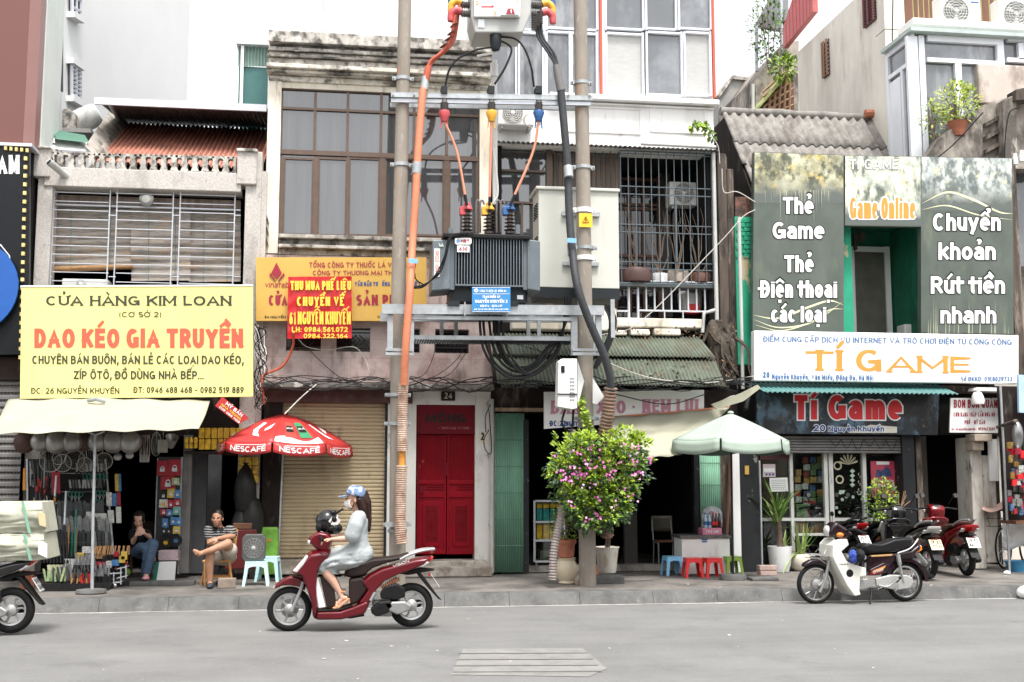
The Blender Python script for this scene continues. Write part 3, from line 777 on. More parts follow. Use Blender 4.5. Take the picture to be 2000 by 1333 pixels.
for v in(181,219):mb.wb(546,v-2.3,939,v+2.3,Yw-.006,.052)
mb.wb(546,299,939,308,Yw-.01,.056);mb.wb(546,461,939,467,Yw-.01,.056)
for u,h in((549,4),(616,5),(679,2.2),(746,5),(809,2.2),(872,5),(936,4)):mb.wb(u-h,306,u+h,465,Yw-.004,.05)
for a,b_ in((553,611),(621,677),(681,741),(751,807),(811,867),(877,932)):
 mb.wb(a,308,b_,312,Yw+.004,.03);mb.wb(a,458,b_,462,Yw+.004,.03);mb.wb(a,310,a+3,460,Yw+.008,.026);mb.wb(b_-3,310,b_,460,Yw+.008,.026)
mb.build('frame',m_frame,W)
# marble storey
mb=MB();zq=lambda v:P(735,v,18.55).z;xq=lambda u:P(u,680,18.55).x
def holes(mb,us,v0,v1,Y,d,u0,u1,vt,vb):
 zz=lambda v:P((u0+u1)/2,v,Y).z;xx=lambda u:P(u,(v0+v1)/2,Y).x
 mb.box(xx(u0),xx(u1),Y,Y+d,zz(v0),zz(vt));mb.box(xx(u0),xx(u1),Y,Y+d,zz(vb),zz(v1))
 e=[u0]+[k for p in us for k in p]+[u1]
 for k in range(0,len(e),2):mb.box(xx(e[k]),xx(e[k+1]),Y,Y+d,zz(v1),zz(v0))
VW=[(559,627),(657,723),(785,820),(850,916)]
holes(mb,VW,641,688,18.55,.25,515,962,503,748)
mb.build('marble_band',m_marble,H4)
for a,b_ in VW:
 f=MB().wb(a-1,640,b_+1,689,18.72,.02).build('vent_window',m_darkglass,H4)
 mb=MB();c=(a+b_)/2
 for s in(-1,1):
  for q in range(3):mb.tube([P(c+s*3+q*9-9,655,18.7),P(c+s*14+q*9-9,665,18.7),P(c+s*3+q*9-9,675,18.7)],.008,4)
 rails(mb,(650,680),a,b_,18.7,.008);mb.build('grille',m_darkbars,f)
mb=MB();zz=lambda v:P(735,v,18.1).z
mb.box(P(512,755,18.1).x,P(965,755,18.1).x,18.05,18.6,zz(760),zz(749));mb.build('ledge',mat('ledge_black_mould',(.11,.10,.09),.9,var=.4,vs=8,stains=[((.42,.39,.35),.56,.66,7,1,.9),(BLK,.52,.64,4,1,.8)],bump=.5,bs=30),H4,bevel=.015)
MB().wb(514,763,806,787,18.42,.4).build('lintel',mat('maroon_timber',(.075,.03,.026),.7,var=.3,vs=6,stains=[((.2,.13,.1),.6,.75,4,2,.5)]),H4)
mb=MB();slats(mb,548,787,752,1090,18.62,40,.022);mb.build('roller_shutter',m_shutbeige,H4)
mb=MB();mb.wb(544,780,549,1095,18.5,.12);mb.wb(751,780,756,1095,18.5,.12);mb.each('shutter_guide',m_postgrey,H4)
mb=MB();mb.wb(756,763,812,1112,18.5,.4);mb.wb(928,763,958,1112,18.5,.4);mb.wb(812,763,928,791,18.503,.4)
mb.build('door_surround',mat('door_surround_white',(.70,.68,.63),.8,var=.06,vs=3,stains=[((.30,.26,.2),.60,.72,3.5,.35,.7),((.12,.10,.08),.68,.75,6,.4,.7)]),H4)
Pn=MB().wb(812,791,930,848,18.56,.06).build('door_sign',m_redpanel,H4)
text('MỘNG',832,809,909,826,18.56,m_ink,Pn,w=.24,ser=True,con=.2)
text('- VINTAGE STORE -',856,834,922,839,18.56,mat('dull_pink',(.30,.10,.10),.6),Pn,w=.16)
for a,b_ in((814,871.5),(873,929)):
 lf=MB().wb(a,849,b_,1083,18.66,.05).build('door',m_reddoor,H4)
 mb=MB()
 mb.wb(a,849,a+4,1083,18.635,.025);mb.wb(b_-4,849,b_,1083,18.635,.025)
 for v0,v1 in((849,853),(938,946),(960,972),(1074,1083)):mb.wb(a+4,v0,b_-4,v1,18.637,.023)
 for k in range(13):mb.wb(a+6+k*(b_-a-12)/13,853,a+6+(k+.5)*(b_-a-12)/13,938,18.645,.02)
 for k in range(4):mb.wb(a+20,947+k*3.4,b_-6,948.6+k*3.4,18.64,.02)
 c=(a+b_)/2
 mb.pp([(c-17,985),(c-13,979),(c+13,979),(c+17,985),(c+17,1062),(c+13,1068),(c-13,1068),(c-17,1062)],18.645,.02)
 mb.build('panelling',m_reddoor,lf,bevel=.005)
 mb=MB();mb.pp([(c-12,989),(c+12,989),(c+12,1058),(c-12,1058)],18.640,.004);mb.build('inset',mat('crimson_door_inset',(.145,.002,.006),.5,ior=1.25,var=.1),lf)
 mb=MB()
 for s in(-1,1):
  mb.tube([P(c+s*3,1020,18.636),P(c,1035,18.636)],.006,4);mb.tube([P(c+s*2,997,18.636),P(c+s*8,997,18.636),P(c+s*6,1003,18.636)],.006,4);mb.tube([P(c+s*2,1050,18.636),P(c+s*8,1048,18.636)],.006,4)
 mb.build('scrollwork',m_reddoor,lf)
mb=MB();mb.wb(870,905,874,930,18.60,.05);mb.wb(819,950,828,964,18.61,.03);mb.build('door_latch',m_redpanel,H4)
Np=MB().wb(862,764,889,783,18.47,.03).build('house_number',m_ink,H4)
text('24',868,767,883,779,18.47,mat('cream_number',(.55,.48,.36),.6),Np,w=.18,ser=True)
mb=MB();mb.wb(800,1096,952,1112,18.30,.5);mb.wb(760,1108,962,1128,18.08,.5);mb.wb(545,1093,756,1122,18.4,.4)
mb.each('step',mat('worn_step',(.42,.38,.33),.85,var=.2,vs=6,stains=[((.16,.12,.09),.48,.66,4,1,.8),((.62,.58,.52),.6,.75,7,1,.5)],bump=.4,bs=40),H4,bevel=.02)
Hp=MB().wb(934,843,955,866,18.49,.012).build('wall_stencil',m_cream,H4)
text('2',939,845,946,860,18.485,m_inkgrey,Hp,w=.2)
mb=MB();bars(mb,(960.5,),780,1120,18.40,.033,10);mb.build('drainpipe',m_pvc,H4)
# sign boards of house 24
Vs=tag(panel('company_sign',[(500,503),(833,503),(833,627),(500,627)],18.28,.09,m_goldsign),'gold company sign board with crimson lettering under the bronze window','sign')
Yv=18.28
text('TỔNG CÔNG TY THUỐC LÁ VIỆT NAM',604,513,812,523,Yv,m_inkcrim,Vs,w=.17)
text('CÔNG TY THƯƠNG MẠI THUỐC LÁ',611,529,812,538,Yv,m_inkcrim,Vs,w=.17)
text('VẤN ĐẦU TƯ',693,551,738,559,Yv,m_inkblue,Vs,w=.22);text('ỐNG',746,551,762,559,Yv,m_inkblue,Vs,w=.22);text('VIỆT',800,551,822,559,Yv,m_inkblue,Vs,w=.22)
text('CỬA',525,577,561,597,Yv,m_inkcrim,Vs,w=.24);text('SẢN PHẨM',696,576,806,597,Yv,m_inkcrim,Vs,w=.24)
text('vinataba',517,551,571,562,Yv,m_inkcrim,Vs,w=.13,shear=.15);text('84 NGUYỄN KHUYẾN',517,617,590,622,Yv,m_ink,Vs,w=.2);text('WWW',737,617,756,622,Yv,m_ink,Vs,w=.2)
mb=MB()
mb.pp([(540,513),(550,533),(541,545),(530,533)],Yv-.02,.018)
for s in(-1,1):mb.pp([(541+s*2,549),(541+s*13,533),(541+s*15,537),(541+s*5,548)]if s>0 else[(536,548),(526,537),(528,533),(539,549)],Yv-.02,.018)
mb.build('leaf_emblem',m_inkcrim,Vs)
# scrap-dealer banner
def fnb(i,j):
 u=563+124*i+(1-i)*-2*j+.0;v=541+121*j-1.0*i
 return P(u,v,18.13)+V((0,.012*noise.noise((i*6,j*5,0))+.010*noise.noise((i*17+j*9,j*7,4)),0))
Bn=tag(MB().grid(fnb,30,30).build('banner',m_redbanner),'creased red vinyl banner with yellow writing tied over the gold sign','banner')
Yb=18.105
text('THU MUA PHẾ LIỆU',567,549,686,567,Yb,m_inkyel,Bn,w=.2,ls=.06);text('CHUYỂN VỀ',580,580,672,598,Yb,m_inkyel,Bn,w=.22)
text('61 NGUYỄN KHUYẾN',565,609,685,634,Yb,m_inkyel,Bn,w=.13,ls=.035);text('LH: 0984.561.072',570,639,679,649,Yb,m_inkyel,Bn,w=.22);text('0984.322.164',593,652,679,661,Yb,m_inkyel,Bn,w=.22)
# white sheet building behind and the green hut
T=thing('rear_building','white corrugated sheet wall rising behind the mouldy cornice','building',P(740,900,21.5))
za=P(740,300,21.5).z
mb=MB();corr(mb,(P(526,60,21.5).x,21.5,3),(P(1050,60,21.5).x,21.5,3),(P(1050,60,21.5).x,21.5,12.5),(P(526,60,21.5).x,21.5,12.5),70,.018,2,1)
mb.build('sheet_wall',m_whitesheet,T)
MB().box(P(526,60,21.6).x,P(1050,60,21.6).x,21.56,25,3,12.4).build('wall',m_whiteclean,T)
mb=MB()
for u in(634,926):mb.box(P(u,30,21.4).x-.015,P(u,30,21.4).x+.015,21.44,21.47,7,12.4)
mb.each('seam_strip',m_silver,T)
T=thing('rooftop_hut','small teal and sage sheet hut on the roof beside the cornice','hut',P(493,900,22.5))
xa,xb=P(464,150,22.5).x,P(540,150,22.5).x
z0,z1,z2=P(493,250,22.5).z,P(493,132,22.5).z,P(493,92,22.5).z
mb=MB();corr(mb,(xa,22.5,z1),(xb,22.5,z1+.05),(xb,22.5,z2),(xa,22.5,z2),12,.02,1,1);mb.build('ribbed_wall',m_tealribbed,T)
MB().box(xa+.02,xb,22.53,23.5,z0-2,z1+.02).build('teal_wall',m_teal,T)
mb=MB();mb.box(xa-.03,xb,22.35,23.6,z2,z2+.12);mb.box(xa+.06,xa+.12,22.40,22.46,z0-1,z2-.01);mb.build('trim',m_whitesign,T)
# ================================================================== house 22
H2=thing('shop_house','white-fronted house with a caged balcony and rusty green awning beside the utility poles','building',P(1180,1110,18.5))
x0,x1=P(967,600,18.5).x,P(1402,600,18.5).x
zz=lambda v:P(1185,v,18.5).z
mb=MB();mb.box(x0,x1,18.52,19.0,zz(290),zz(200));mb.build('fascia',m_white,H2)
mb=MB();mb.box(x0+.9,x1+.06,18.36,19.0,zz(200)+.002,zz(190));mb.box(x0+.9,x1,18.46,18.53,zz(206),zz(203));mb.build('fascia_ledge',m_white,H2,bevel=.01)
mb=MB()
for u0,u1 in((1098,1252),(1270,1378)):
 mb.wb(u0,210,u1,212,18.50,.02);mb.wb(u0,258,u1,260,18.50,.02);mb.wb(u0,212,u0+2,258,18.50,.02);mb.wb(u1-2,212,u1,258,18.50,.02)
mb.build('panel_moulding',m_white,H2)
mb=MB();corr(mb,(x0,18.25,zz(293)),(x1,18.25,zz(293)),(x1,18.6,zz(285)),(x0,18.6,zz(285)),46,.012,1);mb.build('eave_sheet',m_greysheet,H2,solid=.006)
# storeys behind
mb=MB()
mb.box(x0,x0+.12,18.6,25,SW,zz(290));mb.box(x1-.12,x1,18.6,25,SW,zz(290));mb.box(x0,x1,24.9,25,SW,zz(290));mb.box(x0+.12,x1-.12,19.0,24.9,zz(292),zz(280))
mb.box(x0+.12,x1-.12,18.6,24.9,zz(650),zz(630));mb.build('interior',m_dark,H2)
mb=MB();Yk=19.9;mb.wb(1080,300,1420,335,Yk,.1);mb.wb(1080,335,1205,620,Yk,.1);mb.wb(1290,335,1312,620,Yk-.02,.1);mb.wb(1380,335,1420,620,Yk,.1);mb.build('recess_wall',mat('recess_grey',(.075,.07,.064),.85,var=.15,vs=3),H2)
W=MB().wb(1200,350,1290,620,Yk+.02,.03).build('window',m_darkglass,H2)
mb=MB()
for u in(1203,1230,1258,1288):mb.wb(u-3,345,u+3,620,Yk-.03,.04)
for v in(350,400,408,500):mb.wb(1200,v-2.5,1290,v+2.5,Yk-.028,.04)
mb.build('frame',m_brownwood,W)
W=MB().wb(1312,350,1380,620,Yk+.02,.03).build('window',m_darkglass,H2)
# left bronze window
W=MB().wb(972,296,1078,600,18.75,.03).build('window',m_glass,H2)
mb=MB();mb.wb(1068,294,1080,600,18.68,.08)
for v in(334,396):mb.wb(972,v-2,1068,v+2,18.70,.05)
mb.wb(972,296,975,600,18.70,.05);mb.wb(1018,396,1022,600,18.705,.05);mb.build('frame',m_frame,W)
mb=MB()
for k in range(14):mb.wb(1081+k*9.3,300,1089.5+k*9.3,372,18.8+.012*(k%2),.03)
mb.build('plank_screen',m_wood,H2)
mb=MB();bars(mb,[1088+k*15 for k in range(9)],296,372,18.6,.009);rails(mb,(299,306),1082,1210,18.6,.010);mb.build('plank_screen_bars',m_darkbars,H2)
# cage
Yc=18.42
mb=MB();bars(mb,[1213+k*15.0 for k in range(13)],297,556,Yc,.0085);rails(mb,(303,367,382,441,456,514,527),1210,1396,Yc+.006,.010)
rails(mb,(298,555),1210,1396,Yc,.014);bars(mb,(1320.5,),386,512,Yc-.01,.02)
for v in(298,367,441,514,555):
 for u in(1211,1396):
  p=P(u,v,Yc);mb.cyl(p,p+V((0,.9,0)),.009,n=5)
p=P(1396,420,Yc)
for k in range(5):mb.cyl((p.x,Yc+.15+k*.16,P(1396,556,Yc).z),(p.x,Yc+.15+k*.16,P(1396,298,Yc).z),.008,n=5)
mb.build('balcony_cage',m_bluebars,H2)
mb=MB();mb.wb(1205,556,1398,561,Yc-.02,.35);mb.build('cage_shelf',m_darkbars,H2)
mb=MB();bars(mb,[1228,1246],548,622,18.5,.022,8);bars(mb,[1262+k*16.4 for k in range(8)],554,608,18.5,.016,8);rails(mb,(551,608),1246,1392,18.5,.016);rails(mb,(608,),1205,1228,18.5,.016);bars(mb,(1298,1334),608,622,18.5,.012)
mb.build('railing',m_silver,H2)
mb=MB();mb.wb(1000,625,1205,645,18.36,.3);mb.wb(1205,622,1372,640,18.30,.6);mb.wb(1200,645,1225,655,18.3,.2);mb.wb(1232,643,1270,655,18.28,.2);mb.wb(1278,642,1330,655,18.3,.2);mb.wb(970,600,1205,625,18.6,.2)
mb.build('balcony_slab',m_cream,H2,bevel=.02)
mb=MB();bars(mb,(1397,),300,655,18.36,.035,10);p=P(1397,610,18.36);mb.tube([P(1396,606,18.33),P(1375,612,18.3),P(1372,650,18.3)],.03);mb.cyl(P(1252,281,18.3),P(1398,288,18.3),.03);mb.build('downpipe',m_pvc,H2)
# green awning
xa,xb=P(962,700,18.0).x,P(1392,700,18.0).x
z1,z0=P(1180,655,18.4).z,P(1180,752,17.35).z;zm=z0+(z1-z0)*.52
mb=MB();corr(mb,(xa,17.35,z0),(xb,17.35,z0),(xb,17.9,zm),(xa,17.9,zm),58,.013,2);corr(mb,(xa,17.84,zm+.03),(xb,17.84,zm+.03),(xb-.1,18.4,z1),(xa,18.4,z1),58,.013,2)
mb.build('awning',m_greensheet,H2,solid=.006)
mb=MB()
for u in(968,1110,1250,1384):q=P(u,700,17.4).x;mb.ob((q,17.9,(z0+z1)/2-.05),(.04,1.1,.04),(math.atan2(z1-z0,1.05),0,0))
mb.build('awning_rafters',m_dark2,H2)
mb=MB();mb.wb(960,760,1440,808,18.55,.1);mb.build('lintel',m_dark2,H2)
mb=MB();mb.wb(961,800,966,1118,18.45,.2);mb.wb(966,797,1064,804,18.45,.08);mb.build('door_frame',mat('rusty_frame',(.34,.26,.18),.7,var=.25,vs=9,stains=[((.22,.08,.03),.55,.7,7,.4,.7)]),H2)
for a,b_,v0,n in((966,1024,808,16),(1367,1408,862,11)):
 mb=MB();q=[P(a,960,18.5).x,P(b_,960,18.5).x];corr(mb,(q[0],18.5,P(1000,1118,18.5).z),(q[1],18.5,P(1000,1118,18.5).z),(q[1],18.5,P(1000,v0,18.5).z),(q[0],18.5,P(1000,v0,18.5).z),n,.012,1,1)
 d=mb.build('folding_door',m_greendoor,H2,solid=.006)
 mb=MB();rails(mb,[v0+k*(1118-v0)/6 for k in range(1,6)],a,b_,18.485,.006);mb.build('hinge_rail',mat('green_rail',(.13,.25,.18),.5),d)
 mb=MB();mb.wb(*((b_,v0+12,b_+9,1118)if a<1100 else(a-10,v0,a-1,1118)),18.42,.12);mb.build('door_edge',m_postgrey,d)
mb=MB();mb.wb(1408,880,1432,1118,18.5,.3);mb.build('wall_pier',m_rot,H2)
mb=MB();mb.tube(curve([P(1428,860,18.35),P(1424,960,18.35),P(1419,1040,18.35),P(1415,1110,18.35)]),.03);mb.build('rust_pipe',mat('rust_brown',(.17,.075,.045),.7,var=.25),H2)
mb=MB();mb.wb(1430,850,1446,1118,18.4,.3);mb.build('pier',m_white,H2)
mb=MB();mb.wb(1220,1000,1245,1110,20.0,.1);mb.build('inner_pillar',mat('dim_pillar',(.10,.09,.08),.8),H2)
mb=MB();mb.wb(1028,1104,1420,1116,18.7,.3);mb.build('threshold',m_concrete,H2)
# glazed storeys above
GB=thing('glazed_building','white-framed grey glazed upper storeys with red trim above the white fascia','building',P(1180,900,19))
Yg=18.95
xa,xb=P(952,90,Yg).x,P(1394,90,Yg).x
zz=lambda v:P(1180,v,Yg).z
MB().box(xa,xb,Yg+.12,25,zz(300),zz(-120)).build('wall',m_whiteclean,GB)
def gwin(u0,v0,u1,v1,m,mul=()):
 w=MB().wb(u0,v0,u1,v1,Yg+.07,.03).build('window',m,GB)
 mb=MB();t=3.5
 mb.wb(u0,v0,u0+t,v1,Yg,.08);mb.wb(u1-t,v0,u1,v1,Yg,.08);mb.wb(u0+t,v0,u1-t,v0+t,Yg,.078);mb.wb(u0+t,v1-t,u1-t,v1,Yg,.078)
 for u in mul:mb.wb(u-t,v0+t,u+t,v1-t,Yg+.006,.07)
 mb.build('frame',m_bluewhite,w)
gwin(955,-80,1010,190,m_glass2);gwin(1012,-80,1063,60,m_glass2);gwin(1012,62,1063,190,m_glass2)
gwin(1066,-80,1168,58,m_glass2);gwin(1066,62,1168,190,m_glass2,(1115,));gwin(1181,-80,1258,58,m_glass2);gwin(1260,-80,1322,58,m_glass2);gwin(1324,-80,1390,58,m_glass2)
gwin(1183,64,1258,187,m_glasscurt);gwin(1262,62,1334,187,m_glass2);gwin(1336,62,1390,187,m_glasscurt)
mb=MB()
for u in(1173.5,1393):mb.wb(u-2.2,-120,u+2.2,191,Yg-.03,.06)
mb.each('red_trim',m_redrail,GB)
mb=MB()
for u0,v0,u1,v1 in((1168,-120,1171,190),(1176,-120,1181,190),(1063.5,-120,1065.5,190)):mb.wb(u0,v0,u1,v1,Yg+.03,.08)
mb.each('mullion',m_bluewhite,GB)
# sign and rotten strip of house 22
S2=tag(panel('eatery_sign',[(1063,766),(1375,762),(1375,815),(1063,838)],17.95,.05,m_whitesign),'white eatery sign with faded pink letters under the green awning','sign')
Ys=17.95
text('BÁNH XÈO',1076,782,1222,809,Ys,m_inkpink,S2,w=.24,ser=True,con=.35);text('- NEM LUI',1232,780,1364,807,Ys,m_inkpink,S2,w=.24,ser=True,con=.35)
text('ĐC:22',1074,822,1105,833,Ys,m_inkblue,S2,w=.22);text('NGUYỄN',1105,823,1140,833,Ys,m_inkblue,S2,w=.2,ls=.08)
# ================================================================== house 20, the games shop
TG=thing('shop_house','low house with a corrugated fibre-cement roof and jade green walls behind the games boards','building',P(1640,1110,18.5))
zr,Yr,Ye=P(1600,229,21.3).z,21.3,19.3
xa,xb=P(1410,240,21.3).x,P(1815,240,21.3).x
ze=zr-2.5
def course(mb,s0,s1,lift,du=0,xr=0):
 y=lambda s:Ye+(Yr-Ye)*s
 z=lambda s:ze+(zr-ze)*s
 corr(mb,(xa+du,y(s0),z(s0)+lift+.03),(xb+xr,y(s0),z(s0)+lift+.03),(xb+xr,y(s1),z(s1)+lift),(xa+du,y(s1),z(s1)+lift),23,.032,3)
mb=MB();course(mb,.66,1,.025);course(mb,.44,.70,.012);course(mb,.20,.48,.0,.05);course(mb,-.05,.24,-.015,.12)
mb.build('roof',m_asb,TG,solid=.012)
mb=MB();mb.tube([(xa-.03,Yr,zr+.03)]+[(xa+(xb-xa)*k/14,Yr,zr+.03+random.uniform(-.015,.02))for k in range(1,14)]+[(xb,Yr,zr+.02)],.085,10)
mb.build('ridge_cap',m_asb,TG)
mb=MB()
for u in(1702,1728,1756,1776):mb.tube([P(u-12,222,21.15),P(u+11,223,21.15)],.085,8)
mb.each('ridge_tile',m_terracotta,TG)
mb=MB();mb.prism([(xa+.02,Yr-.1,zr-.12),(xa+.02,Ye,ze-.14),(xa+.02,Ye,SW),(xa+.02,Yr+3,SW),(xa+.02,Yr+3,zr-.2)],(.1,0,0))
mb.prism([(xb-.15,Yr-.1,zr-.12),(xb-.15,Ye,ze-.14),(xb-.15,Ye,SW),(xb-.15,Yr+3,SW),(xb-.15,Yr+3,zr-.2)],(.1,0,0))
mb.box(xa,xb,Yr+2.9,Yr+3,SW,zr-.2);mb.build('side_wall',m_dark2,TG)
mb=MB();mb.wb(1438,424,1474,712,18.52,.3);mb.wb(1640,441,1665,655,18.62,.3);mb.each('green_wall',m_greenwall,TG)
mb=MB()
for k in range(9):
 for j in range(2):mb.wb(1438+j*15+(k%2)*5,428+k*8.6,1452+j*15+(k%2)*5-1.2,435+k*8.6,18.50,.03)
mb.build('exposed_brick',m_greenwall,TG,bevel=.006)
mb=MB();mb.wb(1436,385,1472,424,18.56,.3);mb.build('crumbled_brick',mat('crumbled_brick',(.20,.09,.06),.9,var=.4,vs=14,stains=[((.05,.04,.035),.45,.6,8,1,.9)],bump=.6,bs=30),TG)
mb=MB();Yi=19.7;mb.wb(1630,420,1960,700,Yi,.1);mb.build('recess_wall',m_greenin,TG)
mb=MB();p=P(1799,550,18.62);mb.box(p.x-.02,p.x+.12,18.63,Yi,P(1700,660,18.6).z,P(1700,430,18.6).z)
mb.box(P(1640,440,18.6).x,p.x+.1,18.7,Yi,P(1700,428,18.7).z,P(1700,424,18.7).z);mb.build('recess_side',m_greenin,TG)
mb=MB();mb.box(P(1640,440,18.6).x,P(1990,440,18.6).x,18.62,19.8,P(1700,664,18.62).z,P(1700,655,18.62).z);mb.build('balcony_slab',m_dark2,TG)
W=MB().wb(1672,488,1735,655,Yi-.03,.02).build('door',mat('dusty_door_glass',(.13,.125,.105),.15,var=.15),TG)
mb=MB();mb.wb(1662,482,1671,660,Yi-.07,.06);mb.wb(1731,482,1741,660,Yi-.07,.06);mb.wb(1671,482,1731,492,Yi-.068,.06);mb.build('frame',m_whitesign,W)
mb=MB();mb.wb(1640,492,1661,655,Yi-.035,.02);mb.build('door',m_darkglass,TG)
mb=MB();mb.wb(1668,457,1674,488,19.2,.05);mb.lathe([(.10,0),(.10,.04),(.05,.05)],P(1679,464,19.3),12,Matrix.Rotation(R(90),3,'X'));mb.build('extractor',m_rot,TG)
mb=MB();mb.wb(1405,300,1423,725,18.46,.35);mb.wb(1423,330,1437,725,18.54,.3);mb.build('party_wall',m_rot,TG,bevel=.02)
mb=MB();bars(mb,(1447,),425,760,18.3,.032,10);mb.build('downpipe',m_pvc,TG)
# lower front
mb=MB();mb.wb(1446,835,1484,1118,18.42,.4);mb.wb(1766,835,1790,1118,18.42,.4);mb.each('column',m_postgrey,TG,bevel=.01)
mb=MB();mb.wb(1793,850,1804,1115,18.5,.15);mb.build('weathered_post',m_rot,TG)
mb=MB();mb.wb(1484,850,1766,858,18.6,.3);mb.wb(1478,752,1990,768,18.55,.3);mb.build('lintel',m_dark2,TG)
mb=MB();slats(mb,1524,853,1771,886,18.5,6,.03);mb.build('rolled_shutter',m_shutgrey,TG)
mb=MB();mb.wb(1484,886,1548,898,18.7,.1);mb.build('dark_red_panel',mat('dark_red_panel',(.07,.015,.015),.6),TG)
Fr=mat('old_white_frame',(.62,.62,.58),.55,var=.06,stains=[((.25,.23,.2),.6,.72,8,.3,.7)])
mb=MB()
for u0,u1 in((1545,1551),(1612,1619),(1622,1630),(1688,1695),(1758,1765)):mb.wb(u0,886,u1,1112,18.68,.08)
for u0,u1 in((1485,1545),(1551,1612),(1630,1688),(1695,1758)):mb.wb(u0,1012,u1,1018,18.69,.07);mb.wb(u0,1104,u1,1112,18.69,.07)
for v in(1042,1082):mb.wb(1551,v,1612,v+5,18.69,.07)
mb.build('shopfront_frame',Fr,TG)
G1=glassmat('shop_glass',refl=.05)
for u0,u1 in((1485,1545),(1551,1612),(1630,1688),(1695,1758)):MB().wb(u0,888,u1,1110,18.74,.006).build('glass_pane',G1,TG)
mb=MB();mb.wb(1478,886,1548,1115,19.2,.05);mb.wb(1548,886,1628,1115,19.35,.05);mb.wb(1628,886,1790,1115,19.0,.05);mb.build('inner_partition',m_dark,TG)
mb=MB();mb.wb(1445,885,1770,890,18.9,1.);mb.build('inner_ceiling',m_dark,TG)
# things in and on the shop window
pk=[mat('packet_%s'%n,c,.35,var=.75,vs=30)for n,c in(('red',(.26,.03,.02)),('blue',(.05,.11,.22)),('gold',(.33,.20,.05)),('green',(.12,.20,.08)),('white',(.36,.36,.33)),('lilac',(.20,.15,.22)))]
for r_ in range(9):
 for c_ in range(4):
  u,v=1554+c_*14.5+random.uniform(-2,2),893+r_*13+random.uniform(-2,2)
  if random.random()<.12:continue
  i=random.choice([0,1,0,4,2]if c_<2 else[3,4,2,3,1])
  mb=MB();w=random.uniform(11,14);mb.pp([(u,v),(u+w,v+random.uniform(-1,1)),(u+w,v+12),(u,v+12)],18.86+random.uniform(0,.1),.03)
  solo(mb,'snack_packet',pk[i],'small %s snack packet hanging behind the shop window of the games shop'%('red','blue','gold','green','white','lilac')[i],'snack packet','snack packets hung in the shop window',bevel=.008)
for k,(u,v,i,l)in enumerate(((1556,985,3,'green checked'),(1588,984,1,'blue'),(1573,978,0,'red'),(1600,1000,4,'white'))):
 solo(MB().wb(u,v,u+22,1011,18.82+k*.03,.1),'gift_box',pk[i],l+' box standing on the bottom shelf of the snack window','box',bevel=.006)
for k in range(6):solo(MB().wb(1553+k*9.5,1022,1561+k*9.5,1041,18.85,.08),'tea_box',mat('tan_box',(.42,.24,.11),.6,var=.2,vs=9),'small tan box in the low shelf row under the snack window','box','tan boxes on the low shelf')
mint=mat('mint_sticker',(.42,.52,.42),.5,var=.1);
S=thing('window_stickers','pale green and cream festive stickers on the dark shop door glass','stickers',P(1660,1010,18.73))
mb=MB()
for j in range(4):mb.pp([(1665,916+j*9),(1670,920.5+j*9),(1665,925+j*9),(1660,920.5+j*9)],18.733,.004)
for u,v in((1641,963),(1678,962),(1653,971),(1666,971),(1645,976),(1634,992),(1640,1001),(1684,975)):mb.lathe([(.001,0),(.028,0),(.028,.004)],P(u,v,18.733),10,Matrix.Rotation(R(90),3,'X'),False)
for u,v in((1645,958),(1679,960)):mb.pp([(u-6,v),(u+6,v),(u+3,v+7),(u-3,v+7)],18.733,.004)
mb.build('mint_sticker',mint,S)
mb=MB()
for k in range(7):
 a=R(20+k*24);c=P(1657,908,18.732);mb.prism([c,c+V((.16*math.cos(a-.12),0,.16*math.sin(a-.12))),c+V((.19*math.cos(a),0,.19*math.sin(a))),c+V((.16*math.cos(a+.12),0,.16*math.sin(a+.12)))],(0,.002,0))
for u,v in((1636,910),(1640,937)):mb.lathe([(.05,0),(.075,0),(.075,.004)],P(u,v,18.733),12,Matrix.Rotation(R(90),3,'X'),False)
for k in range(8):mb.pp([(1676+k%3*3,925+k*5),(1678+k%3*3,924+k*5),(1677+k%3*3,930+k*5)],18.733,.004)
mb.each('cream_sticker',mat('cream_sticker',(.55,.50,.34),.5),S)
Po=tag(panel('poster',[(1700,901),(1750,901),(1752,972),(1703,972)],18.725,.006,mat('pink_poster',(.45,.05,.09),.4,var=.25,vs=3)),'pink poster with white writing on the right-hand shop window','poster')
mb=MB();mb.pp([(1710,932),(1713,917),(1722,920),(1731,911),(1738,918),(1742,931)],18.721,.003);mb.build('dark_artwork',mat('poster_art',(.03,.05,.13),.4,var=.6,vs=16),Po)
MB().pp([(1712,902),(1737,902),(1737,908),(1712,908)],18.721,.003).build('logo_strip',m_whitesign,Po)
text('TẠI ĐÂY BÁN',1706,938,1745,942,18.722,m_inkwhite,Po,w=.22);text('THẺ GARENA',1705,946,1748,951,18.722,m_inkwhite,Po,w=.22)
Nt=tag(panel('notice',[(1490,907),(1514,907),(1515,932),(1490,932)],18.728,.004,mat('pink_notice',(.62,.48,.50),.5,var=.1)),'small pink and white notice high on the left shop window','notice')
MB().pp([(1492,915),(1513,915),(1513,922),(1492,922)],18.7255,.002).build('white_band',m_whitesign,Nt)
mb=MB()
for k in range(3):mb.lathe([(.001,0),(.022,0)],P(1497+k*6.5,927,18.7255),10,Matrix.Rotation(R(90),3,'X'),False)
mb.build('blue_dots',m_inkblue2,Nt)
Nt=tag(panel('notice',[(1503,934),(1538,933),(1540,960),(1504,961)],18.72,.004,m_whitesign),'larger plain white paper notice taped to the left shop window','notice')
mb=MB()
for k in range(6):mb.pp([(1507,938+k*3.5),(1535,938+k*3.5),(1535,938.6+k*3.5),(1507,938.6+k*3.5)],18.718,.001)
mb.build('ruled_lines',m_inkgrey,Nt)
solo(MB().wb(1455,910,1463,927,18.40,.02),'wall_plate',m_goldsign,'tiny brass plate on the charcoal column beside the green parasol','plate')
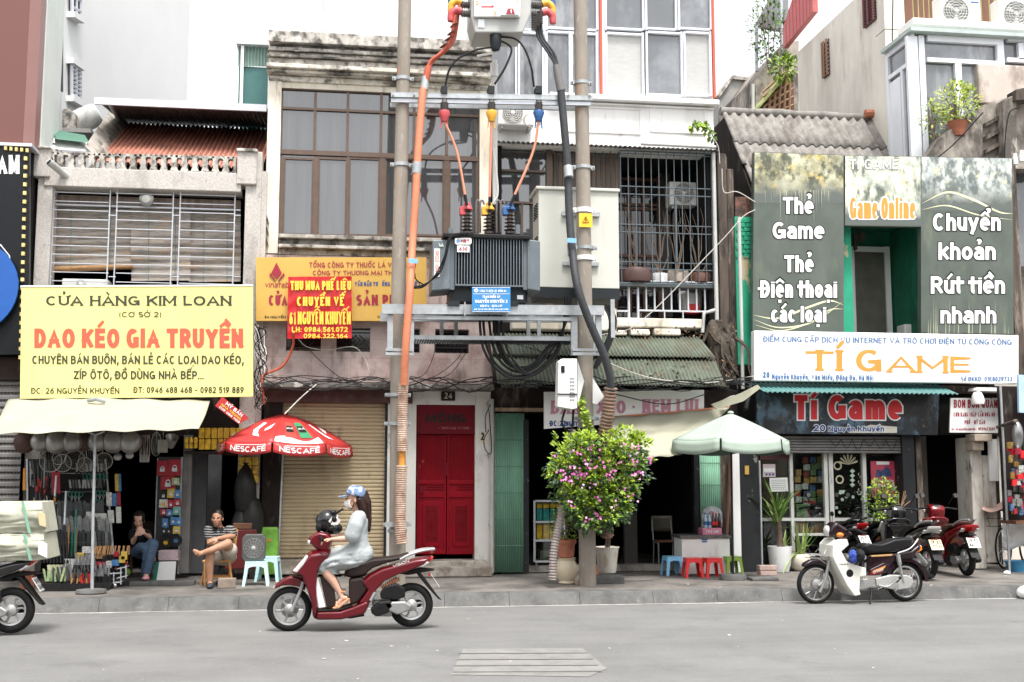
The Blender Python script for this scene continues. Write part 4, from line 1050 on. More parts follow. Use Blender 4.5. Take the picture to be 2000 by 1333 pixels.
# games boards
art1=mat('artwork_gold',(.36,.34,.20),.4,var=.5,vs=3,stains=[((.66,.64,.46),.48,.62,2.6,1,.9),((.04,.05,.035),.52,.64,4.5,.8,.85),((.75,.55,.15),.60,.72,6,1,.8)])
art2=mat('artwork_steel',(.42,.46,.44),.4,var=.4,vs=4,stains=[((.68,.70,.64),.47,.62,2.2,1,.9),((.07,.095,.095),.51,.63,5,.6,.85),((.70,.66,.30),.63,.72,7,1,.7)])
art3=mat('artwork_woods',(.38,.42,.36),.4,var=.4,vs=4,stains=[((.80,.80,.60),.46,.60,2.4,1,.95),((.06,.08,.07),.53,.66,5,.4,.9),((.85,.60,.16),.64,.74,5,1,.7)])
m_boardg=mat('board_slate_green',(.092,.110,.092),.4,var=.12,vs=2,stains=[((.060,.078,.062),.48,.66,1.8,.6,.7),((.20,.22,.14),.62,.78,3,.25,.4)])
m_ray=mat('pale_ray_ink',(.33,.34,.25),.45,var=.2,vs=9)
m_swoosh=mat('pale_gold_ink',(.74,.73,.46),.45,var=.15,vs=6)
Yb=18.25
def swoosh(mb,pts,w,Y):
 c=curve([P(u,v,Y)for u,v in pts],8);n=len(c)
 vs=[]
 for k,p in enumerate(c):
  h=w*math.sin(math.pi*(k+.4)/(n-.2))/ppm(Y)
  vs+=[p+V((0,0,h)),p-V((0,0,h))]
 mb.add(vs,[(2*k,2*k+1,2*k+3,2*k+2)for k in range(n-1)])
OUT=(m_ink,.05)
def board(q,label,art,av):
 B=tag(panel('billboard',q,Yb,.12,m_boardg),label,'billboard','games boards')
 mb=MB();(a,b,c,d)=q
 top=[(a[0]+1,a[1]+1),(b[0]-1,b[1]+1)]
 low=[(b[0]-1,av+26),(a[0]+1,av+26)]
 fade(art,(.098,.112,.100),P(b[0],av+14,Yb).z,P(b[0],av-22,Yb).z)
 mb.add([P(u,v,Yb-.002)for u,v in top+low],[tuple(range(len(top+low)))[::-1]])
 mb.build('artwork',art,B)
 return B
B=board([(1473,297),(1648,303),(1648,650),(1470,647)],'tall slate green board left of the recess, game-card and phone-card writing',art1,371)
mb=MB()
for k in range(26):
 u=random.uniform(1492,1622);v0=372;l=random.uniform(15,75);mb.pp([(u,v0),(u+random.uniform(.6,2),v0),(u+1.2,v0+l)],Yb-.003,.0005)
mb.build('light_rays',m_ray,B)
mb=MB()
swoosh(mb,[(1471,616),(1520,622),(1580,600),(1620,588),(1648,596)],2.2,Yb-.003);swoosh(mb,[(1471,624),(1520,640),(1580,632),(1620,606),(1648,604)],1.6,Yb-.0032);swoosh(mb,[(1471,634),(1530,646),(1600,622),(1648,588)],1.2,Yb-.0034)
mb.build('swoosh',m_swoosh,B)
for s,u0,vt,u1,vb in(('Thẻ',1529,385,1589,418),('Game',1509,434,1610,467),('Thẻ',1532,499,1589,532),('Điện thoại',1485,548,1635,582),('các loại',1506,598,1614,630)):
 text(s,u0,vt,u1,vb,Yb,m_inkwhite,B,w=.205,out=OUT,ls=.07)
B=board([(1650,304),(1799,306),(1799,443),(1650,441)],'short picture board over the recess with orange online-games writing',art3,414)
text('TÍ GAME',1659,311,1755,331,Yb,m_inkwhite,B,w=.16,ser=True,out=(m_inkgrey,.04));text('Game Online',1660,386,1788,427,Yb,m_inkorange,B,w=.14,out=(m_inkwhite,.07),ls=.05)
B=board([(1799,306),(1977,309),(1980,653),(1799,650)],'tall slate green board right of the recess, money transfer writing',art2,386)
mb=MB()
swoosh(mb,[(1800,398),(1850,376),(1900,390),(1950,414),(1978,418)],2.6,Yb-.003);swoosh(mb,[(1800,410),(1850,402),(1910,420),(1978,430)],1.4,Yb-.0034)
mb.build('swoosh',m_swoosh,B)
mb=MB()
for k in range(26):
 u=random.uniform(1812,1972);v0=652;l=random.uniform(15,80);mb.pp([(u,v0),(u+1.2,v0-l),(u+random.uniform(.8,2.2),v0)],Yb-.0025,.0005)
mb.build('light_rays',m_ray,B)
for s,u0,vt,u1,vb in(('Chuyển',1822,417,1955,451),('khoản',1833,474,1945,508),('Rút tiền',1818,540,1963,574),('nhanh',1837,599,1946,632)):
 text(s,u0,vt,u1,vb,Yb,m_inkwhite,B,w=.205,out=OUT,ls=.07)
# main sign
Sg=tag(panel('shop_sign',[(1473,646),(1990,655),(1990,750),(1473,744)],17.95,.16,m_whitesign,bevel=.015),'long white sign board with big orange letters under the games boards','sign')
sl=6.0/470
text('ĐIỂM CUNG CẤP DỊCH VỤ INTERNET VÀ TRÒ CHƠI ĐIỆN TỬ CÔNG CỘNG',1491,657,1976,668,17.95,m_inkblue2,Sg,w=.17,slope=sl,con=.3)
text('TÍ',1573,683,1645,724,17.95,m_inkorange,Sg,w=.27,ser=True,con=.55,slope=sl);text('G',1672,681,1722,728,17.95,m_inkorange,Sg,w=.23,ser=True,con=.5);text('AME',1733,694,1896,728,17.95,m_inkorange,Sg,w=.25,ser=True,con=.55,slope=sl)
text('20',1490,727,1503,738,17.95,m_inkblue2,Sg,w=.22);text('Nguyễn Khuyến, Văn Miếu, Đống Đa, Hà Nội',1508,731,1706,741,17.95,m_inkblue2,Sg,w=.17,slope=sl)
text('Số ĐKKD: 01E8029733',1877,736,1977,745,17.95,m_inkblue2,Sg,w=.17)
mb=MB();corr(mb,(P(1490,768,17.75).x,17.7,P(1680,768,17.7).z),(P(1872,768,17.7).x,17.7,P(1680,768,17.7).z),(P(1872,768,17.7).x,18.35,P(1680,750,18.3).z),(P(1490,768,17.75).x,18.35,P(1680,750,18.3).z),40,.012,1)
A=solo(mb,'narrow_awning',m_teal,'narrow teal corrugated awning between the white sign and the black fascia','awning',solid=.006)
# black fascia sign
art4=mat('night_artwork',(.018,.026,.036),.35,var=.5,vs=3,stains=[((.09,.17,.24),.54,.66,2.4,.7,.8),((.007,.007,.009),.50,.58,5,.5,.95),((.5,.48,.30),.68,.76,2.6,1,.7),((.10,.07,.05),.60,.72,3.3,1,.5)])
Bs=tag(panel('shop_sign',[(1478,764),(1834,770),(1832,850),(1480,847)],18.25,.1,art4),'dark picture sign with large red letters above the games shop window','sign')
MB().pp([(1752,834),(1752,846),(1655,846),(1700,830)],18.247,.002).build('pale_patch',mat('pale_patch',(.6,.58,.5),.5),Bs)
text('Tí',1552,772,1596,820,18.25,m_blackred,Bs,w=.25,out=(m_inkwhite,.055),ls=.14);text('Game',1618,772,1762,820,18.25,m_blackred,Bs,w=.25,out=(m_inkwhite,.055),ls=.12)
text('20',1589,830,1612,843,18.25,m_inkblue,Bs,w=.24,ser=True,out=(m_inkwhite,.09));text('Nguyễn Khuyến',1618,833,1727,843,18.25,m_inkblue,Bs,w=.22,ser=True,out=(m_inkwhite,.09))
# passage, right pillar, rice-stall sign
mb=MB();mb.wb(1900,855,1922,1112,18.3,.5);mb.wb(1922,890,1948,1100,18.35,.4);PR=mb.build('passage_pier',mat('peeling_white',(.58,.54,.48),.85,var=.12,vs=4,stains=[((.24,.19,.14),.56,.70,3.5,.3,.8),(BLK,.64,.72,5,.4,.8)],bump=.35,bs=30),TG,bevel=.02)
mb=MB();xq=P(1806,900,18.6).x;mb.box(xq,P(2080,900,18.6).x,23,23.1,SW,4);mb.box(P(1905,900,18.8).x,P(1905,900,18.8).x+.1,18.8,23,SW,3.5);mb.box(xq,P(2080,900,18.6).x,18.7,23,P(1850,845,18.6).z,P(1850,760,18.6).z);mb.wb(1834,768,1990,850,18.62,.1);mb.build('passage_walls',m_dark,TG)
q=[(1857,778),(1951,778),(1949,846),(1855,845)]
Rs=tag(panel('food_sign',q,18.15,.03,m_whitesign),'small white sign with crimson writing hanging over the dark passage','sign')
text('BON BON QUÁN',1863,781,1948,797,18.15,m_inkcrim,Rs,w=.15,ls=.08);text('- CƠM RANG THẬP CẨM DƯA BÒ -',1858,806,1948,814,18.15,m_inkcrim,Rs,w=.16);text('PHỞ - MỲ XÀO',1884,821,1924,829,18.15,m_inkcrim,Rs,w=.16)
text('ĐC: 20 NGUYỄN KHUYẾN -',1859,837,1908,841,18.15,m_inkcrim,Rs,w=.2);text('0929673559',1911,835,1943,841,18.15,m_inkcrim,Rs,w=.2)
mb=MB();mb.lathe([(.02,.0),(.06,-.02),(.09,-.08),(.11,-.16),(.10,-.22),(.02,-.23)],P(1909,764,17.95),14)
solo(mb,'outdoor_lamp',m_acwhite,'unlit white lamp hanging over the crimson-lettered food sign','lamp')
solo(MB().pp([(1908,757),(1972,758),(1976,766),(1906,763)],17.9,.25),'sheet_awning',m_white,'little white sheet awning over the crimson-lettered food sign','awning')
mb=MB();mb.wb(1904,848,1938,862,18.0,.3);mb.wb(1900,858,1922,880,18.1,.25);solo(mb,'meter_box',mat('dirty_tan_box',(.34,.28,.22),.8,var=.2,vs=7),'dirty tan meter box under the food sign on the passage pier','meter box',bevel=.01)
solo(MB().wb(1932,858,1949,940,18.32,.03),'notice_board',m_whitesign,'plain white panel fixed high on the peeling passage pier','panel')
# stall at the right edge
ST=thing('stall','sundries stall with hanging red and silver goods at the right edge','stall',P(2000,1120,17.6))
xs=P(1966,930,17.6).x
mb=MB();mb.box(xs+.02,xs+1.6,17.75,17.8,1.0,3.2);mb.build('back_board',m_dark2,ST)
mb=MB();mb.box(xs,xs+1.6,17.4,17.9,.95,1.0);mb.build('shelf',m_brownwood,ST)
mb=MB();mb.cyl((xs+.03,17.7,SW),(xs+.03,17.7,3.2),.02);mb.cyl((xs+1.5,17.7,SW),(xs+1.5,17.7,3.2),.02);mb.each('leg',m_steel,ST)
m_alloyish=mat('blister_grey',(.22,.21,.20),.35,.3,var=.5,vs=30)
mats_=[m_inkcrim,m_blackred,m_alloyish,pk[2],m_ink,pk[4],pk[1],m_alloyish]
nm_=['dark red','red','silver','gold','black','white','blue','silver']
for k in range(70):
 i=random.randrange(8);u=random.uniform(1968,2006);v=random.uniform(862,995);h=random.uniform(6,16)
 if v<905:i=random.choice((0,1,1,4,3))
 mb=MB();mb.pp([(u,v),(u+random.uniform(5,11),v+random.uniform(-1,1)),(u+random.uniform(5,11),v+h),(u,v+h)],17.62-.003*k,.04)
 solo(mb,'hanging_ware',mats_[i],'%s packaged ware hanging on the sundries stall at the right edge'%nm_[i],'ware','wares hung on the right-hand stall',bevel=.004)
solo(MB().pp([(1989,732),(2030,735),(2030,808),(1991,806)],17.5,.05),'shop_sign',mat('pale_blue_sign',(.40,.55,.72),.4),'pale blue sign cut off at the right edge','sign')
mb=MB();mb.ell(P(1988,850,17.3),(.09,.08,.22),12,9)
solo(mb,'plastic_bag',glassmat('cloudy_bag',(.6,.6,.6),.35,.3),'clear plastic bag hanging beside the pale blue sign','bag')
solo(MB().cyl(P(1948,835,17.9),P(1985,822,17.2),.03),'wooden_pole',m_rot,'rough wooden awning arm beside the food sign','pole')
# ================================================================== buildings above on the right
RB=thing('rear_building','tall weathered house with red sheet cladding, balcony and white conservatory, upper right','building',P(1800,900,21))
xw=P(1730,100,20.5).x
zt=P(1551,100,24.8).z;zc=P(1900,62,20.4).z
mb=MB();mb.box(xw,xw+.3,20.905,24.9,SW,zt);mb.build('side_wall',m_oldwall,RB)
mb=MB();mb.box(xw+.3,xw+7,24.5,24.9,SW,zt);mb.box(xw,xw+7,20.5,20.9,SW,zc-.02);mb.box(xw,xw+.42,20.5,20.9,zc,zt);mb.box(xw+.42,xw+7,22.3,22.4,zc,zt);mb.build('front_wall',m_oldwall,RB)
mb=MB();pw=lambda u,v:V((xw-.2,0,0))+V((0,P(u,v,20.5*1046/(u-684)).y,P(u,v,20.5*1046/(u-684)).z));mb.prism([pw(1533,95),pw(1533,56),pw(1556,-4),pw(1598,-110),pw(1598,24)],(.12,0,0));mb.build('red_cladding',m_redclad,RB)
mb=MB()
for k in range(1,9):u=1533+k*7.4;q=pw(u,95-(u-1533)*1.09);t_=pw(u,56-(u-1533)*2.5);mb.box(xw-.206,xw-.201,q.y,q.y+.03,q.z,t_.z)
mb.build('cladding_seams',m_blackred,RB)
def sidewin(u0,u1,v0,v1,m,n):
 y0=20.5*(1730-684)/(u0-684);y1=20.5*(1730-684)/(u1-684)
 za,zb=P(u1,v1,y1).z,P(u1,v0,y1).z
 f=MB().box(xw-.02,xw+.02,y1,y0,za,zb).build('window',m_darkglass,RB)
 mb=MB()
 for k in range(n):mb.box(xw-.05,xw-.02,y1,y0,za+(zb-za)*(k+.1)/n,za+(zb-za)*(k+.45)/n)
 for y in(y1,(y0+y1)/2,y0-.06):mb.box(xw-.07,xw-.05,y,y+.06,za,zb)
 mb.build('frame',m,f)
sidewin(1600,1612,75,145,mat('rust_frame',(.22,.12,.07),.7),9);sidewin(1690,1714,-40,38,mat('ox_frame',(.14,.04,.04),.6),14)
mb=MB();mb.box(xw+.28,xw+7,19.9,22.3,zc-.12,zc);mb.build('balcony_slab',m_white,RB)
mb=MB();zr2=zc+.95
for k in range(14):mb.cyl((xw+.5+k*.11,20.3,zc),(xw+.5+k*.11,20.3,zr2),.009,n=5)
mb.cyl((xw+.4,20.3,zr2),(xw+5,20.3,zr2),.014);mb.cyl((xw+.4,20.3,zc+.1),(xw+5,20.3,zc+.1),.012)
for k in range(30):mb.cyl((xw+2.1+k*.11,20.3,zc),(xw+2.1+k*.11,20.3,zr2),.009,n=5)
mb.build('balcony_rail',mat('olive_rail',(.36,.33,.12),.5),RB)
mb=MB();mb.box(xw+1.2,xw+2.4,22.2,22.28,zc,zc+2.1);mb.box(xw+3,xw+4.4,22.2,22.28,zc,zc+2.1);mb.each('balcony_door',m_brownwood,RB)
# conservatory
yc0,yc1=19.4,20.48;zlo=P(1900,360,yc0).z;zhi=P(1890,72,yc0).z
CV=MB().box(xw+.02,xw+6,yc0+.08,yc1,zlo-1.5,zhi-.02).build('conservatory',m_glass2,RB)
mb=MB()
def fr(u0,v0,u1,v1,d=.0):mb.wb(u0,v0,u1,v1,yc0-d,.08)
fr(1778,71,1799,420,.014)
for u0,u1 in((1801,1812),(1955,1968)):fr(u0,70,u1,400)
for v0,v1 in((72,84),(116,124)):fr(1812,v0,1955,v1,.005);fr(1968,v0,2100,v1,.005)
for u0,u1 in((1872,1884),):fr(u0,124,u1,400,.005)
fr(1990,84,2000,116,.005)
zz=lambda v:P(1790,v,yc0).z
mb.box(xw-.03,xw+.03,yc0,yc0+.1,zlo-1.5,zhi);mb.box(xw-.03,xw+.02,yc1-.1,yc1,zlo-1.5,zhi);mb.box(xw-.028,xw+.02,yc0+.1,yc1-.1,zhi-.10,zhi);mb.box(xw-.028,xw+.02,yc0+.1,yc1-.1,zz(122),zz(114));mb.box(xw-.026,xw+.02,yc0+.42,yc0+.5,zlo-1.5,zz(122))
mb.box(xw-.012,xw+.018,yc0+.55,yc1-.1,zlo-1.5,zz(130));mb.build('conservatory_frame',m_bluewhite,CV)
mb=MB();mb.box(xw-.12,xw+6,yc0-.15,yc1,zhi,zhi+.07);mb.build('conservatory_roof',mat('grey_green_trim',(.42,.48,.46),.5),CV)
def ac_unit(label,p,w,h,d,fanpos=.38):
 T=thing('air_conditioner',label,'air conditioner',p)
 z=V(p)
 MB().box(z.x,z.x+w,z.y,z.y+d,z.z,z.z+h).build('casing',m_acwhite,T,bevel=.02)
 c=V((z.x+w*fanpos,z.y-.004,z.z+h*.5));r_=h*.42
 mb=MB();mb.lathe([(r_,.0),(r_,.006),(.001,.006)],c,28,Matrix.Rotation(R(90),3,'X'));F=mb.build('fan_recess',mat('fan_shadow_grey',(.16,.16,.155),.6),T)
 mb=MB()
 for k in range(3):
  a=k*2.094+.5;mb.prism([c+V((0,-.007,0)),c+V((r_*.8*math.cos(a-.3),-.007,r_*.8*math.sin(a-.3))),c+V((r_*.9*math.cos(a+.25),-.007,r_*.9*math.sin(a+.25)))],(0,-.004,0))
 mb.build('blade',m_pvc,F)
 mb=MB()
 for k in range(5):mb.tube([c+V((r_*(k+1)/5*math.cos(a),-.022,r_*(k+1)/5*math.sin(a)))for a in[j*math.pi/12 for j in range(24)]],.004,4,close=True)
 for k in range(9):z_=c.z-r_+r_*2*(k+.5)/9;hw=math.sqrt(max(0,r_**2-(z_-c.z)**2));mb.tube([(c.x-hw,c.y-.02,z_),(c.x+hw,c.y-.02,z_)],.0035,4)
 mb.ell(c+V((0,-.024,0)),(.035,.01,.035),10,6);mb.build('grille',m_acwhite,F)
 mb=MB();mb.box(z.x+.05,z.x+.09,z.y+.05,z.y+d,z.z-.05,z.z);mb.box(z.x+w-.09,z.x+w-.05,z.y+.05,z.y+d,z.z-.05,z.z);mb.each('bracket',m_steel,T)
 return T
p=P(1838,50,20.0);A1=ac_unit('white air conditioner on the balcony above the conservatory, fully in view',p,.84,.62,.32)
mb=MB();mb.box(p.x+.64,p.x+.80,p.y-.004,p.y,p.z+.49,p.z+.52);mb.build('badge',m_inkblue2,A1)
p=P(1953,56,20.05);ac_unit('white air conditioner cut off by the right edge above the conservatory',p,.84,.62,.32,.42)
p=P(973,243,18.2);A1=ac_unit('white air conditioner on brackets under the crossarm',p,.60,.40,.3,.40)
p=P(1308,400,19.2);ac_unit('dusty air conditioner in the shade inside the balcony cage',p,.62,.42,.3,.42)
p=P(120,566,18.72);ac_unit('air conditioner half hidden behind the yellow sign and window grille',p,.70,.18,.3,.42)
p=P(1767,652,19.0);ac_unit('small air conditioner on the slab in the green recess',p,.42,.17,.3,.6)
# old mossy wall, right
OW=thing('old_wall','sloping mouldy wall with a plaster block above the games boards, right edge','wall',P(1920,300,18.9))
mb=MB();mb.pp([(1800,330),(1835,272),(1850,258),(1918,206),(1985,186),(2060,172),(2060,330)],18.95,.35);mb.build('sloping_wall',m_moss,OW)
mb=MB();mb.wb(1912,128,2080,206,19.35,.5);mb.build('plaster_block',mat('pink_grey_plaster',(.52,.45,.40),.85,var=.1,vs=2,stains=[((.25,.2,.17),.5,.68,2.5,.6,.8),((.7,.66,.6),.6,.7,4,.6,.6)],bump=.3,bs=30),OW,bevel=.03)
mb=MB();mb.pp([(1958,196),(1985,184),(1988,330),(1962,330)],18.72,.2);mb.build('buttress',m_moss,OW,bevel=.015)
mb=MB()
for k in range(4):mb.pp([(1925,240+k*26),(1958,222+k*26),(1958,230+k*26),(1925,248+k*26)],18.85,.1)
mb.each('louvre',m_rot,OW)
mb=MB();mb.pp([(1985,175),(2060,160),(2060,190),(1985,196)],18.6,.3);mb.wb(1976,310,1994,740,18.55,.3);mb.build('post',m_rot,OW)
mb=MB();mb.lathe([(.05,0),(.05,.13),(.035,.14),(.035,.2)],P(1983,322,18.3),10);mb.lathe([(.05,0),(.05,.13),(.035,.14),(.035,.2)],P(1996,316,18.3),10);mb.each('insulator',m_acwhite,OW)
# far houses behind the roof
FH=thing('far_house','mossy old house with lattice shutters behind the corrugated roof','building',P(1510,900,27))
mb=MB();mb.pp([(1476,300),(1476,150),(1500,125),(1530,85),(1560,80),(1560,300)],27,3);mb.build('wall',m_moss,FH)
mb=MB();mb.pp([(1488,222),(1488,208),(1548,130),(1552,222)],26.7,.1);L_=mb.build('lattice',m_brownwood,FH)
mb=MB()
for k in range(6):mb.tube([P(1492+k*10,222,26.6),P(1494+k*10,206-k*13,26.6)],.03,4)
for k in range(6):mb.tube([P(1490,220-k*10+10,26.62),P(1550,205-k*16,26.62)],.03,4)
mb.build('lattice_bars',mat('tan_lattice',(.30,.18,.10),.7),L_)
mb=MB();mb.pp([(1484,210),(1484,204),(1550,122),(1552,132)],26.5,.6);mb.build('awning_edge',mat('lime_edge',(.38,.42,.16),.7),FH)
mb=MB();mb.pp([(1475,50),(1505,-4),(1540,-30),(1540,60),(1518,58)],27.5,.15);mb.build('shed_roof',m_greysheet,FH)
mb=MB();mb.cyl(P(1527,100,27.2),P(1525,-20,27.2),.05);mb.cyl(P(1478,140,27.2),P(1478,50,27.2),.04);mb.each('roof_post',m_steel,FH)
GBk=thing('far_house','plain grey concrete block roof far behind, left of the mossy house','building',P(1440,900,30))
mb=MB();mb.pp([(1404,300),(1404,185),(1430,150),(1430,300)],30,2);mb.pp([(1430,300),(1430,152),(1478,158),(1478,300)],30.01,2);mb.build('wall',m_greyblock,GBk)
mb=MB();mb.pp([(1402,186),(1431,147),(1480,154),(1480,160),(1431,154),(1406,190)],29.9,2.2);mb.build('roof_edge',m_mould,GBk)
mb=MB();mb.cyl(P(1471,225,27),P(1471,165,27),.04);solo(mb,'vent_pipe',m_pvc,'thin grey vent pipe standing left of the mossy house','pipe')
# ================================================================== concrete poles, transformer platform and cables
m_pole=mat('pole_concrete',(.275,.24,.20),.85,var=.12,vs=5,zs=.3,stains=[((.20,.17,.14),.55,.75,4,.25,.7),((.42,.20,.11),.64,.74,7,.25,.7),((.5,.47,.43),.62,.75,14,.3,.6)],bump=.25,bs=60)
m_orange=mat('orange_duct',(.60,.205,.105),.5,var=.08,vs=6,zs=3,stains=[((.42,.12,.06),.6,.75,8,.4,.5)])
m_orange2=mat('dusty_orange_cable',(.62,.26,.16),.55,var=.1)
m_redcab=mat('brick_red_cable',(.44,.085,.04),.5,var=.12,vs=12)
m_cable=mat('black_cable',(.009,.009,.010),.5,var=.3,vs=20)
m_greycab=mat('taped_grey_cable',(.028,.030,.034),.6,var=.35,vs=14,zs=3)
m_tank=mat('transformer_grey',(.125,.148,.165),.45,.1,var=.1,vs=4,stains=[((.12,.13,.14),.55,.75,3,.4,.6),((.33,.34,.34),.64,.78,7,.4,.4)])
m_tankdk=mat('transformer_dark_grey',(.020,.024,.027),.5,.1,var=.15)
m_porc=mat('brown_porcelain',(.065,.048,.042),.25,var=.15)
m_silic=mat('grey_silicone',(.15,.14,.135),.5,var=.1)
m_capred,m_capyel,m_capblue=mat('cap_red',(.52,.075,.085),.5,var=.1),mat('cap_yellow',(.72,.38,.04),.5,var=.1),mat('cap_blue',(.03,.11,.30),.5,var=.1)
m_cab=mat('cabinet_cream',(.56,.56,.50),.45,var=.03,vs=2,stains=[((.38,.37,.32),.6,.8,3,.3,.5)])
m_conduit=mat('ribbed_conduit',(.24,.15,.11),.6,var=.25,vs=10,stains=[((.14,.09,.07),.55,.7,9,1,.7)])
m_conduit2=mat('pale_ribbed_conduit',(.56,.42,.33),.6,var=.2,vs=10,stains=[((.30,.15,.09),.52,.68,6,1,.7)])
m_bluetag=mat('pale_blue_tag',(.20,.44,.72),.45,var=.06)
m_bluesign=mat('utility_blue',(.035,.22,.50),.4,var=.04)
YP=16.5
def pole(label,pts,r0,r1):
 T=thing('utility_pole',label,'utility pole',P(pts[-1][0],pts[-1][1],YP)*1.0,group='concrete poles of the transformer platform')
 c=[P(u,v,YP)for u,v in pts];c[-1].z=SW-.05
 n=len(c);cs=curve(c,5);m=len(cs)
 mb=MB();mb.tube(cs,[r0+(r1-r0)*k/(m-1)for k in range(m)],20);mb.build('shaft',m_pole,T)
 return T
PL=pole('left concrete pole with orange cable and salmon ribbed conduit',[(793,-140),(791,0),(784,300),(778,600),(777,900),(776,1138)],.088,.118)
PR_=pole('right concrete pole with the yellow warning plate and bougainvillea',[(1131,-140),(1133,0),(1138,300),(1142,600),(1145,900),(1148,1142)],.095,.124)
def hoop(T,u,v,r,h=.05,m=m_steel,ears=True):
 c=P(u,v,YP);mb=MB();mb.lathe([(r,-h/2),(r+.012,-h/2),(r+.012,h/2),(r,h/2)],c,20,caps=False)
 if ears:
  for s in(-1,1):mb.box(c.x+s*(r+.03)-.03,c.x+s*(r+.03)+.03,YP-.03,YP+.03,c.z-h/2,c.z+h/2);mb.cyl((c.x+s*(r+.04),YP-.07,c.z),(c.x+s*(r+.04),YP+.07,c.z),.012,n=6)
 mb.build('steel_band',m,T)
for u,v,r in((787,155,.098),(784,323,.104),(777,772,.125),(776,828,.128),(776,1025,.138)):hoop(PL,u,v,r)
for u,v,r in((1135,163,.102),(1139,328,.110),(1143,485,.116),(1144,818,.135)):hoop(PR_,u,v,r)
hoop(PR_,1140,412,.113,.07,m_whitesign);hoop(PR_,1142,505,.117,.07,m_whitesign);hoop(PR_,1145,840,.140,.04,m_cable)
Wp=MB().wb(1131,417,1157,444,YP-.14,.01).build('warning_plate',mat('warning_yellow',(.80,.52,.03),.45),PR_)
mb=MB();mb.tube([P(1138,435,YP-.145),P(1144,423,YP-.145),P(1150,435,YP-.145)],.006,4,close=True);mb.tube([P(1144,426,YP-.145),P(1142.5,430,YP-.145),P(1145.5,430,YP-.145),P(1144,434,YP-.145)],.005,4);mb.build('warning_mark',m_inkcrim,Wp)
MB().wb(1131,854,1149,870,YP-.15,.01).build('stuck_notice',m_white,PR_)
mb=MB();mb.wb(752,1020,798,1030,YP-.16,.05);mb.wb(757,1034,795,1041,YP-.10,.05);mb.build('clamp_channel',m_steel,PL)
# ---- crossarm
CA=thing('crossarm','galvanised steel crossarm carrying the red, yellow and blue cable heads','crossarm',P(960,185,YP-.15))
a,b=P(764,180,YP-.17),P(1158,187,YP-.17)
def beam(mb,a,b,h,w,t=.008):
 a,b=V(a),V(b)
 for o,hh,yy,ww in((0,t,0,w),(-h+t,t,0,w)):mb.prism([a+V((0,yy,o)),b+V((0,yy,o)),b+V((0,yy,o-hh)),a+V((0,yy,o-hh))],(0,ww,0))
 mb.prism([a+V((0,w-t,-t)),b+V((0,w-t,-t)),b+V((0,w-t,-h+t)),a+V((0,w-t,-h+t))],(0,t,0))if 0 else mb.prism([a+V((0,.002,-t)),b+V((0,.002,-t)),b+V((0,.002,-h+t)),a+V((0,.002,-h+t))],(0,t,0))
for dy,nm in((0,'front_channel'),(.46,'rear_channel')):
 mb=MB();beam(mb,a+V((0,dy,0)),b+V((0,dy,0)),.075,.05);mb.build(nm,m_steel,CA)
mb=MB();beam(mb,a+V((0,.03,-.085)),P(1155,198,YP-.17)+V((0,.03,0)),.055,.05);mb.build('lower_angle',m_silver,CA)
for u in(868,960,1053):MB().wb(u-6,168,u+6,182,YP-.20,.22).build('clamp',m_tankdk,CA)
mb=MB()
for u in(768,809,1110,1152):mb.cyl(P(u,186,YP-.22),P(u,186,YP+.3),.014,n=6)
mb.each('bolt',m_steel,CA)
HG='coloured cable heads hung from the crossarm'
for(u,m,nm,low,tgt,mid)in((868,m_capred,'red',238,(912,398),(893,300)),(960,m_capyel,'yellow',238,(956,398),(958,320)),(1052,m_capblue,'blue',243,(996,398),(1040,300))):
 T=thing('cable_termination','%s plastic cable head with ribbed insulator hanging from the crossarm'%nm,'cable head',P(u,200,YP-.1),group=HG)
 mb=MB();c=P(u,198,YP-.12);prof=[]
 for k in range(7):prof+=[(.045,-.02-k*.02),(.062,-.03-k*.02)]
 mb.lathe([(.04,.05)]+prof+[(.05,-.165)],c,14);mb.build('insulator',m_silic,T)
 mb=MB();mb.lathe([(.075,-.15),(.085,-.18),(.06,-.26),(.045,-.31),(.02,-.31)],c,14)
 for s in(-1,1):mb.prism([c+V((s*.03,0,-.28)),c+V((s*.05,0,-.28)),c+V((s*.06,0,-.42)),c+V((s*.04,0,-.40))],(0,.02,0))
 mb.build('cap',m,T)
 e=P(tgt[0],tgt[1]+4,16.4);k=c+V((0,0,-.3));md=P(mid[0],mid[1],16.42)
 cs=curve([k,md,e],10);q=int(len(cs)*.86)
 T2=thing('jumper_cable','orange jumper cable from the %s cable head down to the transformer'%nm,'cable',k,group='orange jumper cables to the transformer')
 MB().tube(cs[:q+1],.019,8).build('orange_sheath',m_orange2,T2);MB().tube(cs[q:],.021,8).build('black_end',m_cable,T2)
# ---- load-break switch at the top
SWb=thing('load_break_switch','grey and white switch box with coloured bushings high between the poles','electrical switch',P(970,60,16.4))
y0=16.2
mb=MB();mb.pp([(922,-60),(1040,-60),(1036,28),(1022,64),(928,64),(920,32)],y0,.6);mb.build('tank',mat('switch_grey',(.42,.42,.40),.5,var=.06),SWb,bevel=.02)
mb=MB();mb.pp([(925,-60),(1020,-60),(1016,33),(926,33)],y0-.06,.05);Pt=mb.build('front_plate',m_acwhite,SWb,bevel=.012)
mb=MB();mb.pp([(980,10),(990,-20),(1012,-20),(1017,10),(1012,30),(978,30)],y0-.12,.06);mb.build('indicator_hood',m_acwhite,SWb,bevel=.012)
MB().pp([(992,17),(1002,17),(1006,28),(988,28)],y0-.125,.004).build('red_indicator',m_inkcrim,SWb)
text('1',996.5,18.5,999.5,26,y0-.125,m_inkwhite,SWb,w=.25);text('2',929,2,935,10,y0-.06,m_inkorange,SWb);text('3',963,22,969,30,y0-.06,m_inkorange,SWb);text('1',1007,-2,1011,6,y0-.12,m_inkorange,SWb)
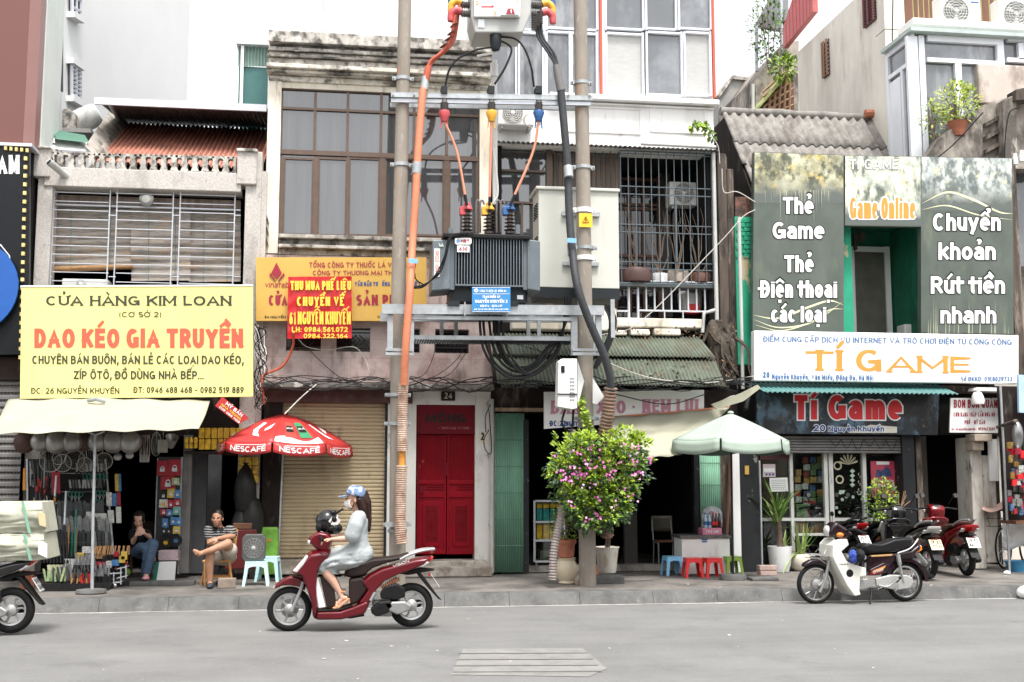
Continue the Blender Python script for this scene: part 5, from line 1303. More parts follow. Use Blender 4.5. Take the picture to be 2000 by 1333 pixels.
mb=MB();mb.pp([(940,12),(960,12),(960,9),(966,13),(960,17),(960,15),(940,15)],y0-.063,.003);mb.build('arrow_mark',m_capred,SWb)
MB().wb(934,38,946,54,y0-.012,.012).build('name_plate',m_silver,SWb)
c=P(968,40,y0+.1);mb=MB();pr=[]
for k in range(5):pr+=[(.07,-k*.025),(.085,-.012-k*.025)]
mb.lathe(pr+[(.06,-.13),(.065,-.16),(.085,-.22),(.085,-.36),(.06,-.46),(.02,-.47)],c,14);mb.build('lower_bushing',m_tankdk,SWb)
for s,ue in((-1,922),(1,1038)):
 for k,m in enumerate((m_capred,m_capyel,m_capblue)):
  v=28-k*17;c=P(ue,v,y0+.15+.13*k);mb=MB();pr=[]
  for j in range(6):pr+=[(.04,j*.025),(.062,.012+j*.025)]
  M=Matrix.Rotation(R(90*s),3,'Y');mb.lathe(pr+[(.03,.17)],c,12,M);B_=mb.build('bushing',m_silic,SWb)
  mb=MB();e=c+V((s*.16,-.02,.02));mb.tube(curve([e,e+V((s*.08,0,.02)),e+V((s*.15,0,-.04)),e+V((s*.16,0,-.16))],5),[.055]*11+[.05]*4+[.045],10);mb.build('elbow_cap',m,B_)
# brick-red cables at left, grey cables at right
L3='brick red cables from the switch to the orange cable'
for k in range(3):cable([P(893+k*4-4,30-k*10,16.3+k*.05),P(880+k*4,75,16.32+k*.04),P(862+k*3,102,16.3+k*.03),P(842+k*3,118,16.3+k*.03),P(834+k,135,16.31)],.022,m_redcab,'brick red cable looping from the switch bushings to the orange cable',group=L3)
mb=MB()
for u,v in((887,50),(882,65),(877,76),(867,90)):mb.lathe([(.03,-.006),(.075,0),(.03,.006)],P(u,v,16.32),12,Euler((0,R(-28),0)).to_matrix())
for s in mb.each('rain_shed',mat('shed_maroon',(.20,.05,.04),.5),None):tag(s,'small maroon disc threaded on the brick red cables','cable disc','maroon discs on the red cables')
cable([P(836,132,16.3),P(832,150,16.3),P(829,160,16.3)],[.05]*16+[.058],m_redcab,'red taped joint at the top of the thick orange cable','cable joint','cable_joint')if 0 else solo(MB().tube([P(837,130,16.3),P(834,145,16.3),P(831,158,16.3)],[.045,.055,.05],12),'cable_joint',m_redcab,'red taped joint at the top of the thick orange cable','cable joint')
solo(MB().tube([P(831,150,16.3),P(829,176,16.3)],[.05,.058],12),'cable_clamp',m_steel,'grey metal collar on the orange cable above the crossarm','collar')
OC=curve([P(829,172,16.3),P(825,190,16.28),P(817,290,16.25),P(812,380,16.22),P(806,470,16.2),P(801,560,16.0),P(795,640,15.98),P(791,700,16.02),P(789,752,16.1)],8)
solo(MB().tube(OC,.054,14),'orange_cable',m_orange,'thick orange duct running down the left pole','cable')
solo(MB().tube([P(816,318,16.24),P(813,340,16.24)],.066,14),'cable_clamp',m_steel,'shiny steel sleeve round the orange cable below the crossarm','sleeve')
def ribbed(pts,r,label,m,name='conduit',amp=.012,pitch=.03):
 c=curve(pts,14);out,rs=[c[0]],[];d=[0]
 for a,b in zip(c,c[1:]):d.append(d[-1]+(b-a).length)
 n=int(d[-1]/pitch*4);q=[];rr=[]
 k=0
 for i in range(n+1):
  s=d[-1]*i/n
  while k<len(d)-2 and d[k+1]<s:k+=1
  q.append(c[k].lerp(c[k+1],(s-d[k])/max(1e-6,d[k+1]-d[k])));rr.append(r+amp*(0,1,1,0)[i%4])
 return solo(MB().tube(q,rr,14),name,m,label,'conduit')
ribbed([P(788,750,16.2),P(786,820,16.22),P(785,881,16.24)],.062,'upper salmon ribbed conduit on the left pole',m_conduit2)
ribbed([P(785,910,16.24),P(783,960,16.24),P(782,1030,16.22),P(785,1063,16.2)],.066,'lower salmon ribbed conduit on the left pole',m_conduit2,amp=.018)
solo(MB().tube([P(785,878,16.26),P(785,914,16.26)],.045,12),'cable_gap',m_inkorange,'bare orange length of cable between the two salmon conduits','cable')
GK=[P(1095,172,16.3),P(1098,205,16.3),P(1103,260,16.28),P(1109,330,16.26),P(1112,420,16.2),P(1118,490,16.12),P(1128,560,15.95),P(1152,630,15.95),P(1178,690,16.0),P(1191,735,16.05),P(1194,770,16.1)]
solo(MB().tube(curve(GK,8),.058,14),'black_cable',m_greycab,'thick black taped cable sweeping down past the right pole','cable')
for u,v in((1110,335),(1117,487)):solo(MB().tube([P(u-.5,v-9,16.24),P(u+1,v+12,16.2)],.068,14),'cable_clamp',m_steel,'steel sleeve %s on the black taped cable'%('just under the crossarm' if v<400 else 'below the pale blue tag'),'sleeve')
L3='dark cables from the switch to the black taped cable'
for k in range(3):cable([P(1046+k*5,35-k*8,16.3+k*.04),P(1050+k*5,70,16.3+k*.03),P(1068+k*6,100,16.3),P(1082+k*3,122,16.3),P(1088+k,138,16.3)],.02,m_greycab,'dark cable from the right switch bushings to the black taped cable',group=L3)
for k in range(3):
 mb=MB();pr=[]
 for j in range(6):pr+=[(.02,-j*.035),(.048,-.014-j*.035)]
 mb.lathe(pr,P(1043+k*6,34-k*6,16.27),12);solo(mb,'ribbed_insulator',m_silic,'grey ribbed insulator on a dark cable beside the right switch bushings','insulator','grey ribbed insulators by the switch')
solo(MB().tube([P(1086,128,16.3),P(1090,150,16.3),P(1096,178,16.3)],[.05,.062,.065],12),'cable_joint',m_silic,'grey taped joint at the top of the black cable','cable joint')
ribbed([P(1193,757,16.12),P(1189,800,16.18),P(1181,855,16.3),P(1180,960,16.5),P(1186,1050,16.6)],.082,'brown ribbed conduit leaning behind the bougainvillea',m_conduit,amp=.02,pitch=.05)
ribbed([P(1117,840,16.35),P(1108,920,16.3),P(1097,1000,16.25),P(1083,1070,16.2),P(1079,1132,16.2)],.050,'grey-brown ribbed conduit slanting left of the bougainvillea',mat('grey_conduit',(.30,.255,.235),.6,var=.2,vs=10),amp=.012,pitch=.04)
# leads from the switch to the crossarm
W3='thin black leads between switch and crossarm'
cable([P(966,92,16.3),P(930,98,16.3),P(895,115,16.3),P(877,138,16.32),P(870,168,16.35)],.016,m_cable,'thin black lead curving left from the switch to the red cable head',group=W3)
cable([P(970,78,16.3),P(990,86,16.3),P(999,100,16.3),P(985,135,16.3),P(966,165,16.35)],.016,m_cable,'thin black lead looping from the switch to the yellow cable head',group=W3)
cable([P(972,72,16.3),P(1005,76,16.3),P(1024,95,16.3),P(1037,130,16.3),P(1043,170,16.35)],.016,m_cable,'thin black lead curving right from the switch to the blue cable head',group=W3)
solo(MB().tube([P(932,110,16.4),P(968,103,16.35)],.02,8),'operating_arm',m_acwhite,'short cream arm under the switch','arm')
mb=MB();mb.cyl(P(966,118,17.2),P(967,400,17.2),.04);mb.cyl(P(965,125,17.2),P(965,150,17.2),.062);mb.tube(curve([P(963,290,17.1),P(970,340,17.1),P(972,380,17.1),P(962,398,17.1)]),.014)
solo(mb,'conduit_pipe',m_acwhite,'white pipe dropping behind the yellow cable head','pipe')
# ---- transformer
YT=16.15
TR=thing('transformer','grey finned transformer on the steel platform between the poles','transformer',P(955,590,YT))
mb=MB();mb.wb(880,462,1030,588,YT+.22,.55);mb.build('tank',m_tankdk,TR)  # tank left near-black: shade between the fins put into its colour
mb=MB();mb.wb(876,462,888,566,YT+.05,.4);mb.wb(1022,462,1030,566,YT+.05,.4);mb.build('corner_rib',m_tank,TR)
mb=MB()
for k in range(24):u=890.5+k*5.65;mb.wb(u-.9,466,u+.9,559,YT,.22)
mb.build('cooling_fins',m_tank,TR)
mb=MB();mb.wb(889,464,1022,467,YT-.012,.03);mb.wb(889,556.5,1022,559.5,YT-.014,.03);mb.each('fin_rail',m_tank,TR)
for q,nm in(([(845,470),(879,468),(879,565),(843,568)],1),([(1030,468),(1055,471),(1055,569),(1030,565)],0)):
 b_=panel('side_radiator',q,YT+.02,.6,m_tank,TR,bevel=.012)
mb=MB();mb.wb(866,457,1036,466,YT-.04,.75);mb.build('lid',m_black,TR,bevel=.015)
mb=MB();mb.wb(878,562,1026,590,YT+.12,.5);mb.build('base_frame',m_tankdk,TR)
MB().wb(1010,577,1022,585,YT+.11,.01).build('plug',m_silver,TR)
Lb=panel('maker_plate',[(889,466),(918,464),(921,467),(921,475),(918,478),(891,478),(888,475)],YT-.03,.01,m_whitesign,TR);text('HBT',900,468,917,474,YT-.03,m_inkcrim,Lb,w=.24)
mb=MB();mb.lathe([(.001,0),(.026,0),(.026,.004)],P(895,471,YT-.032),12,Matrix.Rotation(R(90),3,'X'),False);mb.build('blue_emblem',m_bluetag,Lb)
Lb=MB().wb(893,480,917,493,YT-.03,.01).build('rating_plate',m_whitesign,TR);text('630',897,483,913,490,YT-.03,m_inkcrim,Lb,w=.2,ser=True)
Lb=MB().wb(848,486,859,541,YT+.008,.01).build('serial_plate',m_whitesign,TR)
mb=MB();letters(mb,'1902-047',51/7.5,lambda x,y,d:P(850+y*7.5,488+x*7.5,YT+.003-d),w=.15);mb.build('lettering',m_inkred,Lb)
mb=MB();mb.pp([(856,474),(863,481),(858,482)],YT+.008,.01);mb.pp([(864,475),(867,482),(860,482)],YT+.006,.01);mb.build('green_mark',mint,TR)
for u,m in((912,m_capred),(955,m_capyel),(996,m_capblue)):
 c=P(u,457,YT+.35);mb=MB();pr=[(.07,0),(.07,.03)]
 for k in range(6):pr+=[(.04,.04+k*.055),(.095-k*.004,.052+k*.055),(.04,.07+k*.055)]
 mb.lathe(pr+[(.03,.38)],c,16);B_=mb.build('bushing',m_porc,TR)
 mb=MB();mb.lathe([(.085,.35),(.08,.38),(.05,.42),(.05,.46),(.02,.47)],c,12);mb.box(c.x-.11,c.x-.02,c.y-.05,c.y+.05,c.z+.27,c.z+.40);mb.build('cap',m,B_,bevel=.01)
for u in(930,938,970,978):MB().tube(curve([P(u,455,YT+.5),P(u,400,YT+.5),P(u+4,392,YT+.5),P(u+8,400,YT+.5)],5),.014).build('earth_lead',m_silic,TR)
mb=MB();mb.cyl(P(879,458,YT+.1),P(879,446,YT+.1),.035);mb.cyl(P(1011,458,YT+.1),P(1011,440,YT+.1),.04);mb.each('valve',m_tank,TR)
WL='black control wires in front of the transformer'
for k in range(3):cable([P(905+k*10,455,YT-.05),P(882-k,462,YT-.10),P(872-k*2,500,YT-.12),P(858-k*3,535,YT-.10),P(828,556+k*2,16.1),P(806,560+k*2,16.1)],.009,m_cable,'black control wire draped from the transformer lid to the orange cable',group=WL)
cable([P(808,520,16.1),P(812,545,16.1),P(830,558,16.1)],.009,m_cable,'short black wire leaving the orange cable at the pale blue tag',group=WL)
for u,v,l in((807,510,'pale blue tag strapped to the orange cable'),(1117,470,'pale blue tag strapped to the black taped cable')):
 solo(MB().pp([(u-9,v-5),(u+9,v-4),(u+9,v+5),(u-9,v+4)],15.98 if u<900 else 16.02,.01),'cable_tag',m_bluetag,l,'tag')
# ---- cabinet
CBn=thing('switch_cabinet','large cream low-voltage cabinet behind the right pole','cabinet',P(1130,583,16.8))
mb=MB();mb.wb(1052,369,1209,563,16.80,.55);mb.build('casing',m_cab,CBn,bevel=.012)
mb=MB();x1=P(1052,450,16.8).x;mb.wb(1047,366,1211,372,16.76,.66);mb.build('roof',m_cab,CBn,bevel=.01)
mb=MB();mb.wb(1049,564,1211,583,16.78,.58);mb.build('plinth',m_tankdk,CBn)
mb=MB()
for z in(395,460):
 for j in range(6):
  for k in range(3):q=P(1050,z+j*5,16.85+.1*k);mb.box(x1-.02,x1-.001,16.87+.13*k,16.92+.13*k,P(1050,z+j*5+2.4,16.8).z,P(1050,z+j*5,16.8).z)
mb.build('louvres',m_tankdk,CBn)
mb=MB();mb.wb(1128,374,1129,561,16.797,.01);mb.build('door_seam',m_tankdk,CBn)
mb=MB();mb.wb(1100,512,1170,519,16.74,.05);mb.wb(1098,414,1172,422,16.74,.05);mb.each('mounting_strap',m_steel,CBn)
# ---- platform
PF=thing('transformer_platform','galvanised steel platform with walkway slung between the two poles','platform',P(960,695,16.3))
for dy,nm in((-.35,'front_beam'),(.45,'rear_beam')):
 mb=MB();beam(mb,P(746,594,YP-.35)+V((0,dy+.35,0)),P(1180,597,YP-.35)+V((0,dy+.35,0)),.14,.06,.012);mb.build(nm,m_steel,PF)
mb=MB();beam(mb,P(805,617,YP-.32),P(1118,620,YP-.32),.05,.06);mb.build('lower_angle',m_steel,PF)
for u in(886,1000):MB().wb(u-12,588,u+12,597,YP-.38,.95).build('bearer',m_tankdk,PF)
for u in(908,990):MB().wb(u-1.2,590,u+1.2,618,YP-.40,.02).build('tie_bolt',m_steel,PF)
for u,w in((762,11),(804,9),(1122,12),(1170,11)):MB().wb(u-w/2,614,u+w/2,694,YP-.30,.06).build('hanger',m_steel,PF)
for u,w in((768,8),(800,8),(1126,10),(1164,10)):MB().wb(u-w/2,614,u+w/2,694,YP+.30,.06).build('hanger',m_steel,PF)
for u in(863,891,1032,1053):MB().wb(u-3.5,606,u+3.5,657,YP+.42,.05).build('hanger',m_steel,PF)
for u in(1197,):MB().wb(u-4,585,u+4,660,YP+.2,.05).build('hanger',m_steel,PF)
mb=MB();beam(mb,P(808,655,YP-.1),P(1120,658,YP-.1),.06,.05);beam(mb,P(808,655,YP-.1)+V((0,.5,0)),P(1120,658,YP-.1)+V((0,.5,0)),.06,.05);mb.build('walkway_beam',m_steel,PF)
mb=MB();a,b=P(808,661,YP-.08),P(1120,664,YP-.08)
for k in range(64):
 s=k/63;p=a.lerp(b,s);mb.box(p.x-.004,p.x+.004,p.y+.01,p.y+.48,p.z-.03,p.z)
mb.build('walkway_grating',m_tankdk,PF)
mb=MB()
for(u,w)in((780,52),(1146,56)):
 for v in(684,692):
  p=P(u,v,YP-.33);mb.box(p.x-w/2/ppm(YP),p.x+w/2/ppm(YP),YP-.36,YP-.30,p.z-.02,p.z+.02)
mb.each('clamp_bar',m_steel,PF)
BS=tag(panel('station_sign',[(922,561),(997,561),(997,610),(922,609)],YP-.48,.012,m_bluesign),'blue transformer-station sign with white writing on the platform beam','sign')
mb=MB();
for q in([(924,574),(995,574),(995,574.8),(924,574.8)],[(922.5,561.5),(996.5,561.5),(996.5,562.3),(922.5,562.3)],[(922.5,608.5),(996.5,609),(996.5,609.7),(922.5,609.2)]):mb.pp(q,YP-.483,.002)
mb.build('white_rule',m_inkwhite,BS)
text('CÔNG TY ĐIỆN LỰC ĐỐNG ĐA',937,566.5,989,571,YP-.48,m_inkwhite,BS,w=.15);text('TRẠM BIẾN ÁP',942,577.5,977,582.5,YP-.48,m_inkwhite,BS,w=.2);text('NGUYỄN KHUYẾN 2',928,586,991,592,YP-.48,m_inkwhite,BS,w=.2)
text('630 kVA - 22/0.4 kV',938,595.5,981,600,YP-.48,m_inkwhite,BS,w=.2);text('MỌI SỰ CỐ XIN LIÊN HỆ: 024.2222 2000',926,603,993,606,YP-.48,m_inkwhite,BS,w=.2)
mb=MB();mb.lathe([(.012,0),(.03,0),(.03,.003)],P(930,567.5,YP-.483),12,Matrix.Rotation(R(90),3,'X'),False);mb.build('emblem',m_inkwhite,BS)
LG='black power cables hanging in deep loops under the platform'
for k in range(5):
 o=k*6+random.uniform(-1.5,1.5);y=16.45+.05*k
 cable([P(937+o*1.3,600,y),P(938+o*1.4,640,y),P(944+o*1.5,680,y),P(965+o*1.3,716-o*.3,y),P(1000+o,739-o*.9,y),P(1045,731-o,y),P(1082-o*.5,700-o,y),P(1098-o*.3,660,y),P(1103+o*.4,610,y),P(1104+o*.4,580,y)],.019,m_cable,'black power cable hanging in a deep loop from the transformer to the cabinet',group=LG)
for k in range(2):cable([P(970+k*6,600,16.45),P(974+k*8,650,16.45),P(985+k*9,690,16.45),P(1010+k*8,722,16.45),P(1030+k*8,733,16.45)],.019,m_cable,'black cable branching down into the deep loops',group=LG)
for k in range(4):cable([P(1180+k*3,600,16.75),P(1190+k*4,622,16.72),P(1189+k*3,655,16.72),P(1172+k*4,690,16.7),P(1160+k,720,16.7)],.018,m_cable,'black cable looping behind the right pole beside the cabinet',group='black cables behind the right pole')
# meter boxes on the right pole
MBx=thing('meter_box','white slotted meter box hung left of the right pole','meter box',P(1108,799,16.2))
mb=MB();mb.pp([(1091,706),(1097,701),(1127,701),(1127,798),(1118,800),(1089,795)],16.12,.22);mb.build('box',m_whitesign,MBx,bevel=.01)
mb=MB();mb.wb(1096,715,1103,728,16.105,.012);mb.build('window',m_darkglass,MBx)
mb=MB()
for j in range(7):
 for k in range(3):mb.wb(1113+k*3.5,738+j*7,1115+k*3.5,741+j*7,16.11,.01)
mb.build('vent_slots',m_silic,MBx)
mb=MB();mb.wb(1089,769,1128,771,16.10,.02);mb.build('strap',m_cable,MBx)
solo(MB().pp([(1128,704),(1141,745),(1128,796)],16.3,.05),'white_plate',m_whitesign,'pointed white plate on the left side of the right pole','plate','pointed white plates on the right pole')
solo(MB().pp([(1158,738),(1180,775),(1166,790),(1158,788)],16.3,.05),'white_plate',m_whitesign,'pointed white plate on the right side of the right pole','plate','pointed white plates on the right pole')
cable([P(1104,800,16.2),P(1098,822,16.2),P(1102,836,16.2),P(1116,840,16.25),P(1120,800,16.25)],.016,m_cable,'black cable loop under the white meter box')
# ---- stray wires along the facades
for k in range(16):
 ua,ub=random.choice(((512,790),(800,1090),(1160,1470),(800,960)));q=[P(ua+(ub-ua)*j/5,random.uniform(735,768),17.2+random.uniform(0,.5))for j in range(6)]
 cable(q,random.choice((.005,.007,.009)),m_cable,'thin dark wire tangled along the ledge line of the facades','wire','wire','tangled thin wires along the ledge line',n=5,steps=4)
for k in range(10):
 q=[P(random.uniform(496,522),640+17*j+random.uniform(-8,8),18.2)for j in range(10)]
 cable(q,random.choice((.004,.006,.008)),random.choice((m_cable,m_cable,m_white)),'thin wire hanging in the bundle left of the pink marble wall','wire','wire','hanging wire bundle left of the marble wall',n=5,steps=4)
m_wirew=mat('dirty_white_wire',(.50,.47,.42),.6,var=.15);m_wireb=m_cable
WG='stray thin wires along the facade'
def wires(lst,m,lab,r=.006,grp=WG):
 for pts in lst:
  cable([P(u,v,Y)for u,v,Y in pts],r,m,lab,'wire','wire',grp,n=5,steps=5)
wires([[(498,690,18.2),(507,720,18.2),(512,760,18.2),(518,790,18.2)],[(500,640,18.25),(508,690,18.2),(515,730,18.2),(512,790,18.2)],[(505,700,18.2),(498,740,18.2),(510,765,18.2),(520,775,18.2),(505,795,18.2)],[(495,745,18.2),(500,790,18.15),(512,800,18.15),(522,780,18.15)],
       [(512,730,18.2),(580,745,18.1),(640,742,18.1),(720,748,18.0),(780,744,17.9)],[(512,735,18.2),(600,750,18.1),(700,742,18.1),(770,748,17.9)],[(590,668,18.45),(620,700,18.45),(660,735,18.4),(690,745,18.3)]],m_wireb,'thin black wire sagging along the pink marble wall left of the poles')
wires([[(800,742,17.8),(830,730,18.3),(848,690,18.4),(847,660,18.4)],[(800,748,17.8),(850,735,18.3),(890,705,18.4),(906,680,18.4)],[(800,738,17.8),(870,748,18.2),(940,745,18.1),(1000,752,17.6),(1090,757,17.2)],[(800,735,17.6),(900,752,17.6),(1000,745,17.3),(1090,752,17.0)],[(910,690,18.4),(880,730,18.4),(845,742,18.3)]],m_wireb,'thin black wire hanging under the platform between the poles')
wires([[(1160,745,17.0),(1230,752,17.2),(1300,746,17.2),(1400,752,17.4),(1470,745,17.6)],[(1165,755,17.0),(1260,742,17.2),(1360,756,17.2),(1450,750,17.6)],[(1160,760,17.0),(1290,762,17.2),(1400,744,17.3),(1470,758,17.6)],[(1160,735,17.0),(1240,764,17.2),(1330,744,17.2),(1440,765,17.5)],[(1200,770,17.2),(1300,790,17.3),(1380,770,17.3)]],m_wireb,'thin black wire running along the edge of the green awning',.009)
wires([[(1180,705,17.4),(1235,728,17.3),(1290,742,17.3),(1380,748,17.3),(1475,735,17.8)],[(1172,655,18.2),(1250,630,18.2),(1400,480,18.2),(1450,425,18.2),(1475,410,18.2)],[(1410,330,18.3),(1414,375,18.3),(1440,375,18.2),(1475,395,18.2)],[(1385,262,18.3),(1402,285,18.3),(1406,320,18.3)]],m_wirew,'thin dirty white wire strung near the caged balcony',.008)
wires([[(583,663,18.15),(600,678,18.3),(640,684,18.4),(690,678,18.4),(712,700,18.45),(722,728,18.4)],[(505,660,18.3),(514,680,18.3),(512,720,18.25)]],m_wirew,'thin dirty white wire crossing the marble band left of the poles',.007)
wires([[(966,640,17.5),(1000,690,17.4),(996,720,17.4),(1004,740,17.3)],[(1000,670,17.4),(1060,688,17.3),(1100,700,17.0)],[(1020,660,17.4),(1080,705,17.2),(1100,712,17.0)]],m_wireb,'thin black wire crossing the green awning under the platform')
cable([P(573,650,18.0),P(571,680,18.15),P(552,715,18.2),P(520,730,18.22),P(512,740,18.2),P(516,790,18.2)],.022,m_redcab,'rusty orange hose bending left below the red banner','hose','hose')
cable([P(556,809,17.3),P(590,775,17.7),P(622,748,18.1)],.010,m_wirew,'pale rope tying the red parasol to the ledge','rope','rope')
mb=MB();mb.lathe([(.12,0),(.13,.01)],(0,0,0),4);
mb=MB()
for k in range(5):mb.tube([P(1038,752,17.2)+V((.14*math.cos(a)+.01*k,.05*math.sin(a),.045*math.sin(a)+.008*k))for a in[j*math.pi/8 for j in range(16)]],.008,5,close=True)
solo(mb,'wire_coil',m_cable,'coil of black wire lying on the green awning edge','wire coil')
mb=MB()
for k in range(6):mb.tube([P(1028,230,18.1)+V((.13*math.cos(a)*(1+.05*k)+.1,-.02,.12*math.sin(a)-.05))for a in[j*math.pi/8 for j in range(16)]],.004,4,close=True)
solo(mb,'wire_coil',m_wirew,'loose ring of thin wire beside the blue cable head','wire coil')
wires([[(955,840,18.35),(945,860,18.3),(950,882,18.3),(960,880,18.3),(955,800,18.35)],[(958,790,18.35),(948,815,18.3),(949,845,18.3)]],m_wireb,'thin black wire looped on the white pier right of the crimson door',.008)
wires([[(1620+k*22,858,18.4),(1632+k*22,872+k%3*4,18.38),(1642+k*22,860,18.4)]for k in range(6)],m_wireb,'thin black wire scribbling over the rolled shutter of the games shop',.006)
wires([[(1990,210,18.5),(1970,225,18.5),(1962,300,18.5),(1964,400,18.5)],[(1800,330,18.7),(1860,285,18.6),(1920,220,18.5)]],m_wireb,'thin wire over the mouldy sloping wall',.012)
wires([[(1744,0,20.3),(1743,90,20.3),(1748,160,20.3),(1742,225,20.6)]],m_wireb,'thin wire down the weathered rear house wall',.012)
# ================================================================== knife shop sign
KS=tag(panel('shop_sign',[(42,560),(494,558),(494,775),(39,779)],17.85,.10,m_yellowsign),'big lemon yellow knife shop sign with dark and coral writing','sign')
for s,u0,vt,u1,vb,m,kw in(('CỬA HÀNG KIM LOAN',90,578,452,597.5,m_inkgrey,dict(w=.235,ser=True,con=.4,ls=.16)),('(CƠ SỞ 2)',233,609.5,315,620,m_inkgrey,dict(w=.17)),
     ('DAO KÉO GIA TRUYỀN',67,642,475,680,m_inkred,dict(w=.235,ls=.09)),('CHUYÊN BÁN BUÔN, BÁN LẺ CÁC LOẠI DAO KÉO,',63,695,476,711.5,m_inkgrey,dict(w=.18,ls=.09)),
     ('ZÍP ÔTÔ, ĐỒ DÙNG NHÀ BẾP...',144,725,398,741,m_inkgrey,dict(w=.18,ls=.09)),('ĐC: 26 NGUYỄN KHUYẾN',61,758,233,769.5,m_ink,dict(w=.15)),('ĐT: 0946 488 468 - 0982 519 889',261,756,476,768,m_ink,dict(w=.15))):
 text(s,u0,vt,u1,vb,17.85,m,KS,**kw)
MB().pp([(40,558),(494,556),(494,559),(40,561)],17.84,.115).build('top_edge',m_whitesign,KS)
# awning over the knife shop
m_canvas=mat('pale_canvas',(.37,.36,.27),.8,var=.05,vs=2,stains=[((.48,.46,.36),.58,.78,1.5,1,.4)])
AW=thing('canvas_awning','pale cream canvas awning stretched under the yellow sign','awning',P(190,840,16.2))
def fa(i,j):
 a=P(16+394*i,781+1*i,17.9);b=P(-22+410*i,848-9*i,16.0)
 p=a.lerp(b,j);q=abs(i-.45)
 return p+V((0,0,.03*max(0,1-q*2.4)*(1-j)*1.2-.05*math.sin(math.pi*j)*(1-max(0,1-q*3))+.012*math.sin(i*30+j*4)))
MB().grid(fa,40,14).build('canvas',m_canvas,AW,solid=.006)
MB().tube([P(172,783,17.5),P(188,780,17.4),P(205,784,17.5)],.03).build('knot',m_steel,AW)
PB=SWP(178,1160);
AP=thing('awning_post','thin grey post on a round concrete foot holding the canvas awning','post',PB)
mb=MB();mb.lathe([(.19,0),(.20,.02),(.19,.055),(.16,.06),(.02,.062)],PB,24);mb.build('foot',m_kerb,AP)
mb=MB();tp=P(186,850,PB.y+.1);mb.tube([PB+V((.01,0,.05)),PB.lerp(tp,.5),tp],[.024,.02,.018],10);mb.build('shaft',m_steel,AP)
mb=MB();mb.tube([tp+V((-.12,0,.05)),tp,tp+V((.12,0,.05))],.014);mb.build('fork',m_steel,AP)
q=[(434,775),(487,817),(466,829),(420,793)]
RSg=tag(panel('small_sign',q,17.8,.02,mat('small_sign_red',(.45,.03,.03),.45)),'small tilted red sign with white writing between the yellow sign and the red parasol','sign')
def tilt(s,x0,y0,x1,h,m,w=.2):
 ex=V((53,42)).normalized();ey=V((14,-18)).normalized()
 o=V((420,793));mb=MB()
 letters(mb,s,(x1-x0)/h,lambda x,y,d:P(*(o+ex*(x0+x*h)+ey*(y0+y*h)),17.794-d),w=w);mb.build('lettering',m,RSg)
tilt('MỸ BẢN',14,14.5,54,7,m_inkwhite);tilt('NHÀ TRONG',8,8,56,4.6,m_inkyel);tilt('039 088 1168',8,2,58,4.2,m_inkwhite)
# ================================================================== parasols
def parasol(name,label,base,top,rimr,rimz,n,off,pm,um,poleM,vd,curvep=1.5,tiltx=0.):
 T=thing(name,label,'parasol',base)
 top=V(top);c=V((top.x,top.y,rimz));hh=top.z-rimz
 def surf(a0,a1,s,t,o=0.):
  p0=V((math.cos(a0),math.sin(a0),0));p1=V((math.cos(a1),math.sin(a1),0))
  d=p0.lerp(p1,s);r=(rimr+o)*(1-t);sag=.03*math.sin(math.pi*s)*(1-t)
  z=hh*(1-(1-t)**curvep)-sag+o
  p=c+d*r+V((0,0,z));p.z+=tiltx*(p.x-c.x);return p
 def val(a0,a1,s,t,o=0.):
  p=surf(a0,a1,s,0);d=V((p.x-c.x,p.y-c.y,0)).normalized()
  return p+d*(.012+o+.018*t)+V((0,0,-vd*t*(.80+.2*math.sin(math.pi*min(1,max(0,s)))**.5)))
 ang=[off+2*math.pi*k/n for k in range(n+1)]
 for k in range(n):
  mb=MB();mb.grid(lambda i,j:surf(ang[k],ang[k+1],i,j*.97),8,10);pn=mb.build('canopy_panel',pm,T,solid=.003)
  mb=MB();mb.grid(lambda i,j:val(ang[k],ang[k+1],.02+.96*i,j),8,3);mb.build('valance',pm,pn,solid=.003)
  mb=MB();mb.grid(lambda i,j:surf(ang[k],ang[k+1],i,j*.96,-.008),6,6);mb.grid(lambda i,j:val(ang[k],ang[k+1],.02+.96*i,j,-.006),6,2);mb.build('lining',um,pn)
  MB().tube([surf(ang[k],ang[k+1],0,t/6,-.02)for t in range(6)],.006,5).build('rib',m_steel,T)
 MB().ell(top+V((0,0,.01)),(.05,.05,.03),10,6).build('finial',pm,T)
 MB().tube([base,V(base).lerp(top,.5),top],[.02,.018,.018],10).build('pole',poleM,T)
 return T,surf,val,ang
m_nred=mat('parasol_red',(.50,.040,.038),.45,var=.05,vs=3)
m_nin=mat('parasol_lining',(.24,.085,.10),.7,var=.1)
b=SWP(541,1128);t=P(556,810,b.y+.05)
NP,sf,vl,an=parasol('parasol','red octagonal parasol with white lettering round its valance',b,t,1.06,P(556,868,b.y).z,8,R(-96-90),m_nred,m_nin,m_silver,.17,1.55,-.03)
for k in(1,2,3,0,4):
 a0,a1=an[k],an[k+1];w=.81
 mb=MB();h=.085;L_=.60
 letters(mb,'NESCAFÉ',L_/h,lambda x,y,d:vl(a0,a1,.5+(x*h-L_/2)/w,.74-y*h/.17*1.0,.006+d),w=.2,ls=.1)
 xs=.5-L_/2/w
 mb.add([vl(a0,a1,xs+s_/w,.74-yy*h/.17,.007)for s_,yy in((.08,1.18),(L_,1.18),(L_,1.06),(.08,1.06))],[(0,1,2,3)])
 mb.build('lettering',m_inkwhite,NP)
def onpanel(k,pts,m,name,o=.006):
 mb=MB();mb.add([sf(an[k],an[k+1],s,t_,o)for s,t_ in pts],[tuple(range(len(pts)))]);mb.build(name,m,NP)
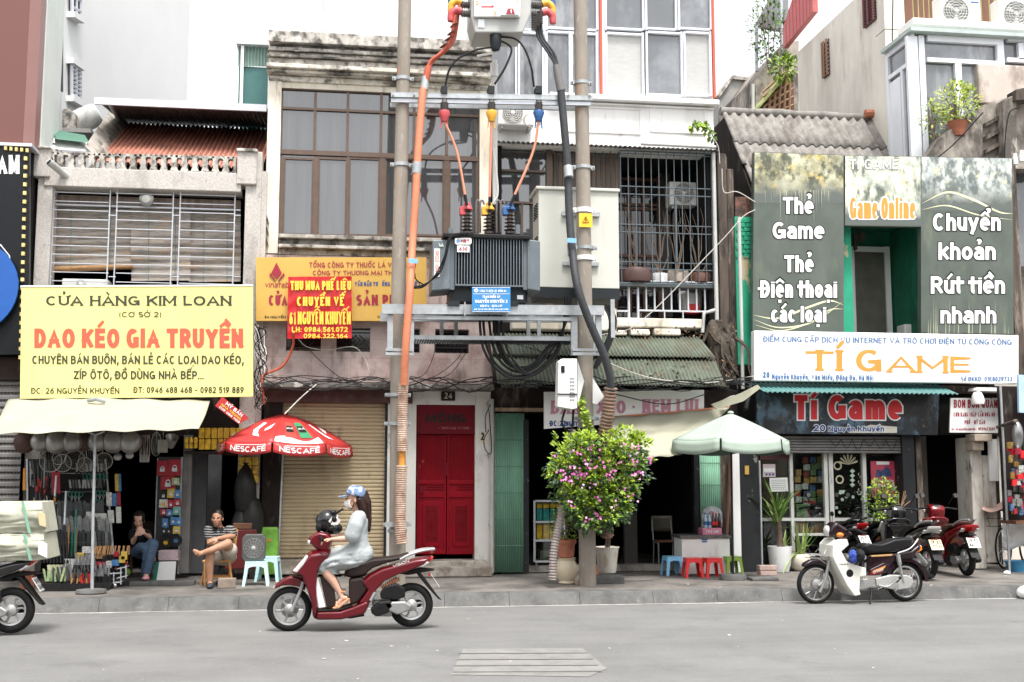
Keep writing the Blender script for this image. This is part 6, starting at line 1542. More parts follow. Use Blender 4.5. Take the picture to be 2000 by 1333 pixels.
for k in(0,1,3):
 o=.0
 mb=MB()
 a,b_=[(.30,.52),(.30,.30),(.42,.18),(.62,.15)],[(.46,.52),(.42,.34),(.50,.24),(.62,.15)]
 for j in range(3):mb.add([sf(an[k],an[k+1],s,t_,.007)for s,t_ in(a[j],b_[j],b_[j+1],a[j+1])],[(0,1,2,3)])
 a,b_=[(.62,.34),(.72,.42),(.86,.50)],[(.64,.28),(.80,.34),(.86,.50)]
 for j in range(2):mb.add([sf(an[k],an[k+1],s,t_,.007)for s,t_ in(a[j],b_[j],b_[j+1],a[j+1])],[(0,1,2,3)])
 mb.build('white_flourish',m_inkwhite,NP)
mb=MB();mb.grid(lambda i,j:sf(an[2],an[3],.03+.94*i,.02+(.10+.05*math.sin(i*7))*j,.006),10,1);mb.build('white_band',m_inkwhite,NP)
for s0,m,m2 in((.24,mat('pack_red',(.45,.08,.06),.4),m_ink),(.58,mat('pack_green',(.05,.28,.13),.4),m_ink)):
 mb=MB();mb.grid(lambda i,j:sf(an[2],an[3],s0+.25*i,.14+.40*j,.009),4,4);pk_=mb.build('printed_pack',m,NP)
 mb=MB();mb.grid(lambda i,j:sf(an[2],an[3],s0+.03+.19*i,.27+.16*j,.012),4,3);e_=mb.build('pack_label',m2,pk_)
 mb=MB();letters(mb,'NESCAFÉ',6,lambda x,y,d:sf(an[2],an[3],s0+.04+x/6*.17,.33+y*.045,.015+d),w=.2);mb.build('lettering',m_inkwhite,pk_)
m_gcan=mat('pale_green_canvas',(.34,.41,.345),.8,var=.06,vs=4)
b=SWP(1432,1133);t=P(1427,808,b.y)
parasol('parasol','pale green parasol over the drinks table and plastic stools',b+V((0,0,.08)),t,.93,P(1428,860,b.y).z,6,R(-118),m_gcan,mat('green_lining',(.10,.15,.12),.8),m_postgrey,.20,1.12)
solo(MB().lathe([(.20,0),(.205,.03),(.19,.085),(.03,.09)],b,24),'concrete_weight',m_kerb,'round concrete weight under the pale green parasol','base')
b2=SWP(1489,1122);solo(MB().tube([b2,P(1486,985,b2.y),P(1483,900,b2.y)],.016,8),'thin_post',m_steel,'thin grey post standing left of the spiky potted plant','post')
# tarp awning of the eatery
TP=thing('tarpaulin','cream tarpaulin awning sagging under the eatery sign','awning',P(1300,880,17.2))
def ft(i,j):
 a=P(1195+230*i,816-20*i,17.9);b_=P(1180+150*i,884+4*i,17.0)
 return a.lerp(b_,j)+V((0,0,-.06*math.sin(math.pi*i)*j+.012*math.sin(i*22+j*5)))
MB().grid(ft,26,12).build('sheet',m_canvas,TP,solid=.005)
MB().tube([P(1195,815,17.92),P(1310,806,17.9),P(1425,795,17.9)],.014).build('orange_hem',m_orange,TP)
solo(MB().pp([(1390,790),(1448,768),(1480,752),(1486,758),(1452,784),(1400,800)],17.5,.05),'canvas_scrap',m_canvas,'folded canvas strip hanging left of the long white sign','canvas')
solo(MB().ob(P(1425,784,17.7),(.2,.15,.12),(0,R(-25),0)),'flood_lamp',m_acwhite,'grubby cream lamp box tucked under the folded canvas','lamp',bevel=.01)
solo(MB().cyl(P(1456,800,17.7),P(1466,752,17.9),.04),'awning_tube',m_black,'black tube slanting below the folded canvas','tube')
# ================================================================== stools, chairs, tables
def stool(loc,m,label,group,w=.30,h=.30,rz=0.):
 T=thing('plastic_stool',label,'stool',loc,rz,group)
 mb=MB();a,b_=w/2*.82,w/2
 mb.box(-a,a,-a,a,h-.022,h)
 n=9
 for r_ in range(4):
  M=Matrix.Rotation(math.pi/2*r_,3,'Z')
  for k in range(n):
   s0,s1=-1+2*k/n,-1+2*(k+1)/n
   zz0,zz1=[h-.022-(.045+.07*abs(s)**3)for s in(s0,s1)]
   yf=lambda z:-(a+(b_-a)*(h-z)/h)+.002
   vs=[V((s0*a,yf(h),h-.02)),V((s1*a,yf(h),h-.02)),V((s1*a,yf(zz1),zz1)),V((s0*a,yf(zz0),zz0))]
   mb.prism([M@v for v in vs],M@V((0,.008,0)))
 mb.build('seat',m,T,local=True,bevel=.004)
 for sx in(-1,1):
  for sy in(-1,1):
   mb=MB();t_,l=.05,h-.06
   A_=[(a,a),(a-t_,a),(a-t_,a-.012),(a-.012,a-.012),(a-.012,a-t_),(a,a-t_)]
   B_=[(b_,b_),(b_-t_*.8,b_),(b_-t_*.8,b_-.012),(b_-.012,b_-.012),(b_-.012,b_-t_*.8),(b_,b_-t_*.8)]
   mb.loft([[V((x*sx,y*sy,l))for x,y in A_],[V((x*sx,y*sy,0))for x,y in B_]])
   mb.smooth=False;mb.sm=[False]*len(mb.sm)
   mb.build('leg',m,T,local=True)
 return T
m_sblue,m_sred,m_sgreen,m_sltblue=[mat('stool_'+n,c,.35,var=.04)for n,c in(('blue',(.22,.50,.74)),('red',(.66,.03,.03)),('green',(.22,.36,.05)),('ice_blue',(.50,.74,.76)))]
GS='low plastic stools by the drinks table'
stool(SWP(1313,1124),m_sblue,'low blue plastic stool at the left end of the drinks table',GS,rz=.1)
stool(SWP(1353,1128),m_sred,'low red plastic stool beside the blue stool',GS,rz=-.05);stool(SWP(1391,1128),m_sred,'low red plastic stool beside the green stool',GS,rz=.06);stool(SWP(1430,1124),m_sgreen,'low green plastic stool under the pale green parasol',GS,rz=.02)
GS='ice blue stools by the fan'
p=SWP(500,1143);stool(p,m_sltblue,'ice blue plastic stool carrying the grey fan',GS,w=.38,h=.34,rz=.04)
stool(SWP(524,1135),m_sltblue,'ice blue plastic stool partly hidden behind the fan stool',GS,w=.36,h=.36,rz=-.1)
# box fan
fc=p+V((-.04,-.02,.34));FT=thing('box_fan','dark grey box fan standing on the ice blue stool','fan',fc)
mb=MB();w=.175
mb.prism([fc+V((math.copysign(w-.05*(k%2),sx),-.07,.20+math.copysign(.20-.04*(1-k%2),sz)))for k,(sx,sz)in enumerate(((1,-1),(1,-1),(1,1),(1,1),(-1,1),(-1,1),(-1,-1),(-1,-1)))]if 0 else[fc+V(q)for q in((-.13,-.07,.0),(.13,-.07,.0),(.165,-.07,.05),(.165,-.07,.33),(.12,-.07,.385),(-.12,-.07,.385),(-.165,-.07,.33),(-.165,-.07,.05))],(0,.14,0))
mb.build('housing',mat('fan_grey',(.085,.088,.085),.45,var=.08),FT,bevel=.012)
mb=MB();mb.lathe([(.135,0),(.135,.004),(.001,.004)],fc+V((0,-.073,.19)),28,Matrix.Rotation(R(90),3,'X'));mb.build('fan_opening',m_black,FT)
mb=MB();c=fc+V((0,-.085,.19))
for k in range(7):mb.tube([c+V((.02*(k+.9)*math.cos(a),0,.02*(k+.9)*math.sin(a)))for a in[j*math.pi/12 for j in range(24)]],.0035,4,close=True)
for k in range(16):a=k*math.pi/8;mb.tube([c+V((.03*math.cos(a),0,.03*math.sin(a))),c+V((.14*math.cos(a+.5),0,.14*math.sin(a+.5)))],.0025,4)
mb.build('grille',mat('fan_grille',(.30,.30,.29),.4),FT)
mb=MB();mb.ell(c+V((0,-.006,0)),(.03,.012,.03),12,7);mb.build('hub',m_pvc,FT)
# green bag, bags, box
gp=SWP(517,1132)+V((.03,.12,.36));GBg=thing('feed_bag','bright green and yellow plastic bag propped behind the fan','bag',gp)
mb=MB();mb.loft([[gp+V((sx*.15*k2,sy*.06,z))for sx,sy in((-1,-1),(1,-1),(1.05,1),(-1.05,1))]for z,k2 in((-.3,.9),(.1,1.05),(.36,1),(.42,.9))]);mb.build('bag',mat('bag_green',(.15,.34,.04),.4,var=.45,vs=5),GBg,bevel=.02)
text('GẠO SẠCH',502,1053,530,1058,gp.y-.09,m_inkred,GBg,w=.2)
solo(MB().ob(SWP(443,1149)+V((0,0,.07)),(.24,.16,.13),(0,0,.05)),'wooden_block',mat('grey_wood_block',(.24,.19,.15),.85,var=.2,vs=9),'weathered wooden block at the man\'s feet','block',bevel=.008)
m_bagdark=mat('dark_poly_bag',(.018,.017,.016),.45,var=.3,vs=5)
for(u,v0,v1,r_,l)in((478,905,1000,.17,'upper dark plastic sack hanging beside the timber post'),(492,965,1062,.19,'lower dark plastic sack beside the timber post'),(470,985,1065,.15,'dark sack with a red band standing left of the fan')):
 a,b_=P(u,v0,18.3),P(u,v1,18.3);L_=a.z-b_.z;mb=MB()
 mb.lathe([(.02,0),(r_*.8,.02),(r_,L_*.3),(r_*.95,L_*.6),(r_*.6,L_*.85),(.03,L_*.97),(.06,L_)],b_,14);o=solo(mb,'plastic_sack',m_bagdark,l,'sack')
solo(MB().wb(440,1035,500,1112,18.1,.4),'red_crate',mat('crate_red',(.10,.008,.008),.5,var=.1),'red crate in the shade behind the fan','crate',bevel=.01)
solo(MB().wb(455,1022,492,1034,18.1,.3),'brown_basket',m_brownwood,'brown basket on the red crate behind the fan','basket',bevel=.01)
m_gold=mat('gold_packet',(.62,.38,.03),.3,var=.5,vs=14)
for r_ in range(2):
 for k in range(7):solo(MB().wb(388+k*12.2,836+r_*22,399+k*12.2,857+r_*22,18.36+.02*(k%2),.1),'gold_packet',m_gold,'gold packet in the rows on the shelf above the seated man','packet','gold packets on the shelf above the man',bevel=.012)
for r_ in range(3):
 for k in range(3):solo(MB().wb(466+k*13.4,893+r_*17,478+k*13.4,909+r_*17,18.28,.08),'gold_packet',m_gold,'gold packet hanging under the red parasol beside the dark sack','packet','gold packets hanging under the red parasol',bevel=.012)
for k in range(6):
 mb=MB();c=P(364+k%3*9,876-k//3*11,18.36);mb.lathe([(.03,0),(.032,.06),(.02,.075),(.02,.085)],c,10);solo(mb,'gold_jar',m_gold,'small gold jar at the left end of the packet shelf','jar','gold jars on the shelf')
# bamboo stool chair of the man
mc=V((P(424,1100,17.28).x,17.28,SW))
CH=thing('low_chair','low bamboo folding chair under the seated man','chair',mc)
m_bambc=mat('bamboo_chair',(.46,.22,.07),.5,var=.15,vs=9)
MB().box(mc.x-.19,mc.x+.22,mc.y-.18,mc.y+.2,SW+.335,SW+.365).build('seat',m_bambc,CH,bevel=.008)
mb=MB()
for sx in(-1,1):
 for sy in(-1,1):mb.tube([mc+V((sx*.17+.015,sy*.16,.34)),mc+V((sx*.19-.05*sy,sy*.17,0))],.018,8)
mb.tube([mc+V((.2,.17,.3)),mc+V((.25,.24,.78))],.016,8);mb.each('leg',m_bambc,CH)
mb=MB();mb.tube([mc+V((-.16,-.165,.12)),mc+V((.19,-.165,.12))],.014,8);mb.tube([mc+V((-.16,.165,.12)),mc+V((.19,.165,.12))],.014,8);mb.each('stretcher',m_bambc,CH)
mb=MB();mb.box(mc.x-.12,mc.x+.24,mc.y+.235,mc.y+.25,SW+.60,SW+.80);mb.build('backrest',m_bambc,CH,bevel=.006)
# woman's chair
wc=SWP(272,1128)+V((0,.1,0))
WCh=thing('low_chair','dark wooden chair under the woman in the knife shop','chair',wc)
MB().box(wc.x-.2,wc.x+.2,wc.y-.2,wc.y+.2,SW+.40,SW+.44).build('seat',m_dark2,WCh)
mb=MB()
for sx in(-1,1):
 for sy in(-1,1):mb.box(wc.x+sx*.18-.02,wc.x+sx*.18+.02,wc.y+sy*.18-.02,wc.y+sy*.18+.02,SW,SW+.40)
mb.each('leg',m_brownwood,WCh);MB().box(wc.x-.2,wc.x+.2,wc.y+.2,wc.y+.23,SW+.44,SW+.85).build('backrest',m_dark2,WCh)
# drinks table
dp=V((P(1378,1116,17.9).x,17.9,SW));YD=17.9
DT=thing('drinks_table','white drinks table with a dark top behind the red stools','table',dp)
MB().wb(1332,1052,1426,1122,YD,.45).build('cabinet',mat('table_white',(.74,.73,.70),.6,var=.05,stains=[((.45,.40,.34),.62,.74,4,.3,.6)]),DT,bevel=.006)
MB().wb(1329,1046,1429,1052,YD-.03,.56).build('top',mat('speckled_top',(.10,.095,.09),.4,var=.9,vs=40),DT)
mb=MB();
for k in range(2):mb.wb(1370+k,1053+k*4,1382-k,1056+k*4,YD-.003,.002)
mb.build('blue_sticker',m_inkblue2,DT)
CR=thing('bottle_crate','faded pink soft drink crate with white script on the drinks table','crate',P(1391,1045,YD+.1))
MB().wb(1372,1032,1410,1045.5,YD+.08,.24).build('crate',mat('crate_pink',(.58,.20,.30),.5,var=.08),CR,bevel=.008)
text('Coca-Cola',1379,1035,1403,1041,YD+.08,m_inkwhite,CR,w=.14,shear=.2)
mb=MB();mb.pp([(1371,1030)]+[(1391+20*math.cos(R(a)),1006-17*math.sin(R(a)))for a in range(180,-1,-12)]+[(1411,1030)],YD+.3,.02)
solo(mb,'display_arch',mat('printed_arch',(.40,.42,.44),.45,var=.6,vs=14,stains=[((.5,.08,.08),.58,.66,9,1,.9)]),'round-topped printed display card behind the bottles','display')
def bottle(u,v,y,m,cap,label,h=.24,r_=.03):
 p=P(u,v,y);T=thing('bottle',label,'bottle',p,group='bottles on the drinks table')
 mb=MB();mb.lathe([(r_*.95,0),(r_,.01),(r_,h*.55),(r_*.45,h*.75),(r_*.4,h*.93),(.003,h*.93)],p,12);mb.build('glass',m,T)
 mb=MB();mb.lathe([(r_*.5,h*.92),(r_*.5,h),(.002,h)],p,10);mb.build('cap',cap,T)
 mb=MB();mb.lathe([(r_*1.02,h*.2),(r_*1.02,h*.45)],p,12,caps=False);mb.build('label',cap,T)
m_cola,m_water=mat('cola_bottle',(.035,.012,.008),.15),mat('water_bottle',(.42,.56,.66),.15)
for k in range(2):bottle(1378+k*8,1032,YD+.2,m_water,m_inkblue2,'blue-labelled water bottle standing in the pink crate')
for k in range(3):bottle(1393+k*6,1032,YD+.2,m_cola,m_blackred if k<2 else m_ink,'dark bottle with a %s cap standing in the pink crate'%('red' if k<2 else 'black'))
# chairs by the drinks table
cp=SWP(1312,1112)+V((0,.35,0));C1=thing('chair','old metal chair with a plastic backrest left of the drinks table','chair',cp)
mb=MB()
for sx in(-1,1):mb.tube([cp+V((sx*.17,-.17,0)),cp+V((sx*.17,-.15,.42)),cp+V((sx*.17,.17,.43)),cp+V((sx*.17,.22,.62)),cp+V((sx*.17,.25,.84))],.012,7);mb.tube([cp+V((sx*.17,.2,0)),cp+V((sx*.17,.15,.43))],.012,7)
mb.each('frame',m_steel,C1)
MB().box(cp.x-.18,cp.x+.18,cp.y-.18,cp.y+.18,cp.z+.43,cp.z+.46).build('seat',m_brownwood,C1,bevel=.01)
mb=MB();mb.grid(lambda i,j:cp+V((-.19+.38*i,.22+.05*math.cos((i-.5)*2.5),.60+.27*j)),8,4);mb.build('backrest',mat('smoky_plastic',(.11,.10,.075),.4),C1,solid=.012)
cp=SWP(1458,1108)+V((0,.3,0));C2=thing('chair','brown plastic chair with a maroon cloth right of the drinks table','chair',cp)
m_brpl=mat('brown_plastic',(.17,.045,.025),.4,var=.1)
MB().box(cp.x-.21,cp.x+.21,cp.y-.2,cp.y+.2,cp.z+.42,cp.z+.45).build('seat',m_brpl,C2,bevel=.01)
MB().box(cp.x-.18,cp.x+.18,cp.y-.18,cp.y+.18,cp.z+.45,cp.z+.48).build('cushion',m_inkblue2,C2,bevel=.01)
mb=MB();mb.grid(lambda i,j:cp+V((-.2+.4*i,.18+.08*j+.04*math.cos((i-.5)*2.5),.44+.46*j)),8,5);mb.build('backrest',m_brpl,C2,solid=.014)
mb=MB();mb.grid(lambda i,j:cp+V((-.19+.38*i,.145+.07*j,.45+.24*j)),6,4);mb.build('cloth',mat('maroon_cloth',(.09,.012,.02),.8),C2,solid=.02)
mb=MB()
for sx in(-1,1):
 for sy in(-1,1):mb.tube([cp+V((sx*.19,sy*.18,.43)),cp+V((sx*.23,sy*.22,0))],[.022,.016],7)
mb.each('leg',m_brpl,C2)
# bricks and slabs
for dz,l in((.05,'lower pinkish brick on the stone slab beside the parasol base'),(.128,'upper pinkish brick on the stone slab beside the parasol base')):
 solo(MB().ob(SWP(1498,1130)+V((0,0,dz+.035)),(.27,.16,.07),(0,0,.05 if dz<.1 else-.04)),'brick',mat('pinkish_brick',(.40,.29,.25),.9,var=.2,vs=9),l,'brick','stacked bricks by the parasol',bevel=.008)
solo(MB().ob(SWP(1490,1134)+V((0,0,.025)),(.42,.24,.05),(0,0,.03)),'stone_slab',m_kerb,'flat stone slab under the two bricks','slab',bevel=.012)
solo(MB().ob(SWP(1181,1139)+V((0,0,.055)),(.52,.32,.11)),'stone_block',m_kerb,'kerb stone block under the white bucket planter','stone block',bevel=.012)
solo(MB().ob(SWP(1135,1142)+V((0,0,.035)),(.17,.09,.07),(0,0,.1)),'brick',mat('tan_brick',(.42,.30,.22),.9,var=.2,vs=9),'single tan brick between the painted jar and the stone block','brick',bevel=.008)
solo(MB().ob(SWP(1164,1125)+V((0,0,.07)),(.07,.09,.14)),'brick',m_terracotta,'orange half brick standing against the right pole','brick',bevel=.006)
# glass cabinet in the doorway
GC=thing('glass_cabinet','glazed cabinet of yellow and green packets inside the dark doorway','cabinet',P(1072,1104,18.9))
Yx=18.75
mb=MB()
for u in(1044,1102):mb.wb(u-2,978,u+2,1098,Yx,.03)
for v in(979,1020,1056,1097):mb.wb(1046,v-2,1100,v+2,Yx,.03)
mb.build('frame',m_silver,GC)
mb=MB()
for v in(1020,1056,1096):mb.wb(1046,v-1,1100,v+1,Yx+.04,.3)
mb.each('shelf',m_silver,GC);MB().wb(1043,977,1103,1099,Yx+.36,.02).build('back',m_dark,GC);MB().wb(1046,981,1100,1096,Yx+.012,.004).build('glass_pane',G1,GC)
mb=MB()
for u in(1048,1098):mb.wb(u-2,1099,u+2,1110,Yx+.05,.06)
mb.each('leg',m_steel,GC)
for v0,v1,m,l in((984,993,m_gold,'gold'),(994,1018,mat('teal_packet',(.02,.26,.24),.35,var=.3,vs=9),'teal'),(1024,1054,m_gold,'gold')):
 for k in range(4):solo(MB().wb(1048+k*13,v0,1059.5+k*13,v1,Yx+.07,.15),'food_packet',m,'%s packet on the %s shelf of the glazed cabinet'%(l,'lower' if v0>1020 else 'upper'),'packet','%s packets in the glazed cabinet'%l,bevel=.012)
solo(MB().wb(1054,1076,1096,1094,Yx+.1,.15),'dark_tin',mat('olive_tin',(.07,.085,.05),.4),'dark olive tin on the bottom shelf of the glazed cabinet','tin',bevel=.01)
# ================================================================== plants
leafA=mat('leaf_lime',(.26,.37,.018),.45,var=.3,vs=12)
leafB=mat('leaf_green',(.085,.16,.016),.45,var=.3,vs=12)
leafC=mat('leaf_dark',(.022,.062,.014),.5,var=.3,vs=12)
m_bract=mat('bougainvillea_pink',(.62,.12,.40),.55,var=.25,vs=30)
m_bract2=mat('bougainvillea_pale',(.72,.36,.58),.55,var=.2,vs=30)
m_bark=mat('bark',(.13,.09,.065),.9,var=.3,vs=20,bump=.4)
def leaf(mb,c,d,n,L_,W_):
 d=d.normalized();s=d.cross(n)
 if s.length<1e-3:s=d.orthogonal()
 s.normalize();n=s.cross(d)
 a,b_,e=c,c+d*L_*.45,c+d*L_
 up=n*L_*.10
 mb.add([a,b_+s*W_+up,e-n*L_*.12,b_-s*W_+up,b_],[(0,4,1),(4,2,1),(0,3,4),(4,3,2)])
def rv():
 while 1:
  v=V((random.uniform(-1,1),random.uniform(-1,1),random.uniform(-1,1)))
  if .05<v.length<1:return v
BG=thing('bougainvillea','bushy pink-flowering bougainvillea growing against the right pole','plant',SWP(1186,1130)+V((0,0,.11)))
YB=16.15
lobes=[(1165,905,.60,.42),(1115,900,.36,.30),(1222,900,.40,.36),(1150,965,.50,.42),(1200,950,.42,.40),(1160,1010,.34,.26),(1095,920,.24,.22),(1195,862,.30,.16),(1140,858,.16,.14),(1130,868,.32,.2),(1235,865,.26,.22),(1180,1000,.28,.28),(1110,985,.18,.2),(1135,1018,.20,.16),(1098,955,.2,.2),(1205,985,.24,.3)]
mbL=MB();tips=[]
for u,v,rx,rz in lobes:
 rx*=.86;rz*=.86;u=1168+(u-1168)*.9;v=935+(v-935)*.93;c=P(u,v,YB);n=int(860*rx*rz/.16)
 for _ in range(n//5):
  w=rv().normalized();w=w*random.choice((random.uniform(.5,1),random.uniform(.8,1.0),random.uniform(.9,1.3)));q=c+V((w.x*rx,w.y*.38,w.z*rz))
  hgt=w.z+.35*-w.y+random.uniform(-.35,.35)
  for _ in range(6):
   d=(w+rv()*.9+V((0,0,.15))).normalized()
   mbL.i=0 if hgt>.28 else(1 if hgt>-.35 else 2)  # lime on top and front, dark inside: light and shade painted by leaf colour
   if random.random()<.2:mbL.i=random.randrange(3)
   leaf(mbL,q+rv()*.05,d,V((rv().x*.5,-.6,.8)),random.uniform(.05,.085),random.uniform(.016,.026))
  if w.y<.1:tips.append(q)
for u,v,u2,v2 in((1085,912,1072,930),(1095,880,1082,848),(1240,870,1248,846),(1262,902,1276,898),(1200,850,1212,832),(1222,1000,1232,996)):
 a,b_=P(u,v,YB-.1),P(u2,v2,YB-.15)
 for k in range(26):
  q=a.lerp(b_,random.random());mbL.i=random.choice((0,0,1));leaf(mbL,q+rv()*.03,(b_-a).normalized()+rv()*.9,V((0,-.5,.8)),random.uniform(.04,.07),.018)
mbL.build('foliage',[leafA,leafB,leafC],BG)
mb=MB()
for u,v,n in((1132,928,15),(1147,905,9),(1120,925,6),(1128,890,9),(1153,912,7),(1178,905,5),(1176,914,4),(1192,925,9),(1188,932,3),(1205,906,3),(1236,905,8),(1243,928,8),(1255,925,5),(1268,900,6),(1240,880,6),(1108,938,8),(1098,925,6),(1112,932,7),(1135,950,3),(1156,950,5),(1165,978,4),(1210,965,5),(1234,975,4),(1202,990,5),(1145,878,4),(1118,987,6),(1146,1015,4),(1165,1014,7),(1124,913,6),(1085,895,3),(1160,870,3),(1215,868,3)):
 for _ in range(int(n*1.0)):
  q=P(u+random.gauss(0,5.5),v+random.gauss(0,4.5),YB-.40+random.uniform(-.06,.05));mb.i=random.random()<.35
  leaf(mb,q,rv()+V((0,-.3,.2)),V((0,-1,.2)),.038,.019)
mb.build('blossom',[m_bract,m_bract2],BG)
mb=MB();b=SWP(1186,1130)+V((0,0,.2))
mb.tube(curve([b+V((0,0,.15)),P(1184,1015,16.1),P(1172,985,16.1),P(1165,930,16.15)]),[.035]*9+[.028]*8+[.018]*8,8)if 0 else mb.tube(curve([b+V((0,0,.2)),P(1190,1015,16.1),P(1178,985,16.12),P(1165,920,16.2)]),.026,8)
mb.tube(curve([b+V((.03,0,.2)),P(1196,1010,16.1),P(1208,960,16.1),P(1225,900,16.15)]),.014,7);mb.tube(curve([b+V((-.02,0,.2)),P(1182,1020,16.05),P(1150,990,16.1),P(1110,930,16.1)]),.014,7);mb.build('stem',m_bark,BG)
mb=MB();mb.lathe([(.125,0),(.135,.02),(.175,.36),(.19,.38),(.175,.385),(.16,.34),(.002,.34)],SWP(1186,1134)+V((0,0,.115)),22)
solo(mb,'bucket_planter',mat('stained_white_bucket',(.66,.63,.56),.5,var=.08,vs=4,stains=[((.45,.28,.12),.54,.66,6,.4,.8)]),'stained white paint bucket planter on the stone block','planter')
vn=thing('climbing_vine','small lime vine climbing the right pole above the bougainvillea','plant',P(1148,845,16.3));mb=MB()
for k in range(90):
 s=random.random();q=curve([P(1134,778,16.32),P(1138,800,16.3),P(1145,820,16.3),P(1154,845,16.3)],10)[int(s*30)]
 mb.i=random.random()<.3;leaf(mb,q+rv()*.05,rv()+V((0,-.4,-.3)),V((0,-1,.4)),.065,.028)
mb.build('leaves',[leafA,leafB],vn);MB().tube(curve([P(1134,778,16.34),P(1138,800,16.33),P(1145,820,16.33),P(1154,850,16.33)],6),.008).build('stem',m_bark,vn)
# terracotta pot with shrub on a painted jar
jp=SWP(1107,1140);mb=MB();mb.lathe([(.10,0),(.12,.01),(.11,.04),(.15,.12),(.165,.2),(.155,.27),(.12,.33),(.13,.36),(.14,.37),(.05,.375)],jp,24)
solo(mb,'painted_jar',mat('painted_ceramic',(.68,.58,.42),.3,var=.06,stains=[((.12,.07,.05),.66,.71,6,1,.9),((.55,.20,.08),.70,.74,7,1,.8),((.30,.50,.50),.67,.73,5,1,.8)]),'cream ceramic jar with painted birds on the pavement','jar')
tp_=jp+V((-.01,0,.375));PT=thing('potted_shrub','leafy shrub in a terracotta pot on the painted jar','potted plant',tp_)
mb=MB();mb.lathe([(.10,0),(.115,.01),(.135,.2),(.155,.205),(.155,.26),(.135,.26),(.125,.22),(.002,.22)],tp_,20);mb.build('pot',m_terracotta,PT)
mb=MB()
for _ in range(420):
 w=rv();q=tp_+V((.0+w.x*.24,w.y*.2,.47+w.z*.28));mb.i=random.choice((1,1,2,0));leaf(mb,q,w+rv()*.6+V((0,0,.4)),V((0,-.6,.8)),random.uniform(.04,.07),.014)
mb.build('foliage',[leafA,leafB,leafC],PT)
mb=MB()
for k in range(5):mb.tube([tp_+V((0,0,.2)),tp_+V((random.uniform(-.14,.14),random.uniform(-.1,.1),.6))],.007,5)
mb.build('stem',m_bark,PT)
# spiky plant
yp=SWP(1524,1118);YU=thing('spiky_plant','tall spiky yucca in a smooth white planter','potted plant',yp)
mb=MB();mb.lathe([(.12,0),(.14,.01),(.175,.15),(.195,.38),(.198,.42),(.185,.42),(.18,.38),(.002,.37)],yp,28);mb.build('planter',mat('planter_white',(.70,.70,.70),.35,var=.03),YU)
mb=MB();mb.tube([yp+V((0,0,.36)),yp+V((.01,0,.62)),yp+V((-.02,0,.95))],[.05,.045,.035],10);mb.build('trunk',m_bark,YU)
m_yuc=mat('yucca_leaf',(.10,.21,.035),.4,var=.3,vs=7);m_yuc2=mat('yucca_leaf_pale',(.26,.36,.10),.4,var=.2,vs=7)
def blade(mb,a,d,L_,w,bend):
 d=d.normalized();s=d.cross(V((0,0,1)))
 if s.length<.1:s=V((1,0,0))
 s.normalize();pts=[]
 for k in range(7):
  t_=k/6;p=a+d*L_*t_+V((0,0,-bend*t_*t_*L_));ww=w*(1-t_)**.6*(.5+min(.5,t_*3));n_=s.cross(d)*.3*ww
  pts+=[p-s*ww+n_,p,p+s*ww+n_]
 mb.add(pts,[(3*k+j,3*k+j+1,3*k+j+4,3*k+j+3)for k in range(6)for j in(0,1)])
mb=MB()
for k in range(46):
 a=random.uniform(0,6.28);e=random.uniform(.35,1.5);mb.i=random.random()<.25
 blade(mb,yp+V((-.02,0,random.uniform(.62,1.0))),V((math.cos(a)*math.cos(e),math.sin(a)*math.cos(e),math.sin(e))),random.uniform(.45,.75),.028,random.uniform(0,.35))
for k in range(10):
 a=random.uniform(0,6.28);e=random.uniform(.5,1.3);mb.i=1;blade(mb,yp+V((.08,0,.40)),V((math.cos(a)*math.cos(e),math.sin(a)*math.cos(e),math.sin(e))),random.uniform(.25,.4),.024,.2)
mb.build('leaves',[m_yuc,m_yuc2],YU)
sp=SWP(1563,1116);SN=thing('snake_plant','yellow-edged snake plant in a round cream pot beside the white planter','potted plant',sp)
mb=MB();mb.lathe([(.08,0),(.15,.06),(.18,.16),(.16,.26),(.14,.28),(.002,.25)],sp,20);mb.build('pot',mat('pot_cream',(.62,.57,.48),.5,var=.1),SN)
mb=MB()
for k in range(11):
 a=random.uniform(0,6.28);e=random.uniform(.9,1.5);mb.i=k%2;blade(mb,sp+V((random.uniform(-.07,.07),0,.24)),V((math.cos(a)*math.cos(e),math.sin(a)*math.cos(e),math.sin(e))),random.uniform(.35,.75),.03,.1)
for a,e in((3.6,.35),(.2,.7),(3.9,-.1)):mb.i=1;blade(mb,sp+V((-.08,-.08,.3)),V((math.cos(a)*math.cos(e),math.sin(a)*math.cos(e),math.sin(e))),.6,.028,.5)
mb.build('leaves',[m_yuc,m_yuc2],SN)
dpp=SWP(1480,1114);DK=thing('dark_potted_plant','dark leaved plant in a grey pot left of the white planter','potted plant',dpp)
mb=MB();mb.lathe([(.07,0),(.10,.2),(.11,.22),(.002,.2)],dpp,16);mb.build('pot',m_postgrey,DK)
mb=MB()
for k in range(14):
 a=random.uniform(0,6.28);e=random.uniform(.6,1.4);blade(mb,dpp+V((0,0,.2)),V((math.cos(a)*math.cos(e),math.sin(a)*math.cos(e),math.sin(e))),random.uniform(.3,.55),.022,.3)
mb.build('leaves',leafC,DK)
